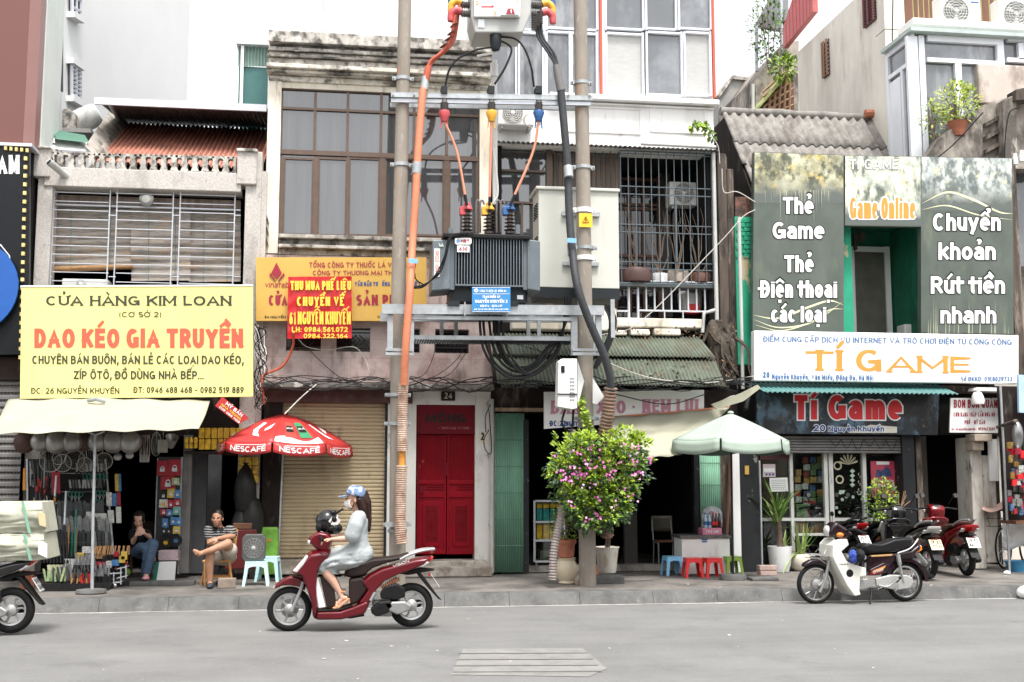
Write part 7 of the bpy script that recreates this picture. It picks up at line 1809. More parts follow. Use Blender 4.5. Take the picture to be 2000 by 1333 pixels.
def shrub(label,u,v,Y,rx,rz,n,ms,sz=.06,name='shrub',potm=None,ry=None,base=None):
 c=P(u,v,Y);T=thing(name,label,'plant',c-V((0,0,rz)));mb=MB()
 for _ in range(n):
  w=rv();q=c+V((w.x*rx,w.y*(ry or rx),w.z*rz));mb.i=random.randrange(len(ms));leaf(mb,q,w+rv()*.8+V((0,0,.2)),V((0,-.6,.8)),random.uniform(.7,1.2)*sz,sz*.26)
 mb.build('foliage',ms,T);mb=MB()
 for k in range(6):mb.tube([c-V((0,0,rz*1.2)),c+V((random.uniform(-.6,.6)*rx,0,random.uniform(-.2,.8)*rz))],.008,5)
 mb.build('stem',m_bark,T)
 if potm:mb=MB();mb.lathe([(.12,-.26),(.18,-.02),(.2,0),(.002,-.02)],c-V((0,0,rz)),16);mb.build('pot',potm,T)
 return T
shrub('leafy plant in front of the pink poster at the games shop',1722,985,18.2,.26,.42,420,[leafA,leafB,leafC],.08,potm=m_postgrey)
mb=MB()
for k in range(12):mb.tube(curve([P(1756,1060,18.2),P(1757+random.uniform(-6,6),1000,18.2),P(1757+random.uniform(-22,24),965+random.uniform(-6,20),18.2)],4),.006,4)
solo(mb,'dry_twigs',mat('dry_twig',(.30,.19,.10),.9),'bundle of dry tan twigs beside the charcoal column','twigs')
shrub('yellow-green bamboo plant in a dish on the roof before the conservatory',1868,200,19.0,.42,.38,520,[mat('leaf_yellow',(.36,.40,.06),.5,var=.25),leafA],.09,potm=m_terracotta)
shrub('trailing dry plant below the bamboo dish on the mouldy wall',1822,232,18.9,.22,.34,160,[mat('leaf_yellow',(.36,.40,.06),.5),leafB],.08)
shrub('green plant on the mossy house behind the fibre-cement roof',1532,132,26,.35,.3,200,[leafA,leafB],.16)
shrub('creeper on the roof terrace of the mossy house',1500,60,27,.5,1.0,330,[leafC,leafB],.14)
mb=MB();vt=thing('hanging_creeper','lime creeper spilling over the corner of the white fascia','plant',P(1368,262,18.3))
for k in range(70):
 q=curve([P(1392,270,18.4),P(1378,248,18.3),P(1360,242,18.3),P(1350,248,18.3)],8)[random.randrange(24)];mb.i=k%2;leaf(mb,q+rv()*.06,rv()+V((0,-.3,-.5)),V((0,-1,.4)),.10,.035)
mb.build('leaves',[leafA,leafB],vt);MB().tube(curve([P(1398,275,18.45),P(1378,246,18.35),P(1352,244,18.3)],6),.01).build('stem',m_bark,vt)
# pots in the cage
for u,w,h,m,l,nm in((1240,.30,.24,mat('pot_maroon',(.085,.045,.038),.5),'wide maroon bonsai pot on the cage shelf',1),(1288,.15,.17,m_whitesign,'small white pot on the cage shelf',1),(1324,.19,.22,mat('pot_stone',(.36,.30,.25),.8,var=.2),'beige stone pot on the cage shelf',1),(1365,.20,.18,mat('pot_brown',(.13,.055,.035),.5),'brown pot at the right end of the cage shelf',1)):
 c=P(u,555,18.62);T=thing('plant_pot',l,'plant pot',c);mb=MB();mb.lathe([(w*.7,0),(w*.9,.02),(w,h*.7),(w*.92,h),(w*.8,h),(.002,h*.9)],c,18);mb.build('pot',m,T)
 mb=MB()
 for k in range(6):
  x=random.uniform(-.25,.25);q=[c+V((0,0,h*.8))]
  for j in range(5):q.append(q[-1]+V((x*.2+random.uniform(-.07,.07),random.uniform(-.03,.03),random.uniform(.12,.3))))
  mb.tube(q,[.010,.009,.008,.006,.005,.003],5)
 mb.build('bare_twigs',mat('bare_twig',(.17,.12,.09),.9),T)
mb=MB();c=P(1348,610,19.0);mb.lathe([(.16,0),(.2,.05),(.22,.3),(.16,.36)],c,14);solo(mb,'balcony_bucket',mat('grey_bucket',(.4,.4,.4),.5,var=.3),'grey bundle behind the silver railing','bucket')
mb=MB();mb.wb(1346,594,1366,612,18.8,.2);solo(mb,'red_bucket',m_blackred,'red bucket behind the silver railing','bucket')
# dead roots on the awning end
mb=MB()
for k in range(26):
 a=P(random.uniform(1385,1430),random.uniform(625,650),18.3);q=[a]
 for j in range(6):q.append(q[-1]+V((random.uniform(-.12,.10),random.uniform(-.08,.06),random.uniform(-.22,-.06))))
 mb.tube(q,[.04,.035,.03,.025,.02,.012,.006],5)
for k in range(9):mb.ell(P(random.uniform(1390,1432),random.uniform(650,725),18.35),(random.uniform(.1,.22),.15,random.uniform(.12,.3)),8,6)
solo(mb,'root_tangle',mat('root_brown',(.07,.055,.042),.95,var=.4,vs=8,bump=.6,bs=25),'brown tangle of dead roots between the green awning and jade wall','roots')
mb=MB()
for k in range(150):
 q=P(random.uniform(1190,1440),random.choice([random.uniform(735,750),random.uniform(640,660),random.uniform(700,745)]),17.45);leaf(mb,q+V((0,random.uniform(0,.2),.03)),rv(),V((0,0,1)),.07,.02)
tag(mb.build('dry_leaves',mat('dry_leaf',(.19,.12,.07),.9,var=.4,vs=9)),None,None,kind='stuff')
# ================================================================== motorbikes and bicycle
m_tyre=mat('tyre',(.008,.008,.008),.8,var=.3,vs=30)
m_alloy=mat('alloy_rim',(.40,.40,.40),.35,.6,var=.06)
m_chrome=mat('chrome',(.62,.62,.62),.15,.95,var=.04)
m_engine=mat('engine_metal',(.34,.34,.335),.45,.6,var=.15,vs=14)
m_engdark=mat('engine_black',(.010,.010,.011),.4,var=.2,vs=14)
m_maroonp=mat('maroon_paint',(.105,.001,.006),.28,.1,var=.05,coat=.25)
m_redp=mat('red_paint',(.17,.002,.006),.25,.1,var=.05,coat=.3)
m_blackp=mat('black_paint',(.008,.008,.009),.14,var=.1,coat=.8)
m_plast=mat('dark_plastic',(.010,.009,.009),.5,var=.12)
m_brplast=mat('brown_black_plastic',(.022,.013,.012),.5,var=.1)
m_seat=mat('seat_vinyl',(.020,.012,.011),.5,var=.12,bump=.1,bs=200)
m_seatb=mat('black_seat_vinyl',(.009,.009,.010),.42,var=.12,bump=.1,bs=200)
m_lens=mat('clear_lens',(.60,.58,.56),.08,var=.05)
m_redlens=mat('red_lens',(.48,.012,.015),.1,var=.1)
m_amber=mat('amber_lens',(.70,.20,.02),.1,var=.1)
m_plate=mat('plate_white',(.78,.78,.76),.4,var=.03)
m_plateY=mat('plate_cream',(.72,.62,.42),.4,var=.05)
m_copper=mat('copper_spring',(.62,.22,.10),.35,.4)
m_cubdark=mat('aubergine_paint',(.014,.004,.007),.25,.1,var=.1,coat=.5)
m_cubwhite=mat('cream_legshield',(.72,.71,.63),.35,var=.04)
def wheel(T,c,r,w,name='wheel',spokes=6,wire=False,hub=.06,disc=False):
 c=V(c);Ry=Matrix.Rotation(R(90),3,'X')
 mb=MB();n=40;tr=w/2
 mb.tube([c+V(((r-tr*.9)*math.cos(a),0,(r-tr*.9)*math.sin(a)))for a in[2*math.pi*k/n for k in range(n)]],tr,10,close=True)
 W=mb.build(name,m_tyre,T,local=True)
 mb=MB();rr=r-tr*1.85
 mb.lathe([(rr+.010,-w*.36),(rr+.012,w*.36),(rr-.008,w*.30),(rr-.012,0),(rr-.008,-w*.30),(rr+.010,-w*.36)],c,36,Ry,caps=False)
 mb.build('rim',m_chrome if wire else m_alloy,W,local=True)
 mb=MB()
 if wire:
  for k in range(18):
   a=2*math.pi*k/18;s=1 if k%2 else-1
   mb.tube([c+V((hub*math.cos(a+.9*s),.03*s,hub*math.sin(a+.9*s))),c+V((rr*math.cos(a),0,rr*math.sin(a)))],.0022,4)
 else:
  for k in range(spokes):
   a=2*math.pi*k/spokes
   P3=[c+V((q*math.cos(a+d),0,q*math.sin(a+d)))for q,d in((hub*.8,0),(rr*.45,.22),(rr*.75,.20),(rr*1.0,.05))]
   mb.tube(P3,[.020,.014,.012,.016],6)
 mb.build('spokes',m_chrome if wire else m_alloy,W,local=True)
 mb=MB();mb.lathe([(.02,-w*.8),(hub,-w*.55),(hub*1.05,0),(hub,w*.55),(.02,w*.8)],c,20,Ry);mb.build('hub',m_engine,W,local=True)
 if disc:
  mb=MB();mb.lathe([(hub*1.1,-w*.66),(hub*1.85,-w*.66),(hub*1.85,-w*.60),(hub*1.1,-w*.60)],c,28,Ry,caps=False);mb.build('brake_disc',m_engine,W,local=True)
 return W
class Zm:
 def __init__(s,ox,oz,sc,slope,T):s.ox,s.oz,s.sc,s.sl,s.T=ox,oz,sc,slope,T
 def p(s,x,y,w=0.):return V(((x-s.ox)/s.sc,w,(s.oz-(x-s.ox)*s.sl-y)/s.sc))
 def prof(s,pts,half,m,name,bevel=.02,y0=0.,parent=None,taper=None,seg=3):
  q=[s.p(x,y)for x,y in pts];n=len(q);mb=MB()
  c=sum(q,V())/n
  if taper is None:mb.prism([v+V((0,y0-half,0))for v in q],(0,2*half,0))
  else:
   secs=[]
   for k,t in((-1,taper),(-.55,1),(.55,1),(1,taper)):secs.append([c+(v-c)*t+V((0,y0+half*k,0))for v in q])
   mb.loft(secs)
  return mb.build(name,m,parent or s.T,local=True,bevel=bevel,seg=seg,ang=50)
 def tb(s,pts,r,m,name,n=8,parent=None,steps=5):
  mb=MB();mb.tube(curve([s.p(*q)for q in pts],steps),r,n);return mb.build(name,m,parent or s.T,local=True)
def plate_text(T,Pl,lines,put,m=m_ink):
 for s,x0,z0,L_,h in lines:
  mb=MB();letters(mb,s,L_/h,lambda x,y,d:put(x0+x*h,z0+y*h,.004+d),w=.17);mb.build('lettering',m,Pl,local=True)
def scooter(label,loc,rz,body,seat,group=None,plate='29-E2',plate2='861.71',rail=m_alloy,spoke=True,under=m_plast,platem=None,lens=m_redlens):
 T=thing('motor_scooter',label,'motor scooter',loc,rz,group)
 z=Zm(700,1262-487*.022,731,.022,T)
 wheel(T,z.p(213,1083),.243,.085,disc=True,hub=.055);wheel(T,z.p(1205,1045),.243,.10,hub=.065)
 z.prof([(80,920),(100,885),(150,845),(215,815),(290,822),(345,862),(335,935),(290,905),(215,890),(150,895)],.075,body,'front_fender',.03,taper=.9)
 z.prof([(75,918),(100,885),(135,885),(130,918)],.05,m_lens,'fender_tip',.012)
 z.prof([(222,782),(300,690),(375,612),(470,598),(545,600),(520,660),(470,690),(440,760),(430,900),(442,1095),(432,1160),(405,1140),(388,1010),(340,890),(300,800)],.19,body,'leg_shield',.04,taper=.86)
 z.prof([(230,775),(300,692),(345,640),(366,648),(330,715),(270,790)],.195,m_lens,'headlight',.012,taper=.92)
 z.prof([(352,540),(352,515),(385,478),(440,452),(520,466),(556,510),(545,560),(520,620),(440,610),(395,575)],.12,body,'handlebar_cowl',.03,taper=.85)
 z.prof([(445,450),(520,464),(540,488),(480,476)],.06,m_darkglass,'instrument_panel',.006)
 for s in(-1,1):
  z.tb([(450,500,s*.1),(462,500,s*.22),(475,515,s*.36)],.017,m_plast,'handlebar')
  z.tb([(500,455,s*.2),(545,360,s*.26)],.006,m_plast,'mirror_stalk')
  mb=MB();mb.ell(z.p(565,345,s*.28),(.030,.052,.038),12,8);mi=mb.build('mirror',m_plast,T,local=True)
  mb=MB();mb.lathe([(.001,.0),(.036,0),(.036,.004)],z.p(565,345,s*.28)+V((.027,0,0)),14,Matrix.Rotation(R(90),3,'Y'));mb.build('mirror_glass',m_chrome,mi,local=True)
  z.tb([(320,860,s*.075),(300,930,s*.075),(232,1098,s*.075)],.020,m_alloy,'fork_leg')
  z.prof([(350,545),(352,520),(375,525),(368,555)],.03,m_lens if s<0 else m_amber,'indicator',.006,y0=s*.11)
 z.prof([(420,1098),(620,1090),(740,1048),(850,1000),(862,1030),(828,1110),(630,1158),(430,1162)],.17,body,'floorboard',.025,taper=.93)
 z.prof([(440,1090),(620,1082),(720,1050),(720,1040),(610,1074),(440,1080)],.155,m_plast,'foot_mat',.004)
 z.prof([(690,835),(800,815),(850,880),(835,930),(760,1030),(690,1040)],.13,m_brplast,'under_seat_panel',.03)
 z.prof([(780,860),(850,795),(950,742),(1100,700),(1250,655),(1375,640),(1340,690),(1200,752),(1100,785),(980,845),(905,925),(862,1025),(832,1045),(752,1045),(835,930)],.155,body,'rear_body',.035,taper=.88)
 z.prof([(645,790),(700,742),(830,682),(880,665),(1100,640),(1185,612),(1165,655),(1000,700),(880,745),(800,812),(690,826)],.135,seat,'seat',.035,taper=.85)
 for s in(-1,1):z.tb([(1105,668,s*.13),(1200,622,s*.12),(1300,594,s*.10),(1392,584,s*.05)],.017,rail,'grab_rail')
 z.prof([(1270,700),(1345,655),(1385,640),(1375,668),(1300,722)],.10,lens,'tail_light',.012)
 for s in(-1,1):z.prof([(1250,715),(1320,680),(1345,690),(1290,728)],.03,m_lens,'rear_indicator',.008,y0=s*.11)
 z.prof([(1100,790),(1270,738),(1395,745),(1392,760),(1300,775),(1180,800)],.06,m_plast,'tail_piece',.012)
 z.prof([(1240,780),(1275,772),(1330,840),(1420,960),(1458,1003),(1425,990),(1330,890)],.075,m_plast,'rear_mudguard',.012)
 a,b=z.p(1345,800),z.p(1415,905);d=(b-a).normalized();n_=V((-d.z,0,d.x))*-1
 if n_.x<0:n_=-n_
 mb=MB();mb.prism([a+V((0,-.095,0))+n_*.03,a+V((0,.095,0))+n_*.03,b+V((0,.095,0))+n_*.03,b+V((0,-.095,0))+n_*.03],n_*.004)
 Pl=mb.build('number_plate',platem or m_plate,T,local=True)
 L_=(b-a).length
 plate_text(T,Pl,((plate,.02,L_*.55,.15,.055),(plate2,.02,L_*.12,.15,.055)),lambda x,y,dd:b-d*y+V((0,-.095+x,0))+n_*(.034+dd))
 mb=MB();mb.prism([a+V((0,-.05,.02)),a+V((0,.05,.02)),a+V((0,.05,-.015)),a+V((0,-.05,-.015))],n_*.02);mb.build('reflector',m_redlens,T,local=True)
 z.prof([(945,940),(985,885),(1080,862),(1148,900),(1150,975),(1080,992),(950,990)],.05,m_engdark,'air_box',.02,y0=-.10)
 z.prof([(868,1070),(940,1012),(1040,1000),(1060,1050),(1010,1100),(930,1130),(880,1110)],.06,m_engdark,'engine_cover',.02,y0=-.09)
 z.prof([(960,1015),(1150,1005),(1205,1040),(1190,1078),(1090,1115),(1010,1080)],.05,m_engine,'belt_case',.02,y0=-.10)
 z.prof([(880,1010),(1050,1000),(1180,1040),(1040,1140),(900,1140)],.06,m_engine,'engine_block',.02,y0=.03)
 z.prof([(960,1060),(1060,1050),(1280,1010),(1310,1030),(1290,1070),(1080,1100),(970,1100)],.05,m_engdark,'exhaust',.025,y0=.14)
 mb=MB();a,b=z.p(968,908,-.08),z.p(1092,822,-.08);L_=b-a;u_=L_.normalized();s1=V((0,1,0));s2=u_.cross(s1)
 mb.tube([a+L_*k/64+(s1*math.cos(k*.78)+s2*math.sin(k*.78))*.03 for k in range(65)],.008,5);mb.build('shock_spring',m_copper,T,local=True)
 z.tb([(960,912,-.08),(1100,818,-.08)],.012,m_engine,'shock_absorber')
 z.tb([(870,1000,-.16),(905,935,-.17)],.020,m_alloy,'footrest')
 z.tb([(640,1130,0),(700,1150,.05),(820,1130,.05)],.018,m_engdark,'centre_stand')
 return T,z
# ---- the moving scooter
Ys=13.36
pF=P(570,1222,Ys)
T1,z1=scooter('glossy maroon motor scooter ridden along the road past the beige shutter',V((P(683,1180,Ys).x,Ys,0)),0.,m_maroonp,m_seat,plate='29-V1',plate2='482.06')
for q,nm,m in(([(403,825),(440,822),(505,1060),(450,1072)],'rolled_sheet',m_plate),([(455,815),(560,810),(590,1050),(515,1066)],'cargo_box',m_brplast)):
 mb=MB();o=V(T1.location);mb.prism([o+z1.p(x,y,-.12)for x,y in q],(0,.2 if nm=='cargo_box' else .05,0))
 solo(mb,nm,m,{'rolled_sheet':'white rolled sheet standing on the maroon scooter floorboard','cargo_box':'dark box standing behind the maroon scooter leg shield'}[nm],{'rolled_sheet':'sheet','cargo_box':'box'}[nm],bevel=.01)
o=V(T1.location);z=z1
mb=MB();letters(mb,'VISION',.19/.03,lambda x,y,d:o+z.p(1045+x*.03*700,735-x*.03*250-y*24,-.163-d),w=.2);mb.build('lettering',m_lens,T1)
HM=thing('helmet','black child helmet strapped on the front of the maroon scooter','helmet',o+z.p(500,470,.05))
mb=MB();mb.ell(o+z.p(500,370,.05),(.125,.12,.13),20,12);mb.ell(o+z.p(560,430,.05),(.10,.11,.07),16,9);mb.build('shell',m_blackp,HM)
mb=MB();mb.ell(o+z.p(445,420,.02),(.05,.10,.06),12,8);mb.build('visor',m_engdark,HM)
mb=MB();mb.lathe([(.001,0),(.055,0),(.06,.01)],o+z.p(566,365,-.08),6,Matrix.Rotation(R(90),3,'X')@Matrix.Diagonal(V((1.15,.85,1))));mb.build('pale_patch',m_lens,HM)  # white hexagon: sky reflected in a mirror face, put in as colour
mb=MB();mb.tube([o+z.p(545,320,.0),o+z.p(590,295,-.02),o+z.p(635,265,-.02)],.012);mb.ell(o+z.p(550,300,0),(.045,.03,.03));mb.build('peak_stalk',m_engdark,HM)
# ---- delivery motorbike, left edge
Yd=13.45
T2,z2=scooter('black delivery motorbike cut off by the left edge, carrying two bales',V((P(-109,1200,Yd).x,Yd,0)),0.,m_blackp,m_seatb,plate='30-H7',plate2='215.40')
m_bale=mat('bale_wrap',(.40,.40,.32),.6,var=.14,vs=3,stains=[((.28,.28,.22),.55,.7,5,.5,.6)],bump=.3,bs=14)
def bale(q,Y,d,label):
 T=thing('bale',label,'bale',P(40,q[2][1],Y+d/2),group='wrapped bales on the delivery motorbike')
 F_=[P(u,v,Y)for u,v in q];B_=[p+V((0,d,0))for p in F_]
 def f(i,j):
  a=F_[0].lerp(F_[1],i);b_=F_[3].lerp(F_[2],i);p=a.lerp(b_,j)
  return p+V((0,-.06*math.sin(math.pi*j)-.045*noise.noise((i*7,j*3,Y*9))-.02*noise.noise((i*4,j*11,Y*5)),.03*noise.noise((i*6,j*2,Y*7))))
 mb=MB();mb.prism(F_,(0,d,0));mb.grid(f,30,16);mb.build('wrapping',m_bale,T,bevel=.03,seg=3)
 mb=MB();e=F_[1];w=F_[2]
 mb.prism([F_[0].lerp(F_[1],.86)+V((0,-.075,.006)),F_[0].lerp(F_[1],.88)+V((0,-.075,.006)),F_[3].lerp(F_[2],.90)+V((0,-.075,0)),F_[3].lerp(F_[2],.88)+V((0,-.075,0))],(0,.01,0));mb.build('strap',m_greendoor,T)
 return T,F_
b1,F1=bale([(-190,984),(82,980),(92,1040),(-190,1048)],13.3,.5,'upper olive wrapped bale on the delivery motorbike')
b2,F2=bale([(-190,1050),(86,1042),(94,1092),(-190,1108)],13.28,.54,'lower olive wrapped bale on the delivery motorbike')
solo(MB().prism([P(73,1000,13.215),P(88,1004,13.215),P(90,1030,13.215),P(77,1026,13.215)],(0,.004,0)),'tan_label',mat('kraft_label',(.66,.52,.30),.6),'tan label stuck on the upper bale','label')
solo(MB().prism([P(76,1056,13.195),P(92,1062,13.195),P(92,1090,13.195),P(74,1082,13.195)],(0,.004,0)),'white_label',m_whitesign,'white label stuck on the lower bale','label')
# ---- parked scooters at the right
GP='scooters parked on the pavement by the games shop'
def park(label,rear,fwd,body,seat,**k):
 p=SWP(*rear);rz=math.atan2(-fwd[1],-fwd[0])
 off=Matrix.Rotation(rz,3,'Z')@V(((1205-700)/731,0,0))
 return scooter(label,p-off,rz,body,seat,GP,**k)
park('black scooter with a white 29-E2 plate, leftmost and mostly behind the cream motorbike',(1672,1121),(-.20,.98),m_blackp,m_seatb,plate='29-E2',plate2='152.37',rail=m_blackp)
park('black scooter with a bright red tail lamp behind the cream motorbike seat',(1742,1120),(-.06,1),m_blackp,m_seatb,plate='29-D1',plate2='406.25',rail=m_blackp)
park('black scooter with a cream number plate behind the cream motorbike tail',(1815,1134),(.02,1),m_blackp,m_seatb,plate='29-X3',plate2='7711',platem=m_plateY,lens=m_lens)
park('dark red scooter with a silver grab rail, rightmost of the parked scooters',(1889,1128),(.06,1),m_redp,mat('tan_brown_seat',(.075,.038,.026),.55),plate='29-E2',plate2='861.71')
# ---- the cream and aubergine motorbike in front
def cub():
 Yc=15.22
 T=thing('motorbike','old cream and aubergine step-through motorbike parked at the kerb','motorbike',V((P(1680,1168,Yc).x,Yc,0)),R(3))
 z=Zm(718,1062,700,-.010,T)
 wheel(T,z.p(265,872),.268,.065,wire=True,hub=.065);wheel(T,z.p(1185,874),.268,.07,wire=True,hub=.07)
 z.prof([(130,700),(150,672),(210,645),(330,640),(385,668),(378,730),(330,705),(260,690),(190,695),(150,715)],.055,m_cubdark,'front_fender',.02,taper=.9)
 for s in(-1,1):
  z.tb([(390,640,s*.07),(365,740,s*.07),(340,830,s*.07),(285,945,s*.06)],.021,m_engine,'fork_leg')
  z.tb([(340,830,s*.055),(285,880,s*.055),(265,876,s*.05)],.018,m_engine,'fork_link')
  z.tb([(1075,610,s*.13),(1095,720,s*.13),(1128,870,s*.12)],[.03]*5+[.017]*6,m_alloy,'shock_absorber')
  z.tb([(1080,598,s*.11),(1200,560,s*.12),(1280,500,s*.10),(1318,470,s*.07)],.013,m_chrome,'grab_rail')
  z.tb([(560,380,s*.1),(600,360,s*.25),(650,395,s*.36)],.015,m_plast,'handlebar')
  z.tb([(520,350,s*.2),(555,250,s*.28)],.005,m_plast,'mirror_stalk')
  mb=MB();mb.ell(z.p(560,225,s*.3),(.02,.05,.035),10,7);mb.build('mirror',m_plast,T,local=True)
# leg shield: a thin curved shell
 pts=[(384,500),(440,450),(532,450),(548,505),(470,565),(520,655),(600,690),(712,725),(716,795),(650,805),(640,935),(652,972),(590,982),(520,890),(430,720),(378,615)]
 for s in(-1,1):z.prof(pts,.018,m_cubwhite,'leg_shield',.012,y0=s*.19)
 z.prof([(384,505),(440,455),(470,470),(440,560),(470,720),(560,900),(655,975),(590,983),(520,890),(430,720),(378,615)],.175,m_cubwhite,'leg_shield_front',.01)
 mb=MB();mb.lathe([(.052,0),(.052,.01),(.002,.01)],z.p(545,768,-.2),18,Matrix.Rotation(R(90),3,'X'));mb.build('shield_hole',m_engdark,T,local=True)
 mb=MB();letters(mb,'HONDA',90/14,lambda x,y,d:z.p(440+x*14,690-y*14,-.211-d),w=.2);mb.build('lettering',m_inkgrey,T,local=True)
 z.prof([(385,375),(415,318),(460,285),(560,345),(640,405),(600,435),(500,440),(420,432),(392,415)],.12,m_cubdark,'handlebar_cowl',.03,taper=.85)
 mb=MB();mb.ell(z.p(398,378,0),(.04,.085,.075),14,9);mb.build('headlight',m_lens,T,local=True)
 for s in(-1,1):mb=MB();mb.ell(z.p(485,412,s*.135),(.055,.035,.032),12,8);mb.build('indicator',m_amber,T,local=True)
 CR_=z.tb([(195,590,-.1),(300,600,-.12),(372,612,-.1)],.006,m_chrome,'front_carrier')
 mb=MB()
 for k in range(6):mb.tube([z.p(200+k*32,592+k*4,-.13),z.p(200+k*32,592+k*4,.13)],.005,5)
 for s in(-1,1):mb.tube([z.p(195,590,s*.13),z.p(372,612,s*.13)],.006,5);mb.tube([z.p(372,612,s*.13),z.p(345,545,s*.12),z.p(318,580,s*.13)],.006,5);mb.tube([z.p(195,625,s*.1),z.p(365,640,s*.1),z.p(375,600,s*.1)],.006,5);mb.tube([z.p(265,625,s*.08),z.p(370,690,s*.06)],.006,5)
 mb.build('carrier_bars',m_chrome,CR_,local=True)
 z.prof([(708,535),(730,508),(780,500),(900,512),(980,492),(1060,465),(1200,452),(1275,462),(1285,490),(1240,535),(1150,565),(1000,590),(800,600),(720,575)],.125,m_seatb,'seat',.035,taper=.86)
 z.prof([(790,600),(1060,592),(1260,565),(1352,505),(1362,560),(1280,610),(1290,660),(1140,655),(1040,690),(960,800),(770,805),(765,700)],.10,m_cubdark,'body',.03,taper=.85)
 z.prof([(805,612),(1030,605),(1025,622),(815,628)],.105,mat('gold_stripe',(.50,.30,.12),.4),'stripe',.003)
 z.prof([(765,800),(785,745),(930,685),(990,700),(950,770),(880,800)],.125,m_cubdark,'side_cover',.012)
 Fl=z.prof([(775,798),(800,755),(950,708),(900,785)],.128,m_redp,'flash',.003)
 z.prof([(800,775),(820,757),(950,712),(930,738)],.130,m_inkorange,'flash_stripe',.002,parent=Fl)
 mb=MB();letters(mb,'Dream',100/28,lambda x,y,d:z.p(815+x*28,785-x*8-y*28,-.133-d),w=.17,shear=.2);mb.build('lettering',m_lens,Fl,local=True)
 arcp=[z.p(1185,874)+V((.315*math.cos(R(a)),0,.315*math.sin(R(a))))for a in range(170,-1,-10)]
 mb=MB()
 for w0,w1 in((-.07,.07),):mb.add([p+V((0,w,0))for p in arcp for w in(w0,w1)]+[z.p(1185,874)+(p-z.p(1185,874))*.86+V((0,w*1.02,0))for p in arcp for w in(w0,w1)],[(2*k,2*k+1,2*k+3,2*k+2)for k in range(17)]+[(2*k+s,2*k+2+s,36+2*k+2+s,36+2*k+s)for k in range(17)for s in(0,1)])
 mb.build('rear_fender',m_cubdark,T,local=True,solid=.006)
 z.prof([(1345,740),(1400,760),(1430,800),(1484,830),(1470,845),(1390,838),(1360,800)],.07,m_plast,'mud_flap',.01)
 z.prof([(1280,590),(1350,530),(1362,575),(1300,605)],.075,m_amber,'tail_light',.012)
 a,b=z.p(1312,615),z.p(1395,715);d=(b-a).normalized();n_=V((d.z,0,-d.x));n_=n_ if n_.x>0 else-n_
 mb=MB();mb.prism([a+V((0,-.08,0))+n_*.02,a+V((0,.08,0))+n_*.02,b+V((0,.08,0))+n_*.02,b+V((0,-.08,0))+n_*.02],n_*.004);Pl=mb.build('number_plate',m_plate,T,local=True)
 plate_text(T,Pl,(('29-S4',.02,.075,.12,.045),('0365',.02,.015,.12,.045)),lambda x,y,dd:b-d*y+V((0,-.08+x,0))+n_*(.024+dd))
 z.prof([(645,855),(700,832),(760,825),(800,850),(800,905),(740,935),(670,925),(645,895)],.09,m_engine,'crankcase',.02,y0=-.03)
 mb=MB();mb.lathe([(.065,0),(.075,.01),(.06,.03),(.002,.032)],z.p(690,882,-.11),20,Matrix.Rotation(R(90),3,'X'));mb.lathe([(.05,0),(.055,.01),(.002,.014)],z.p(775,868,-.11),18,Matrix.Rotation(R(90),3,'X'));mb.each('engine_cover',m_alloy,T,local=True)
 z.prof([(650,800),(690,770),(735,830),(660,850)],.07,m_engine,'cylinder',.015)
 z.prof([(840,830),(1000,800),(1170,805),(1225,830),(1238,875),(1200,930),(1080,945),(1000,935),(850,905)],.022,mat('chain_case',(.42,.42,.40),.4,.3,var=.1),'chain_case',.015,y0=-.10)
 z.tb([(700,930,-.05),(850,945,.05),(1000,950,.13),(1200,900,.16),(1320,850,.16)],[.016]*10+[.04]*11,m_chrome,'exhaust')
 z.tb([(860,895,-.14),(960,905,-.15),(1050,830,-.2)],.014,m_alloy,'kick_lever');z.tb([(1030,865,-.17),(1075,818,-.19)],.02,m_plast,'foot_peg');z.tb([(735,800,-.12),(740,680,-.12)],.012,m_chrome,'gear_rod')
 z.tb([(800,930,-.1),(780,985,-.14),(745,1058,-.20)],.013,m_plast,'side_stand')
 mb=MB();mb.lathe([(.03,-.03),(.045,0),(.03,.05),(.002,.05)],z.p(722,628,-.1),14,Matrix.Rotation(R(90),3,'X'));mb.build('horn',m_engine,T,local=True)
 return T,z
CT,cz=cub();CT_o=V(CT.location)
for nm,m,c,r_,l in(('cap',mat('cobalt_cloth',(.025,.06,.34),.7,var=.3,vs=20),(578,610),(.055,.06,.09),'cobalt blue cap hung on the cream motorbike leg shield'),('rain_hood',mat('black_cloth',(.012,.012,.014),.75,var=.3,vs=20),(640,605),(.075,.09,.09),'crumpled black cloth hung on the cream motorbike beside the cobalt cap')):
 mb=MB();p=CT_o+cz.p(*c,-.26);mb.grid(lambda i,j:p+V((r_[0]*math.cos(6.283*i)*math.sin(math.pi*(.04+.92*j)),r_[1]*math.sin(6.283*i)*math.sin(math.pi*(.04+.92*j)),r_[2]*math.cos(math.pi*(.04+.92*j))))*(1)+V((noise.noise((i*8,j*6,1)),noise.noise((i*8,j*6,5)),noise.noise((i*8,j*6,9))))*.018,20,14)
 solo(mb,nm,m,l,'cloth' if nm!='cap' else 'cap')
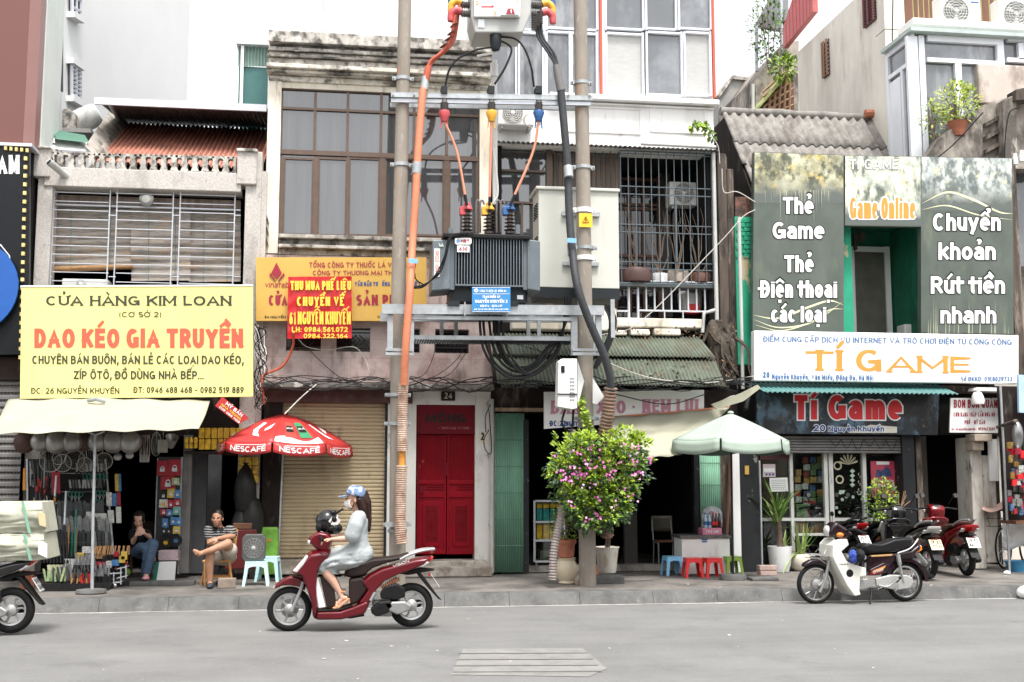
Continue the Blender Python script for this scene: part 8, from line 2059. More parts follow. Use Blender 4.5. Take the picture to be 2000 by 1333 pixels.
# ---- bicycle, right edge
bp_=SWP(1962,1112);BI=thing('bicycle','old bicycle with a covered front basket cut off by the right edge','bicycle',bp_,R(38))
def bw(c):
 W=None;mb=MB();c=V(c);n=36;r=.33
 mb.tube([c+V((r*math.cos(a),0,r*math.sin(a)))for a in[2*math.pi*k/n for k in range(n)]],.018,8,close=True);W=mb.build('wheel',m_tyre,BI,local=True)
 mb=MB();mb.tube([c+V(((r-.025)*math.cos(a),0,(r-.025)*math.sin(a)))for a in[2*math.pi*k/n for k in range(n)]],.010,6,close=True);mb.build('rim',m_chrome,W,local=True)
 mb=MB()
 for k in range(18):a=2*math.pi*k/18;mb.tube([c,c+V(((r-.03)*math.cos(a),0,(r-.03)*math.sin(a)))],.002,4)
 mb.build('spokes',m_chrome,W,local=True)
bw((0,0,.35));bw((1.05,0,.35))
mb=MB();
for a,b in(((0,0,.35),(.14,0,.80)),((.16,0,.76),(.42,0,.36)),((.42,0,.36),(.62,0,.85)),((.20,0,.72),(.50,0,.45)),((.42,0,.36),(1.05,0,.35)),((.58,0,.75),(1.05,0,.35))):mb.tube([a,b],.018,8)
mb.build('frame',m_whitesign,BI,local=True)
mb=MB();mb.tube([(.14,0,.8),(.17,0,.98),(.14,-.24,1.02)],.013,7);mb.tube([(.17,0,.98),(.14,.24,1.02)],.013,7);mb.build('handlebar',m_chrome,BI,local=True)
mb=MB();mb.ell((.64,0,.9),(.13,.09,.04));mb.build('saddle',m_seatb,BI,local=True)
mb=MB()
for k in range(7):
 mb.tube([(-.27+k*.045,-.16,.98),(-.24+k*.035,-.12,.72)],.004,4);mb.tube([(-.27+k*.045,.16,.98),(-.24+k*.035,.12,.72)],.004,4)
for zq in(.98,.85,.72):mb.tube([(-.27,-.16,zq),(.01,-.16,zq),(.01,.16,zq),(-.27,.16,zq)],.005,4,close=True)
mb.build('basket',m_plast,BI,local=True)
mb=MB();cc=bp_+V((-.12,-.05,1.0));mb.grid(lambda i,j:P(1918+82*i,982+13*j+6*math.sin(i*7),bp_.y-.25+.4*(1-j))+V((0,0,.02*noise.noise((i*7,j*4,2)))),16,8)
solo(mb,'cloth_cover',mat('peach_cloth',(.60,.40,.34),.8,var=.15,vs=8),'peach cloth laid over the bicycle basket','cloth',solid=.01)
mb=MB();mb.grid(lambda i,j:P(1958+70*i,1012+58*j+5*math.sin(i*9),bp_.y-.32-.1*math.sin(3.1*j))+V((0,.05*noise.noise((i*6,j*6,3)),.03*noise.noise((i*5,j*5,7)))),18,18)
solo(mb,'plastic_sheet',mat('milky_plastic',(.70,.69,.67),.3,var=.1,vs=6),'milky plastic sheet bundled on the bicycle','plastic sheet',solid=.01)
mb=MB();q=SWP(1985,1116);mb.lathe([(.15,0),(.2,.16),(.21,.17),(.19,.16),(.002,.03)],q+V((0,-.05,0)),20);solo(mb,'basin',mat('blue_basin',(.06,.28,.50),.4),'blue plastic basin on the pavement under the bicycle','basin')
mb=MB();mb.ell(PG(2000,1156,.09)+V((0,-.1,0)),(.16,.13,.10),14,9);solo(mb,'rubbish_bag',m_whitesign,'white knotted rubbish bag in the gutter at the right edge','bag')
mb=MB();mb.ell(SWP(1967,1123)+V((0,0,.03)),(.06,.04,.035),10,7);solo(mb,'paper_scrap',m_whitesign,'small white crumpled paper on the pavement by the bicycle','paper')
mb=MB();mb.ell(PG(1358,1163,.02),(.075,.05,.03),10,7);solo(mb,'paper_scrap',m_whitesign,'small white crumpled paper lying against the kerb','paper')
# ================================================================== goods of the knife shop
m_alu=mat('dull_aluminium',(.36,.355,.34),.38,.7,var=.15,vs=9,stains=[((.18,.17,.16),.5,.7,5,.6,.6)])
m_rustpan=mat('browned_iron',(.075,.038,.028),.6,.2,var=.3,vs=12)
m_blade=mat('knife_blade',(.36,.37,.38),.28,.75,var=.25,vs=18)
m_blade2=mat('dark_blade',(.075,.078,.082),.4,.5,var=.3,vs=18)
m_hwood=mat('wood_handle',(.36,.19,.075),.55,var=.35,vs=16)
m_hblack=mat('black_handle',(.012,.012,.012),.5,var=.3,vs=20)
m_hred=mat('red_handle',(.36,.025,.02),.45,var=.2)
m_scgreen=mat('scissor_green',(.01,.16,.11),.45,var=.2)
m_wire=mat('wire_metal',(.34,.33,.31),.35,.7)
m_card=[mat('card_'+n,c,.4,var=.35,vs=26)for n,c in(('crimson',(.30,.012,.025)),('blue',(.05,.17,.36)),('yellow',(.52,.36,.06)),('teal',(.10,.32,.28)),('white',(.50,.50,.47)),('black',(.02,.02,.02)),('pale_green',(.30,.40,.20)))]
cn=['crimson','blue','yellow','teal','white','black','pale green']
RK=thing('display_rack','dark leaning display rack holding knives and scissors in the knife shop','rack',P(135,1120,17.7))
mb=MB();mb.prism([P(52,897,18.25),P(205,897,18.25),P(222,1088,17.55),P(52,1088,17.55)],(0,.05,0));mb.build('board',mat('rack_black',(.012,.011,.011),.7,var=.3),RK)
def rackY(v):return 18.22-(v-897)*.70/191
mb=MB()
for v in(925,961,985,1022,1060):a,b=P(100,v,rackY(v)-.01),P(212,v,rackY(v)-.01);mb.tube([a,b],.007,5)
mb.build('rail',m_wire,RK)
mb=MB();mb.tube([P(53,897,18.2),P(55,1088,17.5)],.014,6);mb.tube([P(206,897,18.2),P(222,1088,17.5)],.014,6);mb.each('upright',m_steel,RK)
for u,r_,m,l in((49,19,m_rustpan,'brown'),(78,16,m_alu,''),(109,19,m_alu,''),(140,17,m_alu,''),(163,15,m_rustpan,'brown'),(190,16,m_alu,''),(221,18.5,m_alu,''),(254,19,m_alu,'')):
 Yw_=17.35 if l=='' else 17.45;c=P(u,864,Yw_);r=r_/ppm(Yw_,u)*1.12;mb=MB()
 mb.lathe([(r*math.sin(a),-r*.72*math.cos(a))for a in[k*1.5708/8+.001 for k in range(9)]]+[(r*1.03,.0),(r*.97,.01)],c,26,Matrix.Rotation(R(-90),3,'X')@Matrix.Rotation(R(random.uniform(-9,9)),3,'X'))
 solo(mb,'wok',m,{49:'brown iron wok hanging at the left end of the pan row',163:'brown iron wok hanging in the middle of the pan row'}.get(u,'dull grey aluminium wok hanging in a row under the canvas awning'),'wok','woks hung under the awning')
for u,v,r_ in((99,901,21),(122,905,17),(146,898,18),(172,899,20),(203,901,16),(116,893,15),(165,908,14)):
 c=P(u,v,17.45);r=r_/ppm(17.45,u);mb=MB();M=Euler((R(random.uniform(-12,12)),R(random.uniform(-20,20)),R(random.uniform(-25,25)))).to_matrix()
 ring=[c+M@V((r*math.cos(a),0,r*math.sin(a)))for a in[k*.2618 for k in range(24)]]
 mb.tube(ring,.006,5,close=True)
 for k in range(-4,5):
  h=math.sqrt(1-(k/5)**2);mb.tube([c+M@V((r*k/5,0,-r*h)),c+M@V((r*k/5,.03,0)),c+M@V((r*k/5,0,r*h))],.0014,3);mb.tube([c+M@V((-r*h,0,r*k/5)),c+M@V((0,.03,r*k/5)),c+M@V((r*h,0,r*k/5))],.0014,3)
 mb.tube([ring[6],ring[6]+V((random.uniform(-.08,.08),.03,.22))],.006,5)
 solo(mb,'wire_strainer',m_wire,'round wire strainer hanging below the row of woks','strainer','wire strainers below the woks')
for u,v,l in((253,890,'steel ladle with a round bowl hanging beside the awning post'),(230,893,'small ladle hanging under the woks near the post')):
 c=P(u,v,17.4);mb=MB();mb.ell(c,(.06,.03,.055),12,8);mb.tube([c+V((0,0,.05)),c+V((0,0,.2))],.007,6);solo(mb,'ladle',m_alu,l,'ladle')
for k in range(8):
 a=P(276+k*2.3,850,17.4+.01*(k%3));mb=MB();mb.tube([a,a+V((random.uniform(-.02,.02),0,-.30))],.006,5);mb.ell(a+V((0,0,-.34)),(.012,.006,.06),8,6);solo(mb,'skewer',m_alu,'thin steel skimmer in the bunch hanging right of the ladle','utensil','bunch of hanging steel utensils')
for u,v,w,h,l in((305,868,9,22,'oval wire skimmer hanging beside the perforated turner'),(318,870,9,17,'square perforated turner hanging beside the wire skimmer')):
 c=P(u,v,17.4);mb=MB();s=ppm(17.4)
 if w and h==22:mb.tube([c+V((w/s*math.cos(a),0,h/s*math.sin(a)))for a in[k*.3927 for k in range(16)]],.005,5,close=True);[mb.tube([c+V((w/s*k/4,0,-h/s*.85)),c+V((w/s*k/4,0,h/s*.85))],.0015,3)for k in range(-3,4)]
 else:mb.box(c.x-w/s,c.x+w/s,c.y,c.y+.004,c.z-h/s*.8,c.z+h/s*.6)
 mb.tube([c,c+V((0,.01,.3))],.005,5);solo(mb,'skimmer',m_wire,l,'skimmer')
c=P(335,862,17.4);mb=MB();mb.lathe([(.05,-.1),(.09,.06),(.1,.07),(.085,.06),(.002,-.08)],c,16,Euler((R(35),R(15),0)).to_matrix());solo(mb,'small_pot',m_alu,'small aluminium cup hanging at the right end of the utensils','pot')
def knife(p,L_,w,bm,hm,lean,Ll,up=True,label='',grp=''):
 mb=MB();c,s=math.cos(lean),math.sin(lean)
 def q(a,b,y=0):return p+V((a*c-b*s,y-b*.0,a*s+b*c))
 mb.prism([q(-w/2,0),q(w/2,0),q(w/2,L_*.88),q(w*.1,L_),q(-w/2,L_*.97)],(0,.004,0));mb.i=1
 mb.prism([q(-w*.28,-Ll,-.006),q(w*.28,-Ll,-.006),q(w*.3,0,-.006),q(-w*.3,0,-.006)],(0,.018,0))
 return solo(mb,'knife',[bm,hm],label,'knife',grp)
rows=[(1012,104,200,15,.26,.052,m_blade2,m_hblack,'dark-handled knife in the upper rack row',34),(1042,96,210,16,.25,.055,m_blade,m_hblack,'bright-bladed cleaver in the middle rack row',34),(1066,112,216,15,.22,.045,m_blade2,m_hblack,'dark-bladed knife in the lower rack row',26)]
for v,ua,ub,n,L_,w,bm,hm,l,_ in rows:
 for k in range(n):
  u=ua+(ub-ua)*k/(n-1)+random.uniform(-1,1);y=rackY(v-20)-.07-.01*(k%3)
  knife(P(u,v,y),L_*random.uniform(.85,1.05),w,random.choice((bm,bm,m_blade,m_blade2)),hm,random.uniform(.02,.16),.05,label=l+' of the knife shop',grp=l.split(' in the ')[1])
for v,ua,ub,n,l in((922,150,205,9,'slim blade hanging in the top rack row'),(954,138,198,11,'short blade hanging under the upper green scissors'),(930,60,100,9,'long tool with a bright shaft hanging at the rack\'s left end'),(1000,62,100,8,'dark long-shafted tool hanging low at the rack\'s left end')):
 for k in range(n):
  u=ua+(ub-ua)*k/(n-1);L_=.13 if 'long' not in l else random.uniform(.3,.5)
  knife(P(u,v+(0 if 'long' not in l else 28),rackY(v)-.05-.008*(k%3)),L_,.022 if 'long' in l else .03,m_blade if random.random()<.6 else m_blade2,random.choice((m_hblack,m_hwood,m_hred))if 'long' in l else m_hblack,random.uniform(.0,.18),.08,label=l,grp=l.split(' hanging ')[0]+'s')
for v,ua,ub,n,l in((931,165,208,5,'green-handled scissors in the upper row of the rack'),(966,137,158,3,'green-handled scissors in the middle row, left cluster'),(963,184,206,3,'green-handled scissors in the middle row, right cluster'),(981,180,200,2,'green-handled scissors in the lowest pair of the rack')):
 for k in range(n):
  c=P(ua+(ub-ua)*(k+.5)/n,v,rackY(v)-.06);mb=MB()
  for s in(-1,1):mb.tube([c+V((s*.027+.026*math.cos(a),0,.035*math.sin(a)))for a in[j*.5236 for j in range(12)]],.006,5,close=True)
  mb.i=1
  for s in(-1,1):mb.prism([c+V((s*.02,0,-.03)),c+V((s*.008,0,-.03)),c+V((-s*.012,0,-.17))],(0,.004,0))
  solo(mb,'scissors',[m_scgreen,m_blade],l,'scissors',l.split(' in the ')[0]+' in the '+l.split(' in the ')[1])
pkG='packaged tools on the knife rack'
for u0,v0,u1,v1,i,l in((100,920,109,964,0,'tall pink and red card of tools hanging on the left part of the rack'),(109,922,117,966,0,'tall crimson card beside the pink one on the rack'),(224,926,231,960,2,'tall yellow packet at the right end of the rack'),(231,926,236,960,1,'tall blue packet beside the yellow packet on the rack'),(207,962,218,989,4,'pale packet with a blue pattern low on the right of the rack'),(219,964,227,989,1,'blue striped packet beside the pale packet on the rack'),(228,962,235,988,0,'narrow red packet at the right edge of the rack'),(210,997,222,1022,4,'pale picture packet above the cleavers'),(138,998,148,1020,5,'dark packet above the cleavers, left'),(168,1000,178,1018,4,'shiny white packet above the cleavers'),(178,1003,208,1018,4,'wide shiny pack of blades above the cleavers'),(226,990,236,1022,4,'tall pale pack at the rack\'s right edge')):
 y=rackY(v1)-.05;solo(MB().pp([(u0,v0),(u1,v0),(u1+1,v1),(u0+1,v1)],y,.015),'tool_packet',m_card[i],l,'packet',pkG,bevel=.004)
for k in range(14):
 mb=MB();v=random.uniform(930,985);u=63+k*4;p=P(u,v,rackY(v)-.06);mb.ob(p,(.028,.02,random.uniform(.05,.09)));mb.tube([p,p+V((0,0,-.22))],.006,5)
 solo(mb,'screwdriver',random.choice([m_hred,m_inkorange,m_hblack,m_card[1]]),'small tool with a coloured grip hung at the rack\'s left side','tool','small tools at the rack\'s left side')
solo(MB().tube([P(47,915,17.6),P(46,958,17.6),P(49,958,17.6),P(49,915,17.6)],.012,6),'saw_frame',m_inkorange,'orange saw frame hanging left of the rack','saw')
for u,v0,v1,m,l in((110,930,970,m_silver,'short bright rod standing in the rack'),(129,960,1025,m_silver,'long bright rod standing in the rack'),(110,985,1075,m_hblack,'black long-handled tongs standing in the rack'),(135,1025,1085,m_hwood,'wooden-handled hook standing before the rack'),(149,995,1080,m_scgreen,'green-shafted tool standing before the rack'),(142,1040,1095,m_scgreen,'short green-shafted tool standing before the rack'),(150,1034,1085,m_hwood,'pale wooden stick standing before the rack')):
 solo(MB().tube([P(u,v0,17.4),P(u-3,v1,17.2)],.014,7),'long_tool',m,l,'tool')
for k in range(9):solo(MB().tube([P(78+k*6.5,1035+k%3*6,17.2),P(80+k*6.5,1100,17.0)],.016,6),'fire_tongs',m_hblack,'black tongs standing in the dark cluster left of the knives','tongs','black tongs left of the knives')
# counter in front of the rack
YC=17.1
CT2=thing('display_counter','low black-draped counter in front of the knife rack','counter',P(150,1130,YC))
mb=MB();mb.prism([P(95,1090,YC),P(225,1086,YC),P(246,1118,YC),P(246,1130,YC),P(95,1130,YC)],(0,.5,0));mb.build('body',m_hblack,CT2)
for v,ua,ub,n,L_,hm,l,gname in((1092,165,205,12,.17,m_hwood,'wood-handled knife lying in the counter box, handle up','wood-handled knives in the counter box'),(1084,182,256,16,.12,m_hwood,'thin wooden-handled tool in the back row of the counter','thin tools in the back row of the counter'),(1112,168,250,13,.10,m_hred,'red or black small tool on the counter front','small tools on the counter front')):
 for k in range(n):
  p=P(ua+(ub-ua)*k/n,v,YC-.02-.01*(k%3));mb=MB();a=random.uniform(-.25,.25)
  mb.tube([p,p+V((math.sin(a)*L_,.06,math.cos(a)*L_))],[.011,.014],6);m=random.choice((hm,hm,m_hblack))if hm is m_hred else hm
  solo(mb,'small_tool',m,l,'tool',gname)
for u,v,w,h,i,l in((160,1068,17,13,4,'white price card with black writing on the counter'),(148,1080,16,16,2,'yellow tub of tools on the counter'),(206,1096,12,14,4,'white tub on the counter right'),(218,1094,14,12,1,'blue tub on the counter right'),(232,1086,12,14,2,'small yellow box at the counter\'s right end'),(184,1098,24,9,0,'red box on the counter front'),(236,1078,12,16,2,'yellow packet standing at the counter\'s right end'),(200,1086,9,12,5,'black tub among the counter tools'),(222,1078,10,10,0,'little red packet behind the blue tub')):
 solo(MB().wb(u,v,u+w,v+h,YC-.06,.05),'counter_box' if 'card' not in l else 'price_card',m_card[i],l,'box' if 'card' not in l else 'card',bevel=.006)
for k in range(4):solo(MB().pp([(125+k*12,1092),(136+k*12,1092),(139+k*12,1118),(128+k*12,1118)],YC-.09-.01*k,.01),'steel_sheet',m_card[4]if k<3 else m_alu,'grey chopper blade leaning at the counter\'s left front','blade','grey blades leaning on the counter')
# floor display of knives
YF=16.75
for ua,ub,v,n,L_,bm,hm,l,gname in((90,126,1140,11,.20,m_card[6],m_hblack,'knife with a cream blade guard in the left floor tray','knives with cream guards'),(104,136,1138,9,.18,m_blade2,m_hblack,'black-handled knife in the floor tray centre','black-handled floor knives'),(120,158,1126,11,.13,m_blade,m_hwood,'wood-handled knife in the floor tray centre','wood-handled floor knives'),(142,172,1134,10,.12,m_blade2,m_hwood,'brown-handled knife in the floor tray right of centre','brown-handled floor knives'),(158,178,1144,8,.16,m_hred,m_hred,'red-handled knife at the foot of the awning post','red-handled floor knives'),(178,212,1130,13,.18,m_blade,m_hblack,'bright knife in the right floor tray','bright floor knives'),(180,214,1146,12,.14,m_hblack,m_hblack,'black knife in the front right floor tray','black floor knives'),(145,185,1108,12,.16,m_blade,m_hblack,'bright peeler in the second floor row','bright peelers')):
 for k in range(n):
  knife(P(ua+(ub-ua)*k/(n-1),v-4,YF+random.uniform(-.06,.1)),L_*random.uniform(.8,1.1),.028,bm,hm,random.uniform(-.3,.35),.10,label=l,grp=gname)
for k in range(9):solo(MB().pp([(92+k*4.2,1104+k%2*2),(99+k*4.2,1103),(100+k*4.2,1130),(94+k*4.2,1132)],YF+.2+.01*k,.006),'paper_sheath',mat('cream_paper',(.58,.56,.36),.7,var=.15,vs=8),'pale yellow paper-sheathed blade in the left floor tray','sheathed blade','paper-sheathed blades')
for k in range(8):solo(MB().pp([(39+k*3.4,1115),(42+k*3.4,1115),(43+k*3.4,1156),(40+k*3.4,1156)],16.9+.02*(k%3),.03),'wooden_lath',mat('red_brown_wood',(.20,.075,.04),.6,var=.3,vs=9),'red-brown wooden lath standing behind the delivery motorbike','lath','wooden laths behind the delivery motorbike')
TRY=thing('floor_tray','dark floor tray holding rows of knives before the counter','tray',SWP(150,1152))
a,b=SWP(88,1152),SWP(216,1152)
MB().box(a.x,b.x,YF-.08,YF+.42,SW,SW+.10).build('tray',m_hblack,TRY)
WTr=thing('wire_trolley','grey wire trolley shelf right of the floor knives','trolley',SWP(228,1142));mb=MB()
for u0,v0,u1,v1 in((208,1122,236,1120),(208,1140,236,1138),(228,1112,246,1108),(228,1130,246,1126)):
 for dy in(0,.12,.24):mb.tube([P(u0,v0,16.95)+V((0,dy,0)),P(u1,v1,16.95)+V((0,dy,0))],.006,5)
for u,v0,v1 in((208,1118,1142),(222,1118,1142),(236,1108,1142),(246,1104,1130)):mb.tube([P(u,v0,16.95),P(u,v1,16.95)],.008,5)
mb.build('wire_frame',m_silver,WTr)
mb=MB()
for u in(213,224):mb.ell(P(u,1144,16.9),(.03,.02,.03),10,7)
mb.each('caster',m_chrome,WTr)
# padlock rack on the right of the shop
LKr=thing('padlock_rack','narrow grey rack of padlocks and packets right of the seated woman','rack',P(330,1115,18.2))
mb=MB();mb.wb(304,893,352,1118,18.30,.02);mb.build('mesh_panel',mat('rack_mesh',(.05,.05,.052),.5,.4,var=.4,vs=60),LKr)
mb=MB();mb.wb(350,893,353,1122,18.26,.05);mb.wb(303,896,305,1122,18.28,.04);mb.each('upright',m_steel,LKr)
gl=[(307,900,20,30,0),(329,898,24,32,0),(314,931,28,26,0),(313,960,12,16,5),(327,955,14,18,2),(341,957,11,17,1),(311,976,16,16,4),(328,977,11,16,0),(340,975,13,15,0),(313,994,13,13,0),(326,995,10,14,1),(338,990,13,16,3),(317,1013,11,19,1),(333,1010,10,16,1),(344,1011,10,16,1),(338,1028,13,15,2),(316,1030,8,14,5),(326,1030,7,14,5),(336,934,14,14,6)]
for k,(u,v,w,h,i)in enumerate(gl):
 T=thing('padlock_pack','%s carded padlock pack, %s of the padlock rack'%(cn[i],'top' if v<930 else 'upper part' if v<975 else 'middle' if v<1005 else 'lower part'),'padlock pack',P(u+w/2,v+h,18.25),group='carded packs on the padlock rack')
 MB().pp([(u,v),(u+w,v+random.uniform(-1,1)),(u+w+1,v+h),(u-1,v+h)],18.22-.006*k,.012).build('card',m_card[i],T,bevel=.005)
 c=P(u+w/2,v+h*.62,18.21-.006*k);s=min(w,h)/ppm(18.2)*.28;mb=MB();mb.ob(c,(s*1.4,.012,s));mb.tube([c+V((s*.5*math.cos(a),-.002,s*.5+s*.7*math.sin(a)))for a in[j*.524 for j in range(7)]],s*.13,5);mb.build('padlock',m_silver if i!=4 else m_gold,T)
for u,v,m,l in((324,1060,m_gold,'black and gold steering lock disc low on the padlock rack'),(344,1056,m_card[1],'blue and white round tape low on the padlock rack')):
 mb=MB();r_=11/ppm(18.2);mb.lathe([(r_*.4,0),(r_,0),(r_,.03),(r_*.4,.03),(r_*.4,0)],P(u,v,18.2),22,Matrix.Rotation(R(90),3,'X'),caps=False);mb.i=1;mb.lathe([(.001,.0),(r_*.45,0)],P(u,v,18.19),16,Matrix.Rotation(R(90),3,'X'),False);solo(mb,'lock_disc',[m_hblack,m],l,'disc')
for k in range(6):solo(MB().wb(309+(k%2),1076+k*3.2,347+(k%2),1079+k*3.2,17.95,.25),'paper_pack',mat('pink_paper',(.58,.44,.47),.6,var=.2,vs=9),'pink paper pack in the stack on the cutting boards','paper pack','stack of pink paper packs')
mb=MB();mb.pp([(305,1098),(344,1097),(341,1136),(299,1136)],17.75,.03);CBd=thing('cutting_board','white cutting board with a green edge strip leaning by the padlock rack','cutting board',P(320,1136,17.75));mb.build('board',m_whitesign,CBd,bevel=.004)
mb=MB();mb.pp([(303,1098),(311,1098),(305,1136),(297,1137)],17.742,.035);mb.build('green_strip',m_scgreen,CBd)
solo(MB().tube([P(301,1072,17.7),P(302,1096,17.7)],.016,8),'tool_stick',m_hwood,'wooden handle sticking up beside the cutting board','handle')
solo(MB().ell(P(243,1118,17.2),(.09,.08,.06),12,8),'herb_bundle',leafB,'green herb bundle on the floor left of the seated woman','herbs')
solo(MB().ob(SWP(318,1143)+V((0,0,.03)),(.9,.25,.06)),'door_step',m_kerb,'low concrete step in front of the seated woman','step',bevel=.01)
# ================================================================== people
m_skinA=mat('skin_light',(.56,.33,.24),.5,var=.05,vs=9)
m_skinB=mat('skin_tan',(.40,.205,.125),.5,var=.07,vs=9)
m_hair=mat('hair_dark',(.010,.007,.006),.45,var=.3,vs=30,zs=.2)
m_hairbr=mat('hair_brown',(.022,.008,.006),.4,var=.35,vs=40,zs=.15)
m_dress=mat('grey_blue_dress',(.36,.385,.39),.85,var=.06,vs=6,bump=.5,bs=34)
m_jeans=mat('patterned_jeans',(.055,.095,.155),.85,var=.5,vs=60)
m_top=mat('black_top',(.008,.008,.009),.8,var=.2)
m_shorts=mat('beige_shorts',(.42,.37,.31),.85,var=.08,vs=6,bump=.3,bs=25)
def fuse(mb,name,m,parent,vox=.007,it=4,folds=0):
 """one continuous surface from overlapping rounded volumes"""
 o=mb.build(name,m,parent)
 q=o.modifiers.new('fuse','REMESH');q.mode='VOXEL';q.voxel_size=vox;q.use_smooth_shade=True
 q=o.modifiers.new('relax','SMOOTH');q.iterations=it;q.factor=.5
 if folds:
  tx=bpy.data.textures.get('folds')
  if not tx:tx=bpy.data.textures.new('folds','CLOUDS');tx.noise_scale=.17;tx.noise_depth=1
  d=o.modifiers.new('folds','DISPLACE');d.texture=tx;d.strength=folds;d.mid_level=.5;d.texture_coords='GLOBAL'
 return o
def limb(mb,pts,rs,n=12):
 mb.tube(pts,rs,n)
 for p,r in zip(pts,rs):mb.ell(p,r*.99,12,8)
def hand(mb,w,d,nrm,s=1.,curl=.5,thumb=1,palm=.085):
 """wrist, pointing direction, back-of-hand normal; four unequal bent fingers and a thumb from the side of the palm"""
 d=V(d).normalized();nrm=V(nrm);nrm=(nrm-d*nrm.dot(d)).normalized();sd=d.cross(nrm)*thumb
 c=V(w)+d*palm*.5*s
 M=Matrix((sd,d,nrm)).transposed()
 mb.lathe([(max(1e-4,math.sin(math.pi*k/8)),-math.cos(math.pi*k/8))for k in range(9)],c,14,M@Matrix.Diagonal(V((.042*s,.052*s,.017*s))))
 for k,(L_,off)in enumerate(((.068,.027),(.078,.009),(.072,-.009),(.056,-.026))):
  b=V(w)+d*palm*.92*s+sd*off*s;e=b+(d-nrm*curl*.35).normalized()*L_*.5*s;f=e+(d*(1-curl*.7)-nrm*curl).normalized()*L_*.5*s
  limb(mb,[b-d*.02*s,b,e,f],[.010*s,.0095*s,.0088*s,.0075*s],8)
 b=V(w)+d*palm*.30*s+sd*.032*s;e=b+(d*.6+sd*.75-nrm*.2).normalized()*.034*s;f=e+(d*.9+sd*.2-nrm*.35*curl).normalized()*.03*s
 limb(mb,[b-sd*.012,b,e,f],[.013*s,.012*s,.0105*s,.0085*s],8)
def head(mb,c,f,up,s=1.):
 """skull, jaw, nose, brow, lips, ears; c centre, f facing, up; height about 0.23 s"""
 f=V(f).normalized();up=V(up);up=(up-f*up.dot(f)).normalized();sd=f.cross(up)
 M=Matrix((sd,f,up)).transposed()
 def e(x,y,z,r):mb.lathe([(max(1e-4,math.sin(math.pi*k/10)),-math.cos(math.pi*k/10))for k in range(11)],V(c)+(sd*x+f*y+up*z)*s,14,M@Matrix.Diagonal(V([q*s for q in r])))
 e(0,-.012,.03,(.074,.092,.085));e(0,.018,-.035,(.058,.068,.075));e(0,.045,-.082,(.032,.032,.030));e(0,.03,-.05,(.052,.05,.05))
 e(0,.088,-.018,(.011,.016,.026));e(0,.094,-.034,(.015,.014,.011));e(0,.070,.014,(.046,.014,.010));e(0,.082,-.062,(.022,.010,.008))
 for q in(-1,1):e(q*.076,-.008,-.012,(.010,.020,.032));e(q*.036,.060,-.028,(.022,.022,.02))
 return lambda x,y,z:V(c)+(sd*x+f*y+up*z)*s,M
def face(T,B,at,M,s=1.,brow=m_hair,lips=None,closed=False):
 mb=MB();mb2=MB();mb3=MB()
 D=lambda r:M@Matrix.Diagonal(V([q*s for q in r]));sp=[(max(1e-4,math.sin(math.pi*k/6)),-math.cos(math.pi*k/6))for k in range(7)]
 for q in(-1,1):
  mb.lathe(sp,at(q*.031,.080,-.004),10,D((.011,.005,.0035 if closed else .005)));mb2.lathe(sp,at(q*.033,.084,.016),10,D((.017,.004,.0028)))
 for o in mb.each('eye',m_ink,B):pass
 for o in mb2.each('eyebrow',brow,B):pass
 mb3.lathe(sp,at(0,.090,-.062),10,D((.021,.007,.0065)));mb3.build('mouth',lips or mat('lip',(.34,.10,.085),.5),B)
# ---- rider
o1=V(T1.location)
z=z1;rp=lambda x,y,w=0.:o1+z1.p(x,y,w)
RD=thing('person','woman in a grey-blue dress, denim cap and white mask riding the maroon scooter','person',rp(760,640))
mb=MB()
hc=rp(722,185,-.01);at,HM_=head(mb,hc,(-1,-.06,-.03),(0,0,1),1.02)
limb(mb,[rp(742,225),rp(752,275),rp(765,310)],[.052,.048,.06])
limb(mb,[rp(770,340),rp(775,430),rp(770,520),rp(768,600)],[.085,.09,.08,.095])
for s in(-1,1):
 limb(mb,[rp(765,325,s*.15),rp(725,425,s*.185),rp(700,498,s*.20)],[.05,.043,.036])
 limb(mb,[rp(700,498,s*.20),rp(620,505,s*.21),rp(548,508,s*.23)],[.037,.032,.022])
 hand(mb,rp(548,508,s*.23),(-1,s*.18,-.12),(-.12,0,1),1.0,.95,thumb=(1 if s>0 else-1))
 limb(mb,[rp(770,625,s*.085),rp(620,655,s*.10),rp(470,705,s*.10)],[.075,.060,.055])
 limb(mb,[rp(470,715,s*.10),rp(520,800,s*.105),rp(560,850,s*.105),rp(618,945,s*.10)],[.058,.056,.048,.032])
 limb(mb,[rp(618,945,s*.10),rp(640,985,s*.10),rp(610,1030,s*.10),rp(575,1052,s*.10)],[.033,.034,.028,.018])
 limb(mb,[rp(640,985,s*.10),rp(668,985,s*.10)],[.03,.024])
BD=fuse(mb,'body',m_skinA,RD,.007,3)
face(RD,BD,at,HM_,1.02)
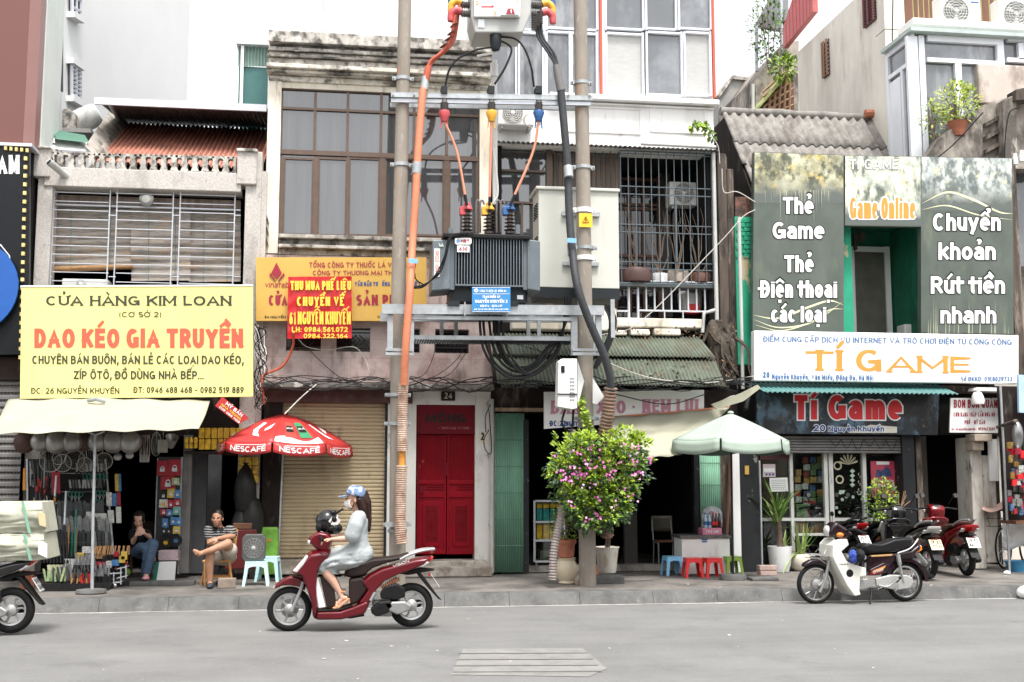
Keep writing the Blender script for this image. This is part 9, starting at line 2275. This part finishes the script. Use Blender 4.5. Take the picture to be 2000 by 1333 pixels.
# dress: torso, sleeves, skirt to below the knee
mb=MB()
def ringE(c,a,b,d):
 d=V(d).normalized();y=V((0,1,0));q=d.cross(y).normalized()
 return[c+y*a*math.cos(t)+q*b*math.sin(t)for t in[2*math.pi*k/24 for k in range(24)]]
secs=[(rp(768,292),.07,.05),(rp(768,315),.165,.07),(rp(765,350),.195,.105),(rp(755,420),.185,.128),(rp(756,470),.165,.118),(rp(764,530),.155,.105),(rp(768,575),.165,.115),(rp(765,620),.185,.15)]
mb.loft([ringE(c,a,b,(0,0,1))for c,a,b in secs])
for s in(-1,1):limb(mb,[rp(765,335,s*.15),rp(735,400,s*.20),rp(712,470,s*.215)],[.085,.088,.085])
for s in(-1,1):mb.ell(rp(700,420,s*.07),(.055,.06,.06),12,8)
for a,b,c,d,w in((715,470,800,545,-.125),(735,525,815,570,-.13),(775,345,760,480,-.165),(800,330,795,470,-.12),(700,385,735,470,-.235)):limb(mb,[rp(a,b,w),rp((a+c)/2,(b+d)/2+6,w-.012),rp(c,d,w)],[.008,.020,.008],8)
DR=fuse(mb,'dress',m_dress,RD,.009,4,.035)
mb=MB()
secs=[(rp(800,610),.17,.10,(1,0,0)),(rp(770,640),.20,.155,(1,0,-.1)),(rp(690,660),.20,.15,(1,0,.2)),(rp(600,680),.19,.13,(1,0,.25)),(rp(520,705),.175,.115,(1,0,.5)),(rp(478,735),.17,.11,(.8,0,.8)),(rp(475,765),.165,.105,(.3,0,1)),(rp(500,778),.16,.10,(-.2,0,1))]
mb.loft([ringE(c,a,b,d)for c,a,b,d in secs]);mb.ell(rp(775,640),(.15,.19,.14),16,10)
mb.loft([ringE(c,a,b,d)for c,a,b,d in[(rp(590,700),.17,.10,(1,0,.3)),(rp(530,735),.165,.10,(.7,0,.7)),(rp(540,772),.155,.09,(.2,0,1)),(rp(570,800),.14,.06,(0,0,1))]])
for a,b,c,d in((805,600,600,640),(815,640,560,680),(800,690,600,712),(690,640,480,700),(640,690,490,745),(560,650,462,728)):limb(mb,[rp(a,b,-.155),rp((a+c)/2,(b+d)/2,-.185),rp(c,d,-.158)],[.008,.022,.010],8)
fuse(mb,'skirt',m_dress,RD,.009,4,.03)
# hair, cap, mask, sandals, bag strap
mb=MB()
limb(mb,[rp(775,150),rp(800,220),rp(818,300),rp(835,380),rp(852,445)],[.085,.088,.075,.05,.018]);limb(mb,[rp(760,190,-.07),rp(790,260,-.06),rp(812,340,-.05)],[.045,.05,.035]);mb.ell(rp(752,160),(.10,.092,.10),16,10)
for k in range(7):limb(mb,[rp(812,300,-.05+k*.016),rp(838+4*(k%3),390,-.05+k*.017),rp(855+7*(k%3-1),440+8*(k%2),-.05+k*.017)],[.02,.014,.005],6)
fuse(mb,'hair',m_hairbr,RD,.008,1,.03)
m_denim=mat('denim_cap',(.115,.175,.30),.8,var=.5,vs=14,stains=[((.55,.60,.68),.56,.62,16,1,.85)])
mb=MB();cc=rp(738,148);mb.lathe([(.112,-.012),(.114,.01),(.108,.045),(.088,.078),(.055,.098),(.001,.104)],cc,26,Matrix.Rotation(R(10),3,'Y'),caps=False);CP=mb.build('cap',m_denim,RD,solid=.006)
mb=MB();mb.grid(lambda i,j:cc+V((-.095-.105*j*math.cos((i-.5)*1.5),.085*math.sin((i-.5)*3.0)*(1-.1*j),-.005-.012*j-.02*abs(i-.5))),14,6);mb.build('brim',m_denim,CP,solid=.006)
mb=MB();mb.grid(lambda i,j:at((i-.5)*.135,.108-.05*abs(i-.5)*2.2-.025*(abs(j-.45)*2)**2,.000-.095*j),12,8);MK_=mb.build('face_mask',m_whitesign,RD,solid=.004)
mb=MB()
for s in(-1,1):mb.tube([at(s*.062,.06,-.01),at(s*.078,-.015,.005)],.003,5);mb.tube([at(s*.06,.055,-.075),at(s*.078,-.015,-.03)],.003,5)
mb.each('ear_loop',m_inkorange,MK_)
mb=MB();mb.tube([at(-.08,.0,-.03),at(-.055,.02,-.09),at(0,.04,-.118),at(.055,.02,-.09),at(.08,0,-.03)],.005,5);mb.build('chin_strap',m_hblack,CP)
m_sandal=mat('tan_sandal',(.56,.30,.17),.5,var=.08)
for s in(-1,1):
 mb=MB();mb.prism([rp(x,y,s*.10-.035)for x,y in((560,1062),(600,1050),(650,1008),(690,985),(700,990),(660,1030),(610,1070),(565,1072))],(0,.07,0));mb.prism([rp(x,y,s*.10-.025)for x,y in((672,990),(708,985),(722,1025),(685,1030))],(0,.05,0));S_=mb.build('sandal',m_sandal,RD,bevel=.006)
 mb=MB();mb.tube([rp(600,1060,s*.10-.036),rp(592,1018,s*.10),rp(600,1060,s*.10+.036)],.011,6);mb.tube([rp(640,925+8,s*.10)+V((.035*math.cos(a),.036*math.sin(a),0))for a in[k*.7854 for k in range(8)]],.006,5,close=True);mb.build('strap',m_sandal,S_)
solo(MB().loft([[rp(x+dx,y+dy,w)for dx,dy in((-35,-20),(35,-25),(40,25),(-30,30))]for x,y,w in((595,590,-.04),(595,590,.10))]),'handbag',mat('tan_bag',(.50,.42,.33),.6,var=.1),'tan bag on the lap of the scooter rider','bag',bevel=.02)
# ---- seated woman in the knife shop
sw=lambda u,v,y=0.:P(u,v,18.0+y)
SWm=thing('person','woman in a black top and patterned blue trousers sitting in the knife shop','person',sw(272,1132))
mb=MB()
hc=sw(271,1016,.02);at,M_=head(mb,hc,(.02,-1,-.30),(0,-.25,1),1.0)
limb(mb,[sw(272,1024,.05),sw(273,1034,.07)],[.045,.05])
limb(mb,[sw(273,1044,.07),sw(276,1056,.08),sw(278,1070,.08)],[.10,.105,.13])
for sgn,sh,el,wr in((-1,sw(259,1041,.05),sw(260,1060,-.08),sw(266,1046,-.22)),(1,sw(288,1042,.05),sw(292,1050,-.06),sw(281,1042,-.22))):
 limb(mb,[sh,sh.lerp(el,.5),el],[.042,.038,.033]);limb(mb,[el,el.lerp(wr,.5),wr],[.034,.030,.022])
 hand(mb,wr,V((sgn*-.55,-.1,.75)),V((sgn*.3,-.9,.1)),.95,.9,thumb=-sgn)
BW=fuse(mb,'body',m_skinA,SWm,.007,3);face(SWm,BW,at,M_,1.0,closed=True,lips=mat('lip_red',(.40,.05,.05),.5))
mb=MB();secs=[(sw(273,1036,.07),.09,.06),(sw(273,1040,.07),.17,.09),(sw(274,1050,.07),.165,.115),(sw(276,1062,.08),.155,.12),(sw(278,1074,.08),.175,.15)]
mb.loft([[c+V((a*math.cos(t),b*math.sin(t),0))for t in[2*math.pi*k/20 for k in range(20)]]for c,a,b in secs])
for p_,q_ in((sw(259,1041,.05),sw(258,1052,-.01)),(sw(288,1042,.05),sw(291,1050,-.02))):limb(mb,[p_,q_],[.062,.056])
fuse(mb,'top',m_top,SWm,.009,3,.02)
mb=MB();hip,kn=sw(277,1076,.06),sw(283,1068,-.40)
limb(mb,[sw(285,1076,.05),sw(296,1063,-.25),sw(300,1064,-.42)],[.10,.082,.068]);limb(mb,[sw(300,1064,-.42),sw(293,1092,-.44),sw(286,1118,-.42)],[.066,.062,.066])
limb(mb,[sw(270,1077,.05),sw(276,1070,-.2),sw(288,1072,-.36)],[.10,.085,.07]);limb(mb,[sw(288,1072,-.36),sw(286,1098,-.32),sw(283,1122,-.30)],[.066,.06,.062]);mb.ell(sw(278,1077,.06),(.18,.15,.12),14,9)
fuse(mb,'trousers',m_jeans,SWm,.009,3,.03)
mb=MB();limb(mb,[sw(285,1122,-.42),sw(285,1126,-.47),sw(284,1130,-.56)],[.036,.038,.03]);limb(mb,[sw(284,1126,-.30),sw(283,1131,-.36)],[.036,.034]);fuse(mb,'feet',m_skinA,SWm,.007,2)
mb=MB();c_=sw(284.5,1131,-.52);mb.ell(c_+V((0,0,.01)),(.052,.11,.035),14,8);mb.build('slipper',mat('pink_slipper',(.66,.30,.34),.5),SWm)
mb=MB();c_=sw(283,1133,-.36);mb.ell(c_+V((0,0,.02)),(.048,.10,.03),14,8);mb.build('slipper',mat('pink_slipper',(.66,.30,.34),.5),SWm)
mb=MB();mb.ell(at(0,-.035,.04),(.088,.088,.092),16,10);
for s in(-1,1):mb.ell(at(s*.062,-.005,.03),(.03,.06,.07),12,8)
mb.ell(at(0,-.10,-.02),(.06,.05,.06),12,8);mb.ell(at(0,.035,.095),(.06,.045,.025),12,8);fuse(mb,'hair',m_hair,SWm,.008,2)
# ---- seated man
sm=lambda x,y,d=0.:P(x/2.963,750+y/2.963,17.25+d)
MN=thing('person','man in a striped polo shirt and beige shorts sitting cross-legged on the low chair','person',sm(1270,1180))
mb=MB();hc=sm(1258,778,-.02);at,M_=head(mb,hc,(-.12,-1,.02),(0,.0,1),1.02)
limb(mb,[sm(1260,805,.03),sm(1264,832,.05)],[.056,.062])
limb(mb,[sm(1268,870,.07),sm(1275,920,.08),sm(1285,985,.10)],[.125,.13,.14])
shL,elL,wrL=sm(1207,850,.04),sm(1213,918,-.06),sm(1272,925,-.26)
shR,elR,wrR=sm(1328,848,.04),sm(1348,880,-.10),sm(1262,896,-.30)
limb(mb,[shL,shL.lerp(elL,.5),elL],[.055,.05,.042]);limb(mb,[elL,elL.lerp(wrL,.5),wrL],[.043,.038,.027]);hand(mb,wrL,(.8,-.35,-.35),(.3,-.6,.7),1.08,.55,thumb=1)
limb(mb,[shR,shR.lerp(elR,.5),elR],[.055,.05,.042]);limb(mb,[elR,elR.lerp(wrR,.5),wrR],[.043,.038,.027]);hand(mb,wrR,(-.9,-.25,-.2),(-.2,-.7,.7),1.08,.55,thumb=-1)
# standing leg
limb(mb,[sm(1262,1005,.05),sm(1238,985,-.20),sm(1216,985,-.40)],[.095,.085,.066]);limb(mb,[sm(1216,985,-.40),sm(1212,1050,-.39),sm(1214,1100,-.37),sm(1215,1152,-.36)],[.062,.060,.048,.036])
limb(mb,[sm(1215,1152,-.36),sm(1216,1163,-.40),sm(1216,1168,-.50)],[.036,.036,.028])
# crossed leg: ankle over the other knee
limb(mb,[sm(1312,1000,.05),sm(1325,960,-.20),sm(1318,925,-.36)],[.095,.085,.068]);limb(mb,[sm(1318,925,-.36),sm(1265,945,-.46),sm(1215,965,-.50),sm(1172,978,-.50)],[.064,.056,.045,.035])
limb(mb,[sm(1172,978,-.50),sm(1155,985,-.52),sm(1135,972,-.54),sm(1124,966,-.55)],[.036,.038,.032,.024])
for k in range(5):limb(mb,[sm(1128+k*4,968-k*2+k*5,-.55),sm(1119+k*3.5,964+k*6.5,-.56)],[.011,.009],6)
BM=fuse(mb,'body',m_skinB,MN,.007,3);face(MN,BM,at,M_,1.02)
m_polo=mat('striped_polo',(.02,.02,.022),.85,var=.1)
def stripes(m):
 t=m.node_tree;b=t.nodes['Principled BSDF'];g_=t.nodes.new('ShaderNodeNewGeometry');w=t.nodes.new('ShaderNodeTexWave');w.bands_direction='Z';w.inputs['Scale'].default_value=9;w.inputs['Distortion'].default_value=3.5;w.inputs['Detail'].default_value=2
 r=t.nodes.new('ShaderNodeValToRGB');r.color_ramp.elements[0].position=.58;r.color_ramp.elements[1].position=.70;r.color_ramp.elements[0].color=(.014,.014,.016,1);r.color_ramp.elements[1].color=(.22,.22,.215,1)
 t.links.new(g_.outputs['Position'],w.inputs['Vector']);t.links.new(w.outputs['Fac'],r.inputs[0]);t.links.new(r.outputs[0],b.inputs['Base Color'])
stripes(m_polo)
mb=MB();secs=[(sm(1264,832,.05),.075,.065),(sm(1266,842,.05),.18,.10),(sm(1268,870,.06),.205,.135),(sm(1273,930,.07),.195,.15),(sm(1280,985,.09),.20,.165)]
mb.loft([[c+V((a*math.cos(t),b*math.sin(t),0))for t in[2*math.pi*k/20 for k in range(20)]]for c,a,b in secs])
limb(mb,[shL,shL.lerp(elL,.62)],[.075,.07]);limb(mb,[shR,shR.lerp(elR,.75)],[.075,.07]);fuse(mb,'polo_shirt',m_polo,MN,.009,3,.03)
mb=MB();limb(mb,[sm(1268,1000,.06),sm(1240,990,-.16),sm(1226,992,-.30)],[.125,.11,.095]);limb(mb,[sm(1310,1000,.06),sm(1328,975,-.14),sm(1332,962,-.22)],[.125,.115,.105]);mb.ell(sm(1290,1005,.08),(.20,.17,.12),14,9)
fuse(mb,'shorts',m_shorts,MN,.009,3,.035)
mb=MB();mb.ell(at(0,-.022,.055),(.080,.094,.076),16,10)
for s in(-1,1):mb.ell(at(s*.064,-.02,.03),(.020,.055,.05),10,8)
mb.ell(at(0,-.07,.0),(.06,.05,.06),12,8);fuse(mb,'hair',m_hair,MN,.008,2)
mb=MB()
for s in(-1,1):mb.prism([sm(1264,832,-.03),sm(1264+s*26,828,.0),sm(1264+s*30,842,-.06),sm(1264+s*12,856,-.085)],(0,.012,0))
mb.each('collar',m_top,MN)
m_shoe=mat('navy_slipper',(.03,.035,.05),.7,var=.2)
mb=MB();c_=sm(1216,1172,-.46);c_.z=SW+.035;mb.ell(c_,(.05,.125,.042),14,8);mb.build('slipper',m_shoe,MN)
mb=MB();c_=SWP(428,1143);mb.ell(c_+V((0,0,.035)),(.05,.12,.035),14,8);solo(mb,'slipper',m_shoe,'empty navy slipper on the pavement beside the seated man','slipper')
